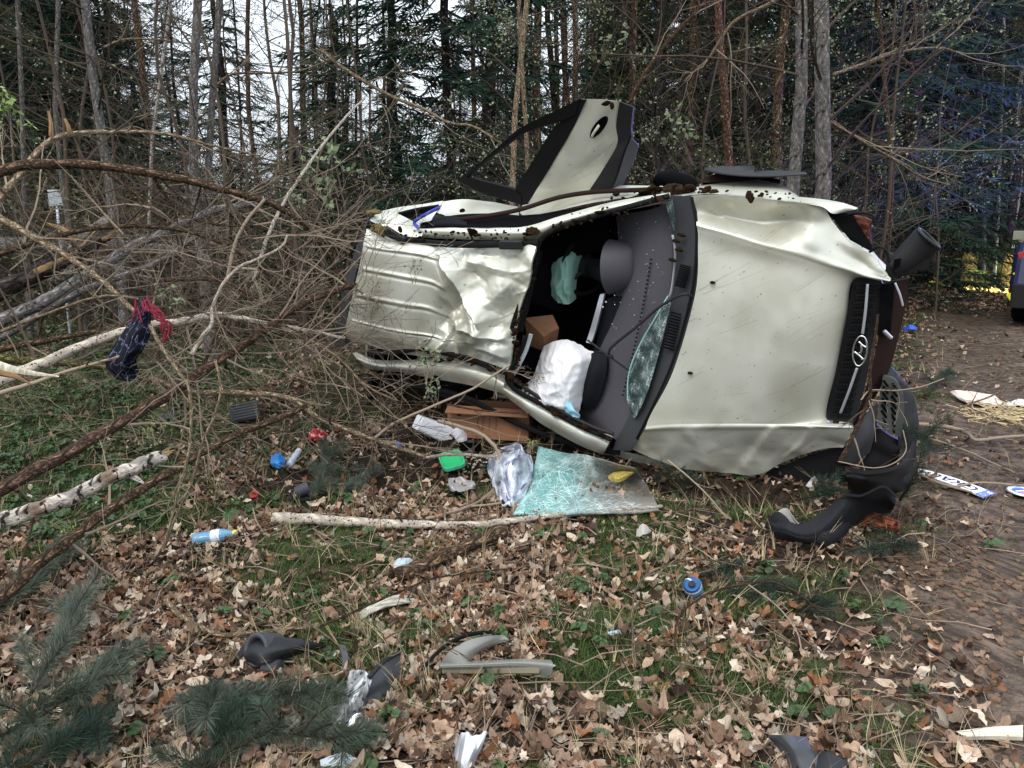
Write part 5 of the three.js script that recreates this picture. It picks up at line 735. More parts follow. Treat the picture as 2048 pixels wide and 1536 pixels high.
{ const b = new MB(); reseed(72); for (let k = 0; k < 36; k++) { const p = G(950 + rr(-26, 26), 928 + rr(-16, 16), .02); b.geo(new THREE.BoxGeometry(rr(.006, .02), .004, rr(.006, .018)), new THREE.Matrix4().compose(p, leafQuat(), new V3(1, 1, 1))); } const m = tag(b.build('paper_shreds', std({ color: lin(.42, .38, .31), roughness: .9 }), scene), 'pale paper shreds spilled between the green lid and the silvery bag', 'paper shreds', null, 'stuff'); }
one('plastic_scrap', 'yellow leaf shaped plastic piece lying on the windscreen glass', 'plastic scrap', GS([[[1216, 952, .10], [1230, 943, .115], [1250, 941, .115], [1268, 940, .10]], [[1217, 956, .09], [1232, 953, .12], [1248, 951, .12], [1268, 944, .10]], [[1222, 960, .09], [1234, 963, .10], [1246, 960, .10], [1266, 947, .10]]], { thick: .004 }), std({ map: tex(128, 128, (u, v) => { const a = .86 + .35 * tf(u, v, 8, 8, 2, 3), s = ss(tn(u, v, 30, 30, 4), .38, .5) * .4; return [.80 * a - s, .70 * a - s, .36 * a - s]; }, true), roughness: .5 }), 1240, 952);
const lathe = (pts, n = 24) => new THREE.LatheGeometry(pts.map(([r, y]) => new THREE.Vector2(r, y)), n);
item('drink_bottle', 'clear blue bottle with a yellow cap lying in the leaves', 'bottle', 432, 1068, (t) => { const a = G(385, 1080, .03), c = G(474, 1066, .035), d = c.clone().sub(a), L = d.length(), q = new THREE.Quaternion().setFromUnitVectors(UPV, d.clone().normalize()), m = new THREE.Matrix4().compose(a, q, new V3(1, 1, 1));
  const b = new MB(); b.geo(lathe([[0, 0], [.026, .004], [.031, .02], [.03, L * .3], [.027, L * .36], [.031, L * .42], [.031, L * .68], [.022, L * .82], [.013, L * .9], [.013, L * .93]]), m); b.build('body', new THREE.MeshPhysicalMaterial({ color: lin(.16, .38, .58), roughness: .15, transmission: .35, side: THREE.DoubleSide }), t); const l = new MB(); l.geo(lathe([[.0325, L * .44], [.0325, L * .64]]), m); l.build('label', std({ color: lin(.55, .62, .66), roughness: .5 }), t); const k = new MB(); k.geo(lathe([[.015, L * .92], [.016, L * .93], [.016, L], [0, L * 1.005]]), m); k.build('cap', std({ color: lin(.75, .60, .02), roughness: .4 }), t); });
one('plastic_wrapper', 'crumpled bright blue wrapper on the leaves under the long tan branch', 'wrapper', GS([[[543, 916, .03], [556, 908, .06], [570, 914, .03]], [[541, 926, .05], [556, 924, .08], [571, 926, .04]], [[545, 936, .02], [558, 940, .04], [568, 934, .02]]], { dent: crinkle(.014, 20, 5), thick: .003 }), std({ color: lin(.02, .22, .62), roughness: .35 }), 556, 926);
item('glass_tube', 'small clear and white tube beside the crumpled blue wrapper', 'tube', 586, 916, (t) => { const a = G(578, 930, .02), c = G(598, 902, .05), q = new THREE.Quaternion().setFromUnitVectors(UPV, c.clone().sub(a).normalize()), L = a.distanceTo(c), b = new MB(), k = new MB(); b.geo(lathe([[0, 0], [.02, 0], [.022, .01], [.022, L * .8], [.018, L * .85]]), new THREE.Matrix4().compose(a, q, new V3(1, 1, 1))); b.build('body', std({ color: lin(.55, .58, .68), roughness: .3 }), t); k.geo(lathe([[.02, L * .84], [.02, L], [0, L]]), new THREE.Matrix4().compose(a, q, new V3(1, 1, 1))); k.build('cap', whiteP, t); });
one('food_wrapper', 'torn red and white wrapper behind the blue one', 'wrapper', GS([[[616, 872, .03], [630, 860, .09], [648, 862, .04]], [[618, 880, .05], [634, 874, .08], [654, 876, .05]], [[622, 884, .02], [636, 884, .05], [652, 882, .02]]], { dent: crinkle(.018, 16, 7), thick: .003 }), std({ map: tex(64, 64, (u, v) => { const w = ss(tf(u, v, 4, 4, 3), .08, .2); return [lerp(.62, .85, w), lerp(.06, .8, w), lerp(.07, .78, w)]; }, true), roughness: .4 }), 636, 878);
item('bottle_cap', 'round red bottle cap on the leaves above the blue bottle', 'bottle cap', 508, 990, (t) => { const b = new MB(); b.geo(lathe([[0, .012], [.024, .012], [.028, .008], [.028, -.008], [.025, -.008], [.024, .006], [0, .007]]), new THREE.Matrix4().compose(G(508, 990, .022), new THREE.Quaternion().setFromEuler(new THREE.Euler(.7, 0, .2)), new V3(1, 1, 1))); b.build('body', std({ color: lin(.34, .015, .02), roughness: .4 }), t); });
one('plastic_scrap', 'tiny blue scrap on the ground near the white tub', 'plastic scrap', GS([[[789, 892, .02], [796, 882, .05], [803, 890, .02]], [[790, 895, .01], [797, 893, .03], [803, 895, .01]]], { thick: .003 }), std({ color: lin(.03, .15, .6), roughness: .4 }), 796, 892);
item('plastic_cup', 'dark grey plastic cup and shallow dish beside the pine twig', 'cup', 605, 985, (t) => { const b = new MB(); b.geo(lathe([[0, 0], [.03, 0], [.038, .075], [.034, .075], [.027, .006]]), new THREE.Matrix4().compose(G(592, 985, .05), new THREE.Quaternion().setFromEuler(new THREE.Euler(0, .3, -1.25)), new V3(1, 1, 1))); b.build('body', M.greyPlastic, t); const d = new MB(); d.geo(lathe([[0, 0], [.06, .002], [.085, .02], [.088, .02], [.06, -.004]]), new THREE.Matrix4().compose(G(612, 992, .022), new THREE.Quaternion().setFromEuler(new THREE.Euler(.15, 0, .1)), new V3(1, 1, 1))); d.build('dish', M.plastic, t); });
// broken lamps and bumper pieces in the foreground
item('fog_lamp_surround', 'grey plastic fog lamp surround with a round opening and a dark pointed wing', 'car part', 530, 1320, (t) => {
  GS([[[480, 1296, .06], [510, 1276, .10], [560, 1274, .10], [610, 1280, .08], [652, 1290, .04]], [[488, 1312, .07], [516, 1300, .10], [566, 1298, .09], [604, 1296, .06], [650, 1292, .035]], [[502, 1328, .04], [524, 1326, .07], [560, 1318, .05], [598, 1306, .03], [640, 1294, .02]]], { thick: .006 }).build('wing', M.plastic, t);
  const c = G(512, 1300, .085), ax = new V3(-.42, .42, .8).normalize(), q = new THREE.Quaternion().setFromUnitVectors(UPV, ax), b = new MB(); b.geo(lathe([[.026, -.1], [.03, -.05], [.034, 0], [.046, .006], [.052, 0], [.05, -.05], [.044, -.105]]), new THREE.Matrix4().compose(c, q, new V3(1, 1, 1.1))); b.build('lamp_opening', M.greyPlastic, t);
  GS([[[484, 1296, .05], [470, 1312, .03], [460, 1324, .015]], [[488, 1306, .045], [474, 1320, .025], [462, 1328, .01]]], { thick: .006 }).build('bracket', M.plastic, t);
  GS([[[528, 1310, .085], [560, 1312, .06], [572, 1318, .03]], [[520, 1338, .05], [548, 1342, .03], [556, 1346, .015]]], { thick: .006 }).build('shell', M.greyPlastic, t); });
one('trim_strip', 'grey curved plastic trim strip standing over the pine twig', 'car part', GS([[[676, 1288, .08], [690, 1290, .08]], [[684, 1310, .07], [696, 1312, .07]], [[684, 1335, .05], [694, 1338, .05]], [[674, 1358, .02], [684, 1362, .02]]], { thick: .008 }), M.greyPlastic, 684, 1340);
item('headlamp', 'broken headlamp with a white inner shell and a dark grey outer panel', 'car part', 710, 1400, (t) => {
  GS([[[700, 1344, .10], [726, 1340, .12], [744, 1360, .11]], [[690, 1380, .07], [714, 1376, .12], [736, 1384, .09]], [[672, 1412, .05], [698, 1410, .10], [722, 1416, .06]], [[654, 1440, .02], [682, 1440, .06], [712, 1440, .02]]], { dent: crinkle(.006, 14, 2), thick: .006 }).build('inner_shell', std({ map: tex(128, 128, (u, v) => { const q = .62 + .5 * tf(u, v, 6, 6, 3, 4) - .35 * ss(tf(u, v, 9, 9, 12, 3), .15, .3); return grey(q); }, true), roughness: .4, metalness: .3 }), t);
  GS([[[742, 1352, .09], [780, 1320, .10], [802, 1306, .07]], [[738, 1378, .07], [772, 1356, .07], [798, 1340, .05]], [[728, 1400, .04], [760, 1384, .04], [790, 1366, .03]], [[716, 1432, .02], [746, 1416, .02], [770, 1400, .015]]], { thick: .006 }).build('outer_panel', M.greyPlastic, t);
  const b = new MB(); b.tube(smooth([G(738, 1355, .12), G(764, 1326, .12), G(800, 1304, .08)], 14), .008, 6); b.build('rim', M.plastic, t);
  const k = new MB(); k.geo(lathe([[.012, 0], [.03, .012], [.032, .02], [.02, .006]]), new THREE.Matrix4().compose(G(722, 1452, .03), new THREE.Quaternion().setFromEuler(new THREE.Euler(.4, 0, .3)), new V3(1, 1, 1))); k.build('reflector', M.chrome, t);
  GS([[[664, 1438, .03], [690, 1436, .04], [712, 1444, .03]], [[656, 1452, .01], [684, 1454, .02], [706, 1456, .01]]], { dent: crinkle(.012, 22, 4) }).build('foil', M.silver, t); });
const clearP = new THREE.MeshPhysicalMaterial({ color: lin(.5, .5, .46), roughness: .22, transmission: .7, side: THREE.DoubleSide });
item('lamp_cover', 'broken clear lamp cover with a black curved seal and a long straight edge', 'car part', 960, 1320, (t) => {
  const s = new MB(); s.tube(smooth([G(836, 1380, .02), G(846, 1340, .05), G(872, 1308, .08), G(910, 1280, .09), G(955, 1266, .07), G(996, 1266, .04)], 26), .0085, 7, { flat: .7 }); s.build('seal', M.rubber, t);
  GS([[[878, 1330, .05], [900, 1302, .10], [944, 1278, .11], [1000, 1270, .07], [1018, 1278, .05]], [[884, 1336, .04], [910, 1316, .08], [950, 1296, .09], [990, 1282, .06], [1012, 1280, .05]], [[890, 1340, .03], [924, 1330, .06], [946, 1312, .06], [966, 1298, .05], [1000, 1284, .04]]], { thick: .006 }).build('lens', new THREE.MeshPhysicalMaterial({ color: lin(.30, .29, .26), roughness: .25, transmission: .45, side: THREE.DoubleSide }), t);
  GS([[[878, 1326, .06], [960, 1322, .07], [1040, 1318, .06], [1102, 1320, .05]], [[880, 1332, .075], [960, 1330, .085], [1040, 1326, .075], [1106, 1330, .06]], [[882, 1346, .02], [960, 1346, .02], [1040, 1348, .02], [1100, 1354, .015]]], { thick: .005 }).build('edge', clearP, t);
  GS([[[884, 1336, .06], [980, 1336, .065], [1080, 1334, .055]], [[884, 1346, .045], [980, 1346, .05], [1078, 1346, .04]]], { thick: .002 }).build('tint_band', std({ color: lin(.16, .14, .09), roughness: .4 }), t); });
one('lamp_glass', 'clear curved strip of lamp glass lying near the churned soil', 'car part', GS([[[716, 1228, .02], [742, 1208, .045], [780, 1194, .05], [834, 1186, .02]], [[722, 1240, .02], [750, 1222, .055], [786, 1210, .06], [838, 1204, .02]]], { thick: .005, dent: crinkle(.004, 9) }), std({ map: tex(128, 64, (u, v) => { const a = .62 + .4 * tf(u, v, 6, 6, 3, 3); return [a, a * .97, a * .88]; }, true), roughness: .3 }), 778, 1215);
one('reflector', 'shiny silver lamp reflector shell at the front of the leaves', 'car part', GS([[[918, 1476, .06], [944, 1464, .09], [974, 1470, .06]], [[910, 1500, .03], [938, 1494, .08], [966, 1494, .05]], [[906, 1530, .02], [930, 1528, .05], [950, 1530, .02]], [[912, 1550, .0], [930, 1550, .02], [946, 1548, 0]]], { su: 10, sv: 8, dent: (u, v) => .012 * Math.sin(u * 3.6 + .5) + .003 * Math.sin(u * 11), thick: .004 }), M.silver, 940, 1505);
one('plastic_scrap', 'pale torn plastic scrap in the pine twigs at the picture edge', 'plastic scrap', GS([[[640, 1522, .03], [680, 1508, .05], [722, 1524, .03]], [[644, 1545, .01], [684, 1540, .03], [724, 1545, .01]]], { dent: crinkle(.008, 12) }), std({ color: lin(.5, .56, .62), roughness: .4 }), 682, 1525);
one('plastic_scrap', 'small clear plastic scrap by the brown log', 'plastic scrap', GS([[[786, 1132, .02], [800, 1116, .05], [826, 1120, .03]], [[790, 1140, .01], [806, 1132, .03], [826, 1132, .015]]], { dent: crinkle(.008, 18) }), std({ color: lin(.36, .43, .48), roughness: .3 }), 806, 1130);
one('plastic_scrap', 'thin pale blue scrap among the leaves right of the lamp cover', 'plastic scrap', GS([[[1216, 1264, .02], [1250, 1256, .03]], [[1220, 1272, .01], [1252, 1264, .02]]]), std({ color: lin(.5, .6, .68), roughness: .4 }), 1234, 1265);
item('drinks_can', 'crushed blue and white can standing in the leaves', 'can', 1386, 1170, (t) => { const m = std({ map: canvas(256, 128, (g, w, h) => { g.fillStyle = '#1b4878'; g.fillRect(0, 0, w, h); g.fillStyle = '#d5e0e8'; g.fillRect(0, 52, w, 9); g.fillRect(0, 84, w, 5); g.fillStyle = '#6fa3c8'; g.fillRect(0, 64, w, 10); g.save(); g.translate(150, 60); g.rotate(.9); g.fillStyle = '#d5e0e8'; g.fillRect(-80, -4, 160, 8); g.restore(); g.fillStyle = '#b8343c'; g.fillRect(60, 36, 30, 6); }), roughness: .35, metalness: .3 }), b = new MB(), q = new THREE.Quaternion().setFromEuler(new THREE.Euler(.5, .4, .35)); b.geo(lathe([[0, -.034], [.026, -.034], [.032, -.026], [.034, 0], [.033, .024], [.027, .034], [.02, .031], [0, .031]], 28), new THREE.Matrix4().compose(G(1386, 1176, .052), q, new V3(1.15, 1.15, 1.1))); b.build('body', m, t); const k = new MB(); k.geo(new THREE.CylinderGeometry(.012, .013, .006, 16).translate(0, .035, 0), new THREE.Matrix4().compose(G(1386, 1176, .052), q, new V3(1.15, 1.15, 1.1))); k.build('top', M.plastic, t); });
item('rubber_mat', 'curled dark grey rubber mat at the near edge of the grass', 'mat', 1610, 1500, (t) => { GS([[[1536, 1470, .07], [1575, 1470, .10], [1614, 1474, .05]], [[1550, 1484, .05], [1584, 1492, .09], [1622, 1494, .05]], [[1574, 1520, .03], [1600, 1522, .06], [1636, 1512, .04]], [[1590, 1560, .02], [1620, 1560, .04], [1660, 1540, .02]]], { thick: .008 }).build('panel', M.greyPlastic, t); GS([[[1622, 1494, .03], [1660, 1506, .05], [1700, 1526, .03]], [[1600, 1530, .03], [1650, 1540, .04], [1700, 1556, .02]]], { thick: .008 }).build('flap', M.plastic, t); });
one('wooden_batten', 'pale flat wooden batten on the dirt at the corner of the track', 'batten', GS([[[1912, 1462, .03], [1980, 1454, .035], [2046, 1450, .04]], [[1914, 1474, .025], [1982, 1472, .03], [2046, 1474, .035]]], { thick: .012 }), M.whiteWood, 1980, 1465);
// on the track
{ const plateTex = canvas(512, 114, (g, w, h) => { g.fillStyle = '#e9ecec'; g.fillRect(0, 0, w, h); g.fillStyle = '#3f66c8'; g.fillRect(0, 0, 46, h); g.fillStyle = '#e8d23a'; for (let k = 0; k < 12; k++) { const a = k / 12 * TAU; g.beginPath(); g.arc(23 + 13 * Math.cos(a), 34 + 13 * Math.sin(a), 2, 0, TAU); g.fill(); } g.fillStyle = '#fff'; g.font = 'bold 26px sans-serif'; g.fillText('PL', 6, 96); g.fillStyle = '#15171a'; g.font = 'bold 96px sans-serif'; g.fillText('GKA', 60, 92); g.fillText('6WX8', 258, 92); g.strokeStyle = '#222'; g.lineWidth = 4; g.strokeRect(2, 2, w - 4, h - 4); });
  const P = (x, y, h) => G(x, y, h), a = P(1980, 992, .025), b2 = P(1868, 946, .03), dir = b2.clone().sub(a).setY(0).normalize(), side = new V3(-dir.z, 0, dir.x), b = new MB(), L = .56, Wd = .125, nrm = UPV;
  const q = (s, t2, y) => a.clone().addScaledVector(dir, s * L).addScaledVector(side, (t2 - .5) * -Wd).add(new V3(0, y + .02 * Math.sin(s * 3.1), 0)); const n = 10;
  for (let k = 0; k <= n; k++) for (const [t2, v] of [[0, 0], [1, 1]]) { const p = q(k / n, t2, .004); b.v(p.x, p.y, p.z, k / n, v); } for (let k = 0; k < n; k++) b.q(k * 2, k * 2 + 2, k * 2 + 3, k * 2 + 1);
  const t = thing('number_plate', 'white car number plate with a blue end lying on the dirt track', 'number plate', a); b.build('face', std({ map: plateTex, roughness: .35 }), t);
  const e = new MB(); for (let k = 0; k <= n; k++) for (const [t2, y] of [[-.02, .003], [1.02, .003], [1.02, -.002], [-.02, -.002]]) { const p = q(k / n, t2, y); e.v(p.x, p.y, p.z); } for (let k = 0; k < n; k++) for (let s = 0; s < 4; s++) e.q(k * 4 + s, k * 4 + 4 + s, k * 4 + 4 + (s + 1) % 4, k * 4 + (s + 1) % 4); e.build('backing', M.silver, t); }
item('round_badge', 'round blue and red badge with a white ring on the dirt track', 'badge', 2046, 984, (t) => { const m = std({ map: canvas(128, 128, (g) => { g.fillStyle = '#e6e9ee'; g.fillRect(0, 0, 128, 128); g.fillStyle = '#3e6ca6'; g.beginPath(); g.arc(64, 64, 46, 0, TAU); g.fill(); g.fillStyle = '#c03c48'; g.fillRect(40, 30, 60, 22); g.fillStyle = '#e6e9ee'; g.fillRect(30, 60, 70, 12); }), roughness: .4 }), c = G(2046, 984, .02), b = new MB(), N = 30, i0 = b.v(c.x, c.y + .008, c.z, .5, .5); for (let k = 0; k <= N; k++) { const a = k / N * TAU; b.v(c.x + .075 * Math.cos(a), c.y + .004, c.z + .075 * Math.sin(a), .5 + .48 * Math.cos(a), .5 + .48 * Math.sin(a)); } for (let k = 0; k < N; k++) b.t(i0, i0 + k + 2, i0 + k + 1); b.build('face', m, t); const e = new MB(); e.geo(new THREE.TorusGeometry(.076, .006, 6, 30).rotateX(Math.PI / 2), new THREE.Matrix4().makeTranslation(c.x, c.y + .002, c.z)); e.build('rim', M.silver, t); });
item('cardboard_sheet', 'torn pale cardboard sheet lying flat on the track', 'cardboard', 1960, 798, (t) => { const m = std({ color: lin(.60, .47, .40), roughness: .9 }); GS([[[1908, 782, .05], [1950, 784, .06], [1988, 790, .04]], [[1925, 798, .04], [1960, 802, .05], [2005, 806, .03]], [[1938, 806, .02], [1975, 809, .03], [2015, 812, .02]]], { thick: .012, dent: crinkle(.01, 4) }).build('panel', m, t); GS([[[1900, 783, .05], [1908, 781, .07]], [[1918, 796, .04], [1930, 800, .05]], [[1932, 804, .02], [1938, 806, .03]]], { thick: .01 }).build('flap', std({ color: lin(.66, .56, .5), roughness: .9 }), t); });
one('paper_scrap', 'white paper scrap at the end of the torn cardboard sheet', 'paper', GS([[[2012, 808, .02], [2040, 800, .05], [2060, 806, .02]], [[2016, 813, .01], [2040, 812, .03], [2060, 813, .02]]], { dent: crinkle(.01, 9) }), std({ color: lin(.75, .75, .75), roughness: .8 }), 2040, 808);
one('plastic_wrapper', 'blue crumpled wrapper far up the dirt track', 'wrapper', GS([[[1806, 656, .03], [1820, 653, .10], [1834, 657, .03]], [[1807, 663, .02], [1820, 662, .07], [1834, 663, .02]]], { dent: crinkle(.03, 9) }), std({ color: lin(.05, .13, .62), roughness: .35 }), 1820, 661);
// dark torn liner, bark, white shards below the nose
item('wheel_liner', 'torn black felt wheel liner snaking over the ground under the nose', 'car part', 1650, 1040, (t) => { const m = std({ color: lin(.018, .018, .021), roughness: .95, bumpMap: grainBump, bumpScale: .003 });
  GS([[[1540, 1040, .05], [1560, 1042, .12], [1584, 1048, .16], [1620, 1040, .12], [1650, 1015, .16], [1700, 990, .24], [1760, 975, .30], [1794, 984, .26]], [[1530, 1052, .03], [1556, 1058, .12], [1586, 1066, .15], [1630, 1060, .12], [1670, 1036, .14], [1715, 1010, .18], [1765, 1000, .2], [1790, 1005, .2]], [[1550, 1072, .02], [1575, 1080, .06], [1600, 1084, .07], [1640, 1082, .05], [1685, 1058, .05], [1722, 1036, .07], [1756, 1028, .07], [1782, 1020, .09]]], { su: 7, sv: 7, thick: .012, dent: (u, v, X, L) => .03 * noise(X * 7, L * 7, 3) }).build('panel', m, t);
  const b = new MB(); b.tube(smooth([G(1545, 1042, .06), G(1565, 1048, .1), G(1600, 1070, .08), G(1650, 1078, .06), G(1692, 1052, .06)], 20), (u) => .03 + .02 * Math.sin(u * 9), 9, { flat: .5 }); b.build('rolled_edge', m, t); });
item('bumper_skin', 'black plastic bumper skin pushed into the dirt beside the nose', 'car part', 1740, 990, (t) => { GS([[[1690, 935, .35], [1740, 940, .36], [1800, 925, .36], [1828, 880, .40]], [[1695, 960, .28], [1745, 962, .28], [1802, 948, .26], [1834, 915, .26]], [[1700, 985, .16], [1750, 985, .16], [1806, 975, .12], [1836, 950, .1]]], { thick: .02, dent: (u, v, X, L) => .02 * noise(X * 6, L * 6, 5) }).build('panel', M.plastic, t); });
item('bark_chunk', 'chunk of orange brown rotten bark by the black wheel liner', 'bark', 1760, 1050, (t) => { const b = new MB(); b.tube(smooth([G(1690, 1030, .06), G(1730, 1040, .06), G(1770, 1052, .05), G(1796, 1052, .03)], 12), (u) => .048 * (1 - .3 * u), 9, { bump: .5, flat: .6 }); b.build('body', std({ map: tex(128, 128, (u, v) => { const a = .7 + .8 * tf(u, v, 5, 18, 3, 4); return [.62 * a, .36 * a, .25 * a]; }, true), roughness: 1, bumpMap: barkBump, bumpScale: .02 }), t); });
one('plastic_shard', 'white broken plastic shard hanging below the lower wheel arch', 'plastic scrap', sheet([[[1628, 952, -.25], [1636, 962, -.24]], [[1614, 968, -.25], [1624, 976, -.24]], [[1600, 985, -.26], [1610, 990, -.25]]], { dent: (u, v, X, L) => .01 * noise(X * 20, L * 20) }), whiteP, 1615, 985);
one('plastic_shard', 'white broken plastic shard half under the black wheel liner', 'plastic scrap', GS([[[1552, 1026, .06], [1572, 1020, .1], [1588, 1036, .09]], [[1566, 1040, .03], [1584, 1042, .06], [1600, 1052, .05]]], { dent: crinkle(.01, 12) }), std({ color: lin(.55, .52, .48), roughness: .6 }), 1576, 1040);
one('torn_paper', 'torn white paper piece standing in the leaves beyond the birch pole', 'paper', GS([[[1274, 1062, .05], [1286, 1052, .1], [1302, 1062, .06]], [[1272, 1076, .01], [1286, 1072, .05], [1300, 1068, .04]]], { dent: crinkle(.014, 16) }), std({ color: lin(.62, .58, .52), roughness: .8 }), 1284, 1070);
one('torn_paper', 'torn light blue paper strip caught on the lower windscreen frame', 'paper', sheet([[[1116, 800, -.04], [1136, 797, -.03], [1142, 808, -.03]], [[1124, 816, -.04], [1136, 812, -.02], [1148, 818, -.03]], [[1128, 826, -.05], [1144, 824, -.03], [1160, 830, -.04]], [[1136, 832, -.06], [1148, 834, -.04], [1156, 838, -.05]]], { su: 6, sv: 6, dent: (u, v, X, L) => .014 * noise(X * 25, L * 25), thick: .002 }), std({ color: lin(.32, .58, .72), roughness: .7 }), 1140, 905);
item('louvre_panel', 'dark ribbed plastic panel lying in the brush behind the wreck', 'car part', 485, 825, (t) => { GS([[[455, 812, .06], [515, 800, .10]], [[462, 844, .02], [520, 834, .04]]], { thick: .01 }).build('panel', M.plastic, t); for (let k = 0; k < 6; k++) { const b = new MB(), s = k / 5; b.tube([G(462 + s * 8, 814 + s * 26, .09 - .06 * s), G(514 + s * 5, 803 + s * 26, .12 - .07 * s)], .012, 5, { flat: .5 }); b.build('slat', M.greyPlastic, t); } });
one('plastic_debris', 'small dark plastic panel in the green plants behind the long pole', 'car part', GS([[[316, 832, .05], [350, 820, .08]], [[322, 842, .02], [354, 832, .04]]], { thick: .01 }), M.plastic, 335, 834);
{ const b = new MB(); reseed(74); for (let k = 0; k < 130; k++) { const p = G(1990 + rr(-55, 70), 826 + rr(-13, 16), rr(.01, .06)), d = new V3(rr(-1, 1), rr(-.1, .25), rr(-.7, .7)).normalize(), l = rr(.05, .22); b.tube([p, p.clone().addScaledVector(d, l)], .0035, 4); } tag(b.build('wood_splinters', std({ color: lin(.58, .46, .27), roughness: .9 }), scene), 'pale wood splinters strewn beside the cardboard sheet', 'splinters', null, 'stuff'); }
// jacket hung over the pale pole, road sign in the wood
item('jacket', 'dark navy checked jacket with a red fringed scarf draped over the pale pole', 'jacket', 265, 760, (t) => { const D = 3.72, at = (x, y, o) => U(x, y, D - (o || 0)), toCam = ray(270, 660).normalize().negate();
  const m = std({ map: tex(256, 256, (u, v) => { const w = Math.abs(u + .45 * tf(u, v, 3, 3, 2) - Math.round(u * 3) / 3) < .012 || Math.abs(v + .45 * tf(u, v, 3, 3, 6) - Math.round(v * 3) / 3) < .012; return w ? [.36, .37, .46] : [.06, .065, .105]; }, true), roughness: .95 });
  sheet([[[282, 594, 0], [292, 600, .03], [304, 612, 0]], [[268, 630, 0], [284, 634, .07], [302, 640, .02]], [[248, 660, 0], [270, 668, .11], [300, 672, .05]], [[228, 690, .0], [258, 700, .12], [286, 700, .08]], [[214, 714, -.02], [244, 724, .10], [274, 718, .05]], [[212, 736, -.03], [246, 744, .06], [276, 738, .02]], [[232, 758, -.03], [258, 762, .03], [284, 752, .0]]], { at, dir: toCam, su: 10, sv: 8, uv: (a, u, v) => [u * 1.2, v * 1.5], thick: .02, dent: (u, v, X, L) => .075 * fbm(X * 11, L * 11, 3, 3) }).build('body', m, t);
  reseed(75); for (const [l, n] of [[[[288, 598, .1], [304, 612, .12], [316, 635, .14], [330, 655, .12], [336, 676, .1]], 5], [[[284, 604, .1], [282, 625, .12], [276, 640, .14]], 3]]) for (let k = 0; k < n; k++) { const b = new MB(); b.tube(smooth(l.map(([x, y, o]) => at(x + rr(-13, 13), y + rr(-10, 10), o)), 14), .0062, 6, { bump: .5, flat: .6 }); b.build('scarf_strand', std({ color: lin(.20, .022, .04), roughness: 1 }), t); } });
item('road_sign', 'back of a small grey road sign on a thin post in the wood', 'sign', 117, 486, (t) => { const d = 9.2, b = new MB(), c = U(115, 396, d); b.box(c, [.205, .2, .02], new THREE.Quaternion().setFromEuler(new THREE.Euler(0, .2, .04)), .03); b.build('panel', std({ color: lin(.42, .46, .48), roughness: .5, metalness: .3 }), t); const p = new MB(); p.tube([U(114, 412, d + .03), U(120, 476, d + .03), onGround(U(121, 500, d + .03).x, U(121, 500, d).z, -.1)], .019, 10); p.build('post', M.silver, t); const k = new MB(); k.box(U(114, 384, d + .04), [.1, .03, .05], undefined, .005); k.build('clamp', M.silver, t); });

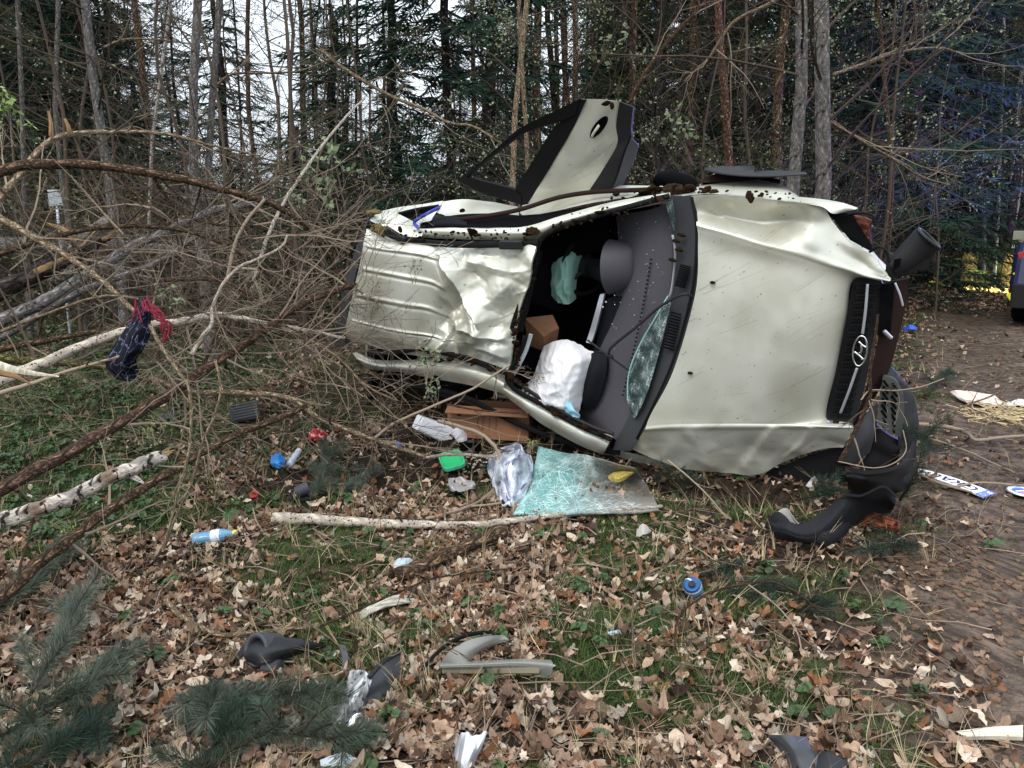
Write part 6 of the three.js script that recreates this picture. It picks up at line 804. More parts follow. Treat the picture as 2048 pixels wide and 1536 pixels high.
// ---------------------------------------------------------------- fallen boughs, poles and twigs
// [name, label, material, points [x, y], depth from, depth to ('g' = on the ground), half width in px from, to, twigs, twig length]
const boughs = [
  ['arching_bough', 'thick brown bough arching from the picture edge across the pale trunks', 'barkBrown', [[-40, 352], [60, 330], [130, 327], [240, 337], [330, 351], [430, 375], [510, 396], [560, 416], [612, 452], [655, 505], [690, 570]], 4.2, 5.2, 11, 4, 9, .9],
  ['broken_bough', 'tan broken bough with splintered stubs rising above the arching bough', 'barkTan', [[-30, 425], [20, 372], [70, 308], [112, 275], [150, 267], [220, 264], [330, 268], [420, 290], [520, 312]], 4.7, 5.4, 8, 2, 8, .7],
  ['split_log', 'dark barked log with torn orange wood along its split', 'barkDark', [[-60, 612], [60, 555], [140, 512], [210, 468], [250, 440]], 5.6, 6.6, 20, 13, 3, .5],
  ['fallen_log', 'grey lichen spotted log rising from the picture edge towards the bush', 'barkGrey', [[-40, 662], [85, 604], [191, 539], [273, 490], [376, 444], [427, 421], [513, 408], [580, 400]], 5.0, 6.4, 14, 4, 8, .9],
  ['fallen_log', 'second grey log running just under the lichen spotted one', 'barkGrey', [[-40, 700], [60, 640], [150, 588], [235, 556], [330, 517], [400, 468], [450, 455]], 5.3, 6.4, 9, 4, 6, .8],
  ['tan_pole', 'straight tan pole sloping down to the navy jacket', 'barkTan', [[-20, 424], [68, 475], [137, 514], [205, 562], [263, 618], [292, 648]], 4.3, 4.0, 7, 4, 4, .5],
  ['pale_pole', 'smooth pale grey pole carrying the navy jacket', 'paleBark', [[-30, 772], [68, 734], [171, 690], [273, 656], [376, 641], [430, 630], [480, 637], [580, 655], [690, 676]], 3.55, 4.4, 12, 3, 8, .8],
  ['pale_branch', 'thin pale branch running just below the pale pole', 'twigPale', [[-20, 792], [60, 768], [137, 742], [222, 718], [292, 696]], 3.4, 3.7, 5, 2, 4, .4],
  ['long_pole', 'long brown pole running from the near plants up to the roof of the wreck', 'barkPole', [[-60, 1012], [85, 934], [205, 865], [273, 827], [342, 786], [427, 728], [513, 670], [598, 612], [682, 577], [712, 571]], 2.9, 4.75, 14, 5.5, 10, .6],
  ['birch_log', 'white birch log with a splintered yellow end at the near left', 'birchLog', [[-60, 1052], [0, 1042], [68, 1022], [137, 996], [205, 960], [256, 940], [300, 922], [322, 913]], 2.6, 2.9, 17, 13, 1, .3],
  ['brown_pole', 'dark brown pole lying under the birch log', 'barkBrown', [[-40, 1222], [17, 1185], [85, 1119], [154, 1070], [205, 1028], [273, 984], [342, 942], [393, 912], [479, 866], [560, 836], [612, 812]], 2.45, 3.9, 14, 5, 5, .4],
  ['tan_branch', 'long tan branch bending down towards the green lid', 'barkTan', [[300, 756], [376, 782], [479, 786], [581, 797], [640, 838], [697, 860], [743, 877], [800, 897], [852, 913]], 4.0, 4.15, 6, 4, 6, .5],
  ['moss_branch', 'mossy branch dropping from beneath the jacket to the long pole', 'barkMoss', [[-20, 716], [60, 722], [137, 726], [222, 736], [308, 762], [359, 781], [400, 800]], 4.5, 4.2, 9, 6, 4, .5],
  ['brown_branch', 'brown branch passing behind the jacket', 'barkBrown', [[-20, 702], [85, 683], [205, 660], [262, 645], [340, 610], [420, 590]], 4.9, 5.2, 7, 3, 6, .6],
  ['leaning_sapling', 'pale crooked sapling bent over beside the back of the wreck', 'paleBark', [[730, 196], [697, 228], [649, 285], [608, 343], [574, 394], [545, 450], [525, 505], [500, 590]], 5.6, 5.0, 2, 4.5, 12, 1.0],
  ['crooked_branch', 'pale crooked branch snaking down above the long pole', 'paleBark', [[575, 470], [564, 492], [515, 518], [479, 534], [452, 560], [437, 586], [424, 620], [423, 648], [400, 680], [383, 710]], 3.9, 3.7, 2, 4.5, 9, .6],
  ['forked_branch', 'tan branch curving up in front of the forked grey trunk', 'twigPale', [[530, 398], [492, 444], [470, 489], [455, 560]], 4.6, 4.6, 3, 4, 5, .5],
  ['hanging_branch', 'slim branch hanging from the jacket down to the near leaves', 'barkTan', [[300, 650], [318, 684], [340, 720], [358, 745], [379, 780], [381, 878], [372, 930], [350, 1010], [326, 1104]], 3.3, 2.75, 4, 3, 5, .3],
  ['hanging_branch', 'second slim branch crossing the long pole beside the first', 'barkTan', [[430, 720], [437, 745], [441, 787], [425, 840], [405, 885], [388, 950], [372, 990], [345, 1050], [328, 1098]], 3.2, 2.8, 3, 3, 4, .3],
  ['thin_pole', 'thin straight stem crossing in front of the arching bough', 'barkBrown', [[-10, 370], [60, 425], [150, 492], [205, 545], [260, 610]], 4.6, 4.7, 4, 2, 4, .5],
  ['thin_pole', 'long dark stem sloping from the pale trunk into the brush', 'barkBrown', [[215, 345], [285, 400], [350, 470], [400, 530], [470, 600]], 4.8, 5.0, 4, 2, 5, .6],
  ['drooping_branch', 'drooping side branch of the arching bough', 'barkBrown', [[305, 350], [330, 390], [372, 432], [440, 450], [520, 452]], 4.6, 4.9, 4, 2, 5, .5],
  ['drooping_branch', 'short stout branch hanging from the middle of the arching bough', 'barkBrown', [[455, 385], [458, 420], [462, 460], [450, 520]], 4.9, 5.0, 5, 2, 4, .5],
  ['arching_branch', 'brown branch arching low over the grey logs towards the bush', 'barkBrown', [[-30, 520], [60, 488], [160, 462], [280, 452], [400, 470], [500, 520], [570, 590]], 4.4, 4.9, 6, 2.5, 8, .7],
  ['arching_branch', 'tan branch curving over the jacket from the left logs', 'barkTan', [[0, 664], [40, 648], [110, 622], [185, 596], [235, 592], [278, 598]], 3.9, 3.8, 3.5, 2.5, 5, .5],
  ['crossing_branch', 'brown branch running from the tangle to the rear of the wreck', 'barkBrown', [[330, 560], [430, 560], [520, 600], [600, 660], [680, 720], [740, 790]], 4.6, 4.3, 5, 2.5, 9, .6],
  ['crossing_branch', 'tan branch sagging from the pale pole into the gap below the roof', 'barkTan', [[470, 640], [540, 648], [610, 676], [680, 718], [730, 770], [790, 800]], 4.3, 4.15, 4, 2, 8, .5],
  ['crossing_branch', 'thin brown branch bowed up behind the crooked branch', 'barkBrown', [[385, 800], [420, 700], [470, 610], [530, 540], [610, 490], [690, 470]], 4.5, 4.9, 4, 2, 9, .7],
  ['birch_pole', 'pale birch pole lying on the leaves before the broken glass', 'paleBark', [[548, 1036], [640, 1040], [777, 1047], [870, 1050], [948, 1050], [1050, 1038], [1118, 1030], [1221, 1023], [1324, 1012]], 'g', 'g', 11, 3, 3, .35],
  ['ground_twig', 'forked pale twig springing from the birch pole over the silvery bag', 'twigPale', [[852, 1038], [900, 1026], [948, 1008], [985, 982], [1005, 962], [1030, 945]], 'g', 'g', 4, 2, 3, .3],
  ['ground_twig', 'thin twig crossing the broken glass sheet', 'twigPale', [[930, 1014], [1000, 1006], [1055, 985], [1120, 968], [1180, 962], [1215, 955]], 'g', 'g', 2.5, 1.5, 2, .25],
  ['white_branch', 'bare white branch lying beside the green lid', 'paleBark', [[846, 916], [885, 910], [925, 909], [965, 912], [1000, 914]], 4.35, 4.3, 3, 3.5, 2, .2],
  ['forked_branch', 'pale branch forking across the cardboard box', 'twigPale', [[876, 842], [914, 852], [961, 868], [985, 888], [998, 905], [1003, 940]], 4.35, 4.2, 4, 4, 3, .25],
  ['thin_branch', 'thin long branch rising from the tan branch across the lower roof rail', 'twigPale', [[750, 876], [780, 852], [811, 836], [880, 806], [948, 776], [985, 752], [1020, 730]], 4.1, 4.05, 3, 2, 5, .35],
  ['thin_branch', 'thin reddish twig along the top of the cardboard box', 'barkRed', [[893, 808], [940, 818], [1000, 824], [1060, 828]], 4.4, 4.3, 2, 1.5, 2, .2],
  ['brown_log', 'mossy brown log half sunk in the leaves', 'barkBrown', [[792, 1150], [850, 1130], [913, 1102], [960, 1080], [1010, 1062]], 'g', 'g', 14, 12, 1, .2],
  ['bramble_arch', 'thin arching bramble stem beside the blue can', 'barkTan', [[1272, 1335], [1266, 1270], [1266, 1208], [1283, 1160], [1345, 1127], [1407, 1119], [1470, 1130], [1525, 1144]], 2.15, 2.5, 2.5, 1.5, 4, .16],
  ['bramble_arch', 'reddish bramble stem arching over the leaves past the blue can', 'barkRed', [[1350, 1300], [1357, 1235], [1407, 1192], [1490, 1168], [1552, 1166], [1600, 1192], [1640, 1222], [1680, 1250]], 2.15, 2.35, 3, 1.5, 4, .16],
  ['bramble_arch', 'small thin stem bending down between the brambles', 'twigPale', [[1495, 1168], [1556, 1214], [1594, 1265], [1603, 1300]], 2.3, 2.2, 1.8, 1.4, 2, .12],
  ['bramble_shoot', 'low bramble stem running near level in the near leaves', 'barkTan', [[1190, 1292], [1260, 1290], [1330, 1284], [1400, 1286]], 2.1, 2.2, 1.8, 1.2, 3, .14],
  ['ground_branch', 'thin grey branch lying above the fog lamp surround', 'barkTan', [[330, 1198], [360, 1230], [397, 1252], [441, 1270], [500, 1266], [582, 1257], [648, 1252]], 'g', 'g', 5, 3, 3, .2],
  ['ground_branch', 'long thin branch sloping up over the lamp glass strip', 'barkBrown', [[640, 1253], [690, 1232], [735, 1211], [800, 1183], [867, 1157], [940, 1146], [1010, 1138]], 2.45, 2.75, 3, 1.8, 5, .25],
  ['ground_branch', 'thin stem between the fog lamp surround and the churned soil', 'barkTan', [[476, 1196], [520, 1203], [560, 1215], [600, 1238], [640, 1262], [690, 1300]], 2.35, 2.2, 2.2, 1.6, 2, .2],
  ['ground_branch', 'thin curved stem rising over the clear lamp cover', 'barkTan', [[700, 1322], [760, 1284], [800, 1262], [830, 1258], [870, 1278], [920, 1290]], 2.2, 2.2, 2, 1.4, 2, .15],
  ['track_branch', 'pale forked branch lying on the dirt track', 'twigPale', [[1836, 849], [1890, 853], [1930, 864], [1951, 880], [2000, 875], [2060, 871]], 'g', 'g', 4, 2.5, 4, .4],
  ['track_branch', 'thin brown branch sloping up the track from the pale forked one', 'barkTan', [[1860, 847], [1930, 812], [1987, 790], [2060, 752]], 4.7, 5.0, 2.5, 1.5, 3, .3],
  ['track_branch', 'thin twig lying beside the number plate', 'twigPale', [[1822, 940], [1878, 966], [1920, 978], [1945, 985]], 'g', 'g', 3, 2, 2, .2],
  ['track_branch', 'thin twig crossing over the number plate', 'twigPale', [[1912, 973], [1950, 966], [1982, 966], [2060, 972]], 'g', 'g', 2.2, 1.5, 1, .2],
  ['track_branch', 'loose twig on the track below the pale forked branch', 'twigPale', [[1850, 876], [1885, 885], [1940, 905], [1985, 926], [2030, 945]], 'g', 'g', 2.4, 1.2, 3, .25],
  ['leaning_stick', 'red brown stick leaning across the grille to the bumper', 'barkPole', [[1756, 628], [1750, 676], [1740, 745], [1740, 790], [1718, 848], [1681, 922]], 3.5, 3.55, 2.5, 4.5, 4, .22],
  ['thin_branch', 'thin pale twig springing out from the stick at the grille', 'twigPale', [[1722, 800], [1738, 782], [1790, 781], [1840, 774], [1888, 757]], 3.52, 3.6, 1.5, 1.1, 2, .2],
  ['thin_branch', 'thin curved twig in front of the black bumper corner', 'twigPale', [[1676, 923], [1750, 936], [1790, 925], [1812, 900], [1806, 860]], 3.45, 3.5, 1.3, 1, 2, .2],
  ['thin_branch', 'thin pale twig standing in front of the lower front wing', 'twigPale', [[1335, 920], [1370, 948], [1410, 985], [1452, 1034]], 3.75, 3.6, 2, 1.5, 2, .2],
  ['overhead_branch', 'bare branch sloping down through the air above the roof of the wreck', 'barkTan', [[640, 100], [698, 144], [788, 195], [850, 219], [897, 245], [944, 252], [980, 272], [1012, 296]], 8.6, 8.2, 4, 2, 9, 1.1],
  ['overhead_branch', 'dark branch sloping up out of the wood beside the car door', 'barkBrown', [[1260, 205], [1280, 164], [1327, 94], [1400, 16], [1440, -30]], 8.2, 7.8, 5, 3, 9, 1.2],
  ['overhead_branch', 'pale tan branch dropping from the top edge before the red pine', 'barkTan', [[1580, -20], [1550, 2], [1468, 44], [1416, 117], [1370, 160]], 7.6, 8.0, 5, 1.5, 10, 1.0],
  ['overhead_branch', 'thin level branch reaching across the pale forked trunk', 'barkTan', [[425, 180], [460, 150], [520, 146], [600, 142], [680, 110]], 7.6, 7.4, 3, 1.5, 8, .9],
  ['overhead_branch', 'thin bent branch level with the top of the pale spotted trunk', 'barkTan', [[208, 95], [245, 80], [320, 80], [380, 88]], 7.2, 7.3, 3, 1.2, 6, .7],
  ['dead_branch', 'bare branch reaching out in front of the dark spruces', 'barkTan', [[1665, 150], [1720, 130], [1800, 104], [1880, 96], [1930, 110]], 8.0, 8.4, 3.5, 1.5, 12, 1.2],
  ['dead_branch', 'bare drooping branch over the nose of the wreck', 'barkTan', [[1655, 240], [1720, 280], [1790, 320], [1840, 352], [1900, 370]], 8.0, 8.6, 3, 1.5, 12, 1.2],
];
reseed(500);
boughs.forEach(([name, label, mat, pts, d0, d1, r0, r1, tw, tl], i) => {
  const n = pts.length, onG = d0 === 'g', P = pts.map(([x, y], k) => { const t = k / (n - 1), r = lerp(r0, r1, t); if (onG) { const q = G(x, y + r * .8, 0), d = q.distanceTo(camera.position); return G(x, y, .03 + r / FOCAL * d * .8); } return U(x, y, lerp(d0, d1, t)); });
  const dd = (t) => (onG ? P[Math.round(t * (n - 1))].distanceTo(camera.position) : lerp(d0, d1, t)), line = smooth(P, n * 5), t = thing(name, label, 'branch', P[Math.floor(n / 2)]);
  if (/log|pole/.test(name)) t.userData.category = /log/.test(name) ? 'log' : 'pole'; else if (/sapling/.test(name)) t.userData.category = 'sapling'; else if (/bramble/.test(name)) t.userData.category = 'bramble'; else if (/twig|stick/.test(name)) t.userData.category = 'stick';
  const big = Math.max(r0, r1), b = new MB(); line.forEach((p, k) => { if (k && k < line.length - 1) p.add(rv().multiplyScalar(big / FOCAL * dd(.5) * .12)); });
  b.tube(line, (s) => lerp(r0, r1, s) / FOCAL * dd(s), big > 9 ? 14 : big > 4 ? 9 : 6, { bump: big > 6 ? .16 : 0 }); b.build('limb', M[mat], t);
  for (let k = 0; k < tw; k++) { const q = Math.floor(rr(.12, .97) * (line.length - 1)), dir = line[Math.min(line.length - 1, q + 1)].clone().sub(line[Math.max(0, q - 1)]).normalize(), w = new MB(); dir.multiplyScalar(.7).add(new V3(rr(-1, 1), onG ? rr(.05, .4) : rr(-.8, .9), rr(-.7, .7)));
    limb(w, line[q], dir, tl * rr(.5, 1.2), Math.min(.006 + tl * .003, lerp(r0, r1, q / line.length) / FOCAL * dd(.5) * .6), tl > .3 ? 2 : 1, { wander: .2, kids: tl > .3 ? 4 : 2, rmin: .0013 }); w.build('twig', rnd() < .5 ? M.twig : M.twigPale, t); }
  if (name === 'split_log') { for (const [a, c, e] of [[[70, 545], [140, 512], [200, 452]], [[205, 478], [250, 455], [292, 428]], [[-20, 596], [30, 560], [60, 540]]]) { const s = new MB(); s.tube(smooth([U(...a, 5.75), U(...c, 5.9), U(...e, 6.1)], 10), (u) => .028 * (1 - .8 * u), 6, { flat: .5, bump: .5 }); s.build('split_wood', M.splinter, t); } }
  if (name === 'birch_log') { for (let k = 0; k < 6; k++) { const s = new MB(), a = U(312 + rr(-6, 6), 916 + rr(-8, 8), 2.9); s.tube([a, a.clone().add(U(340 + rr(-4, 12), 904 + rr(-7, 7), 2.9).sub(a).multiplyScalar(.6)), U(346 + rr(-14, 8), 902 + rr(-5, 9), 2.92)], (u) => .010 * (1 - .9 * u), 5, { flat: .5 }); s.build('splinter', M.splinter, t); } const s = new MB(); s.tube([U(248, 945, 2.86), U(270, 955, 2.82), U(288, 967, 2.8)], (u) => .02 * (1 - .8 * u), 7); s.build('stub', M.birch, t); }
  if (name === 'birch_pole') for (const [x, y] of [[510, 1020], [534, 1008], [560, 1014], [524, 1040]]) { const s = new MB(); s.tube([G(552, 1036, .02), G((552 + x) / 2, (1036 + y) / 2, .04), G(x, y, .06)], (u) => .011 * (1 - .8 * u), 5, { flat: .5 }); s.build('splinter', M.splinter, t); }
  if (name === 'broken_bough') for (const [a, c] of [[[103, 272], [97, 222]], [[140, 267], [129, 237]], [[66, 312], [58, 330]]]) { const s = new MB(); s.tube([U(...a, 4.9), U((a[0] + c[0]) / 2 + 2, (a[1] + c[1]) / 2, 4.88), U(...c, 4.86)], (u) => .018 * (1 - .5 * u), 6); s.build('stub', M.splinter, t); }
});
{ const t = thing('wood_splinter', 'freshly broken white wood splinter pointing in from the picture edge', 'splinter', U(40, 745, 2.3)), b = new MB(); b.tube([U(-40, 722, 2.3), U(20, 739, 2.3), U(70, 748, 2.32), U(118, 753, 2.34)], (u) => .022 * (1 - .9 * u), 6, { flat: .35 }); b.build('shard', M.whiteWood, t); const c = new MB(); c.tube([U(-10, 742, 2.3), U(30, 752, 2.3), U(62, 768, 2.3)], (u) => .014 * (1 - .8 * u), 6, { flat: .35 }); c.build('shard', M.splinter, t); }
{ const t = thing('far_log', 'grey fallen trunk lying level across the back of the green plants', 'log', foot(60, 10.5)), b = new MB(); b.tube(smooth([U(-120, 492, 11), U(60, 490, 10.6), U(200, 492, 10.3), U(380, 505, 10)], 14), (u) => .13 - .05 * u, 10, { bump: .12 }); b.build('limb', M.barkGrey, t); }
{ const t = thing('far_log', 'grey log with an orange torn end leaning up behind the split log', 'log', U(160, 520, 7.6)), b = new MB(); b.tube(smooth([U(110, 560, 7.2), U(165, 490, 7.6), U(220, 445, 8)], 10), .09, 10, { bump: .14 }); b.build('limb', M.barkGrey, t); for (const l of [[[85, 445], [130, 462], [155, 482]], [[190, 474], [235, 455], [262, 440]]]) { const s = new MB(); s.tube(smooth(l.map(([x, y]) => U(x, y, 7.5)), 8), (u) => .012 + .03 * u, 6, { flat: .5, bump: .5 }); s.build('split_wood', M.splinter, t); } }
// the fine tangle of the fallen crowns
{ reseed(520); const a = new MB(), p = new MB();
  for (let k = 0; k < 165; k++) { const y = rr(330, 830), x = rr(250, 740) + (y - 560) * .05, d = rr(4.0, 6.4), b = rnd() < .62 ? a : p, s = U(x, y, d); if (x > 660) continue; if (y > 700 && d > 4.9 && x < 420) continue;
    const ang = pick([rr(-.25, .35), rr(-.3, .5), rr(.3, 1.2), rr(2.0, 3.5)]); limb(b, s, new V3(Math.cos(ang), Math.sin(ang), rr(-.4, .4)), rr(.35, 1.15), rr(.0028, .0065), 2, { wander: .22, kids: 3.2, rmin: .0014 }); }
  for (let k = 0; k < 46; k++) { const s = U(rr(600, 880), rr(690, 850), rr(3.95, 4.35)); limb(rnd() < .5 ? a : p, s, new V3(rr(-1, 1), rr(-.3, .7), rr(-.2, .3)), rr(.2, .6), .0028, 1, { wander: .25, kids: 3, rmin: .0012 }); }
  for (let k = 0; k < 70; k++) { const s = U(rr(-20, 420), rr(420, 900), rr(3.6, 6.2)); limb(rnd() < .5 ? a : p, s, new V3(rr(-1, 1), rr(-.4, .8), rr(-.3, .3)), rr(.3, .9), rr(.002, .005), 2, { wander: .22, kids: 3, rmin: .0013 }); }
  const g = new THREE.Group(); g.name = 'twig_tangle'; g.userData = { kind: 'stuff', label: 'fine tangle of broken twigs from the fallen tree crowns', category: 'twigs' }; scene.add(g);
  for (const [b, m] of [[a, M.twig], [p, M.twigPale]]) { const q = b.build('fine_twigs', m, g); q.userData.kind = 'stuff'; } }
// young leaves on thin stems: [label, x, y, depth, size, count, bright]
[['bright green young leaves hanging in at the top of the arching bough', 28, 250, 3.6, .13, 46, 1], ['pale green young leaves on a twig behind the bent pale sapling', 672, 345, 6, .24, 80, 0], ['pale leaf buds low behind the back of the wreck', 660, 410, 5.8, .22, 60, 0], ['fresh green leaf sprig over the pressed roof ribs', 828, 548, 4.2, .07, 16, 0], ['fresh green leaf sprig on the roof near the long pole', 745, 575, 4.2, .06, 14, 0], ['dusty green leaf sprig hanging over the lower roof rail', 852, 735, 4.05, .12, 44, 0], ['small leafy sprig beside the dark gap under the wreck', 872, 790, 4.2, .09, 26, 0], ['bright green fern like sprig between the two hanging branches', 310, 872, 3.2, .05, 18, 1], ['bright green seedling behind the brown pole', 145, 1062, 2.5, .06, 24, 1], ['pale green sprig behind the jacket', 345, 605, 4.4, .12, 34, 0], ['fresh green seedling in the near leaves', 1318, 1390, 1.95, .035, 16, 1], ['young leaves in the wood above the open car door', 1230, 130, 9, .34, 40, 0], ['sprig of young leaves low beside the thick grey trunks', 1385, 285, 9, .34, 40, 0], ['small plant with yellow green leaves in front of the dark cabin gap', 1055, 890, 4.2, .05, 12, 1]].forEach(([label, x, y, d, s, n, br], i) => {
  reseed(540 + i); const c = y > 1000 ? G(x, y, .04) : U(x, y, d), t = thing('leafy_sprig', label, 'sprig', c), st = new MB(), lf = new MB();
  for (let k = 0; k < 4; k++) { const tips = []; limb(st, c.clone().add(new V3(rr(-.2, .2) * s, -s * .8, rr(-.2, .2) * s)), new V3(rr(-.7, .7), 1, rr(-.7, .7)), s * 1.7, .0022, 1, { wander: .25, kids: 3, rmin: .001, tips }); tips.forEach((p) => { for (let q = 0; q < Math.ceil(n / 24); q++) quadLeaf(lf, p, s * rr(.16, .32), s * rr(.05, .1), rv(), rv()); }); }
  st.build('stem', M.twigPale, t); lf.build('leaves', br ? M.fresh : M.bud, t); });
// pine and spruce boughs broken off onto the ground: [label, points [x, y, height], needle length, stem px]
function needles(b, line, len, per, w = .0011) { for (let k = 0; k < line.length - 1; k++) { const a = line[k], c = line[k + 1], d = c.clone().sub(a), L = d.length(); d.normalize(); const m = Math.max(1, Math.round(L * per)); for (let q = 0; q < m; q++) { const p = a.clone().lerp(c, rnd()), s = rv(); s.addScaledVector(d, -s.dot(d)).normalize(); const dir = d.clone().multiplyScalar(rr(.35, .95)).addScaledVector(s, rr(.6, 1)).normalize(); quadLeaf(b, p, len * rr(.7, 1.15), w, dir, rv()); } } }
const pineBoughs = [
  ['blue green pine bough lying under the broken headlamp', [[420, 1540, .05], [470, 1500, .07], [520, 1470, .09], [590, 1470, .1], [660, 1476, .1], [730, 1484, .07]], .045, 4],
  ['round pine tuft pointing at the camera beside the fog lamp surround', [[400, 1380, .04], [430, 1392, .09], [456, 1402, .14]], .06, 3],
  ['pine twig lying below the fog lamp surround', [[480, 1390, .05], [540, 1384, .09], [610, 1384, .11], [680, 1374, .1]], .045, 3],
  ['pine bough running out of the picture under the round tuft', [[400, 1560, .05], [420, 1500, .08], [450, 1450, .1], [470, 1420, .1]], .05, 3],
  ['dark pine bough at the near corner of the green plants', [[-20, 1480, .06], [60, 1440, .12], [130, 1400, .14], [190, 1340, .12], [215, 1320, .1]], .055, 4],
  ['upright blue green pine bough above the dark corner bough', [[60, 1390, .05], [100, 1320, .1], [135, 1250, .13], [165, 1190, .12]], .055, 3],
  ['pine bough spread under the near end of the brown pole', [[-40, 1240, .05], [30, 1190, .1], [100, 1130, .12], [150, 1090, .1]], .05, 3],
  ['low pine bough in the very corner of the leaves', [[-30, 1560, .05], [60, 1530, .09], [140, 1490, .1], [220, 1450, .08]], .05, 3],
  ['small pine twig standing behind the plastic cup', [[622, 1000, .03], [640, 960, .08], [652, 925, .1], [656, 905, .09]], .05, 2.5],
  ['small pine twig lying toward the green lid', [[680, 985, .03], [715, 962, .05], [760, 935, .05]], .04, 2],
  ['pale green pine sprig on the torn wheel liner', [[1590, 1000, .12], [1620, 994, .16], [1648, 990, .2], [1670, 978, .2]], .05, 2.5],
  ['dark pine twig pressed under the lower front wing', [[1300, 965, .02], [1330, 950, .05], [1370, 956, .06], [1400, 975, .04]], .045, 2],
  ['flat pine twig in the grass past the black wheel liner', [[1480, 1120, .02], [1465, 1130, .05], [1445, 1142, .05], [1430, 1152, .03]], .045, 2],
  ['flat pine twig below the torn wheel liner', [[1560, 1160, .02], [1530, 1180, .04], [1500, 1195, .04]], .045, 2],
  ['sprig of pine by the bark chunk', [[1840, 1090, .02], [1790, 1092, .05], [1750, 1100, .05]], .045, 2],
  ['pine sprig fallen on the near leaves right of the brambles', [[1580, 1190, .02], [1610, 1205, .04], [1650, 1215, .05]], .045, 2],
  ['dark pine sprig at the edge of the dirt track', [[1850, 790, .03], [1870, 768, .1], [1890, 748, .12], [1905, 745, .1]], .06, 2.5],
  ['pine sprig hanging on the black bumper skin', [[1800, 1000, .1], [1825, 960, .2], [1845, 900, .3], [1840, 860, .35]], .06, 2.5],
];
pineBoughs.forEach(([label, pts, len, px], i) => { reseed(560 + i); const line = smooth(pts.map((p) => G(...p)), 16), t = thing('pine_bough', label, 'pine bough', line[8]), s = new MB(), n = new MB(), d = line[8].distanceTo(camera.position); s.tube(line, (u) => px / FOCAL * d * (1 - .5 * u), 6);
  needles(n, line, len * (i > 9 ? .9 : 1.2), i > 9 ? 1200 : 2000, .00085); for (let k = 0; k < 9; k++) { const q = Math.floor(rr(2, 15)), tip = line[q + 1].clone().sub(line[q]).normalize().multiplyScalar(.7).add(new V3(rr(-1, 1), rr(-.1, .35), rr(-.8, .8))).normalize().multiplyScalar(len * rr(1.6, 3.2)), tw = [line[q], line[q].clone().addScaledVector(tip, .5).add(new V3(0, .01, 0)), line[q].clone().add(tip)]; s.tube(tw, .0018, 4); needles(n, tw, len * (i > 9 ? .85 : 1.15), i > 9 ? 1200 : 2100, .00085); }
  s.build('stem', M.barkBrown, t); n.build('needles', i > 9 ? M.needleDark : [M.needleNear, M.needleGrey, M.needleNear, M.needleDark][i % 4], t).userData.kind = 'stuff'; });

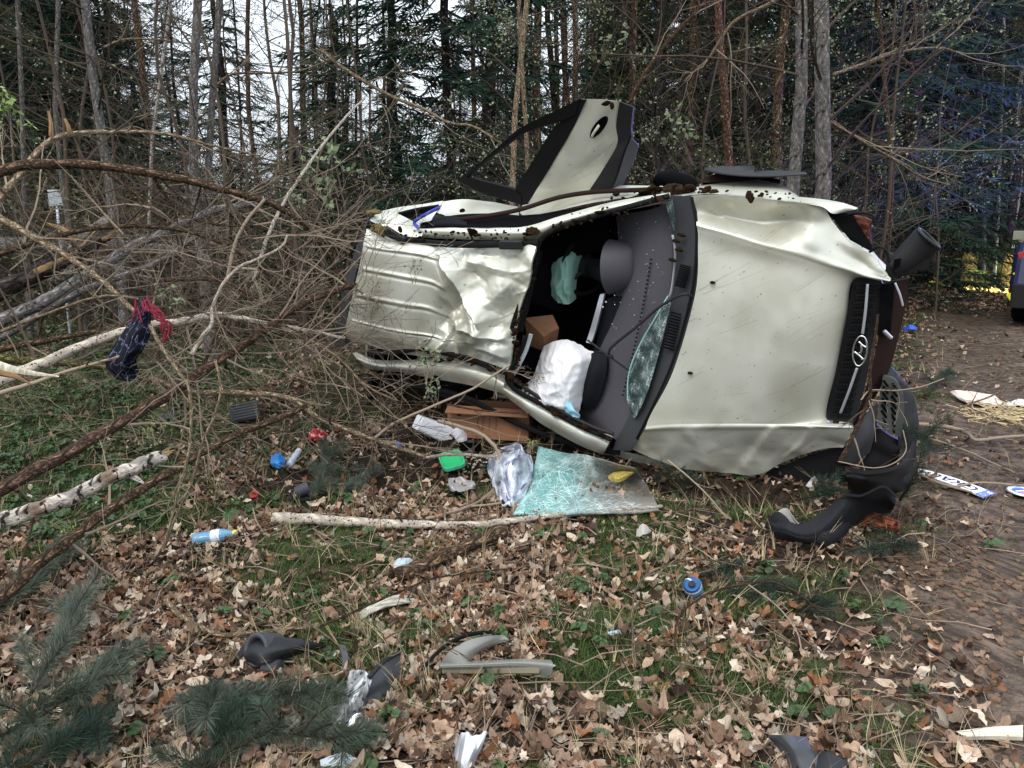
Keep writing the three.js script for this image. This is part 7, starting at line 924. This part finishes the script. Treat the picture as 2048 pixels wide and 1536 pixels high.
// ---------------------------------------------------------------- rescue vehicle at the end of the track
{ const base = onGround(7.0, -10.5), h = new V3(.62, 0, -.785).normalize(), left = new V3(h.z, 0, -h.x), mx = new THREE.Matrix4().makeBasis(h, UPV, left.clone().negate()).setPosition(base), t = thing('rescue_vehicle', 'dark blue emergency vehicle with yellow and red markings at the picture edge', 'vehicle', base);
  const q = new THREE.Quaternion().setFromRotationMatrix(mx), W = (x, y, z) => new V3(x, y, z).applyMatrix4(mx), navy = new THREE.MeshPhysicalMaterial({ color: lin(.012, .016, .06), roughness: .3, clearcoat: .6, side: THREE.DoubleSide }), yel = std({ color: lin(.62, .60, .03), roughness: .4 }), red = std({ color: lin(.36, .03, .03), roughness: .35 });
  const body = (pts, z0, z1, mat, name, bev = .06) => { const s = new THREE.Shape(pts.map(([x, y]) => new THREE.Vector2(x, y))), g = new THREE.ExtrudeGeometry(s, { depth: z1 - z0 - 2 * bev, bevelEnabled: true, bevelSize: bev, bevelThickness: bev, bevelSegments: 3, curveSegments: 6 }); g.translate(0, 0, z0 + bev); const b = new MB(); b.geo(g, mx); return b.build(name, mat, t); };
  body([[.08, .36], [.03, .62], [.08, .98], [.22, 1.08], [1.3, 1.12], [3.4, 1.1], [4.5, .98], [4.72, .7], [4.7, .38], [4.3, .3], [.5, .3]], 0, 1.78, navy, 'body', .10);
  body([[.42, 1.08], [.78, 1.72], [1.2, 1.8], [2.6, 1.78], [3.4, 1.12]], .1, 1.68, navy, 'cabin', .08);
  body([[.36, 1.14], [.70, 1.66], [.74, 1.66], [.44, 1.14]], .28, 1.5, M.black, 'rear_window', .01); body([[.8, 1.2], [1.1, 1.68], [2.5, 1.68], [3.0, 1.2]], .085, .11, M.black, 'side_window', .005);
  body([[-.06, .34], [-.07, .56], [.1, .6], [.3, .58], [.3, .34]], .02, 1.76, M.plastic, 'bumper', .05);
  const slab = (x, y, z, w, hh, d, mat, name, rot = 0, parent = t) => { const b = new MB(); b.box(W(x, y, z), [w, hh, d], q.clone().multiply(new THREE.Quaternion().setFromEuler(new THREE.Euler(rot, 0, 0))), .012); return b.build(name, mat, parent); };
  slab(.03, .95, .16, .10, .24, .18, red, 'tail_lamp', -.3); slab(-.005, .74, .2, .06, .2, .3, yel, 'marking', -.5); slab(-.085, .47, .18, .04, .2, .34, yel, 'marking', -.6); slab(-.075, .45, .42, .035, .1, .16, red, 'marking', -.6); slab(.02, .76, .62, .06, .16, .3, yel, 'marking', -.5); slab(-.04, .60, .09, .05, .05, .05, std({ color: lin(.9, .32, .02), roughness: .3 }), 'reflector');
  slab(1.9, .78, -.004, 2.4, .2, .012, yel, 'side_stripe'); slab(1.2, 1.02, .0, .6, .05, .012, yel, 'side_stripe');
  slab(.03, .95, 1.62, .10, .24, .18, red, 'tail_lamp', .3);
  for (const [x, z] of [[.85, .14], [3.75, .14], [.85, 1.64], [3.75, 1.64]]) { const b = new MB(); b.geo(new THREE.LatheGeometry([[.2, -.1], [.3, -.12], [.345, -.08], [.35, 0], [.345, .08], [.3, .12], [.2, .1]].map(([r, y]) => new THREE.Vector2(r, y)), 28).rotateX(Math.PI / 2), mx.clone().multiply(new THREE.Matrix4().makeTranslation(x, .345, z))); const w = b.build('wheel', M.rubber, t), r = new MB(); r.geo(new THREE.CylinderGeometry(.21, .21, .17, 24).rotateX(Math.PI / 2), mx.clone().multiply(new THREE.Matrix4().makeTranslation(x, .345, z))); r.build('rim', M.greyPlastic, w); }
  const mir = slab(3.0, 1.16, -.2, .12, .34, .22, M.plastic, 'door_mirror'); slab(2.935, 1.2, -.2, .012, .2, .17, std({ color: lin(.5, .52, .4), metalness: .2, roughness: .3 }), 'mirror_glass', 0, mir); slab(2.935, 1.04, -.2, .014, .07, .17, std({ color: lin(.8, .8, .6), metalness: .1, roughness: .3 }), 'mirror_glass', 0, mir); slab(3.0, 1.1, -.05, .06, .06, .14, M.plastic, 'mirror_arm', 0, mir);
  const glowBlue = std({ color: lin(.05, .05, .3), emissive: lin(.2, .25, 1), emissiveIntensity: 6 }), glowAmber = std({ color: lin(.5, .4, .1), emissive: lin(1, .8, .12), emissiveIntensity: 5 });
  slab(1.7, 1.83, .9, .3, .06, 1.3, M.plastic, 'beacon_bar'); for (const z of [.42, 1.38]) slab(1.7, 1.90, z, .26, .1, .3, glowBlue, 'beacon_lamp');
  const blue = new THREE.PointLight(lin(.30, .25, 1), 95, 0, 2); blue.position.copy(W(1.7, 2.08, 1.1)); blue.shadow.radius = 6; blue.castShadow = true; scene.add(blue);
  for (const z of [.24, 1.54]) { slab(4.78, .72, z, .08, .16, .26, glowAmber, 'headlamp'); const s = new THREE.SpotLight(lin(1, .90, .30), 300, 30, .5, .06, 2); s.position.copy(W(4.88, .72, z)); s.target.position.copy(W(4.88 + 4, .72 - 4 * Math.tan(.5), z - (z < 1 ? 1.5 : .6))); s.castShadow = true; scene.add(s, s.target); } }

const renderer = new THREE.WebGLRenderer();
renderer.toneMapping = THREE.LinearToneMapping; renderer.toneMappingExposure = EXPOSURE; renderer.shadowMap.enabled = true;
renderer.render(scene, camera);
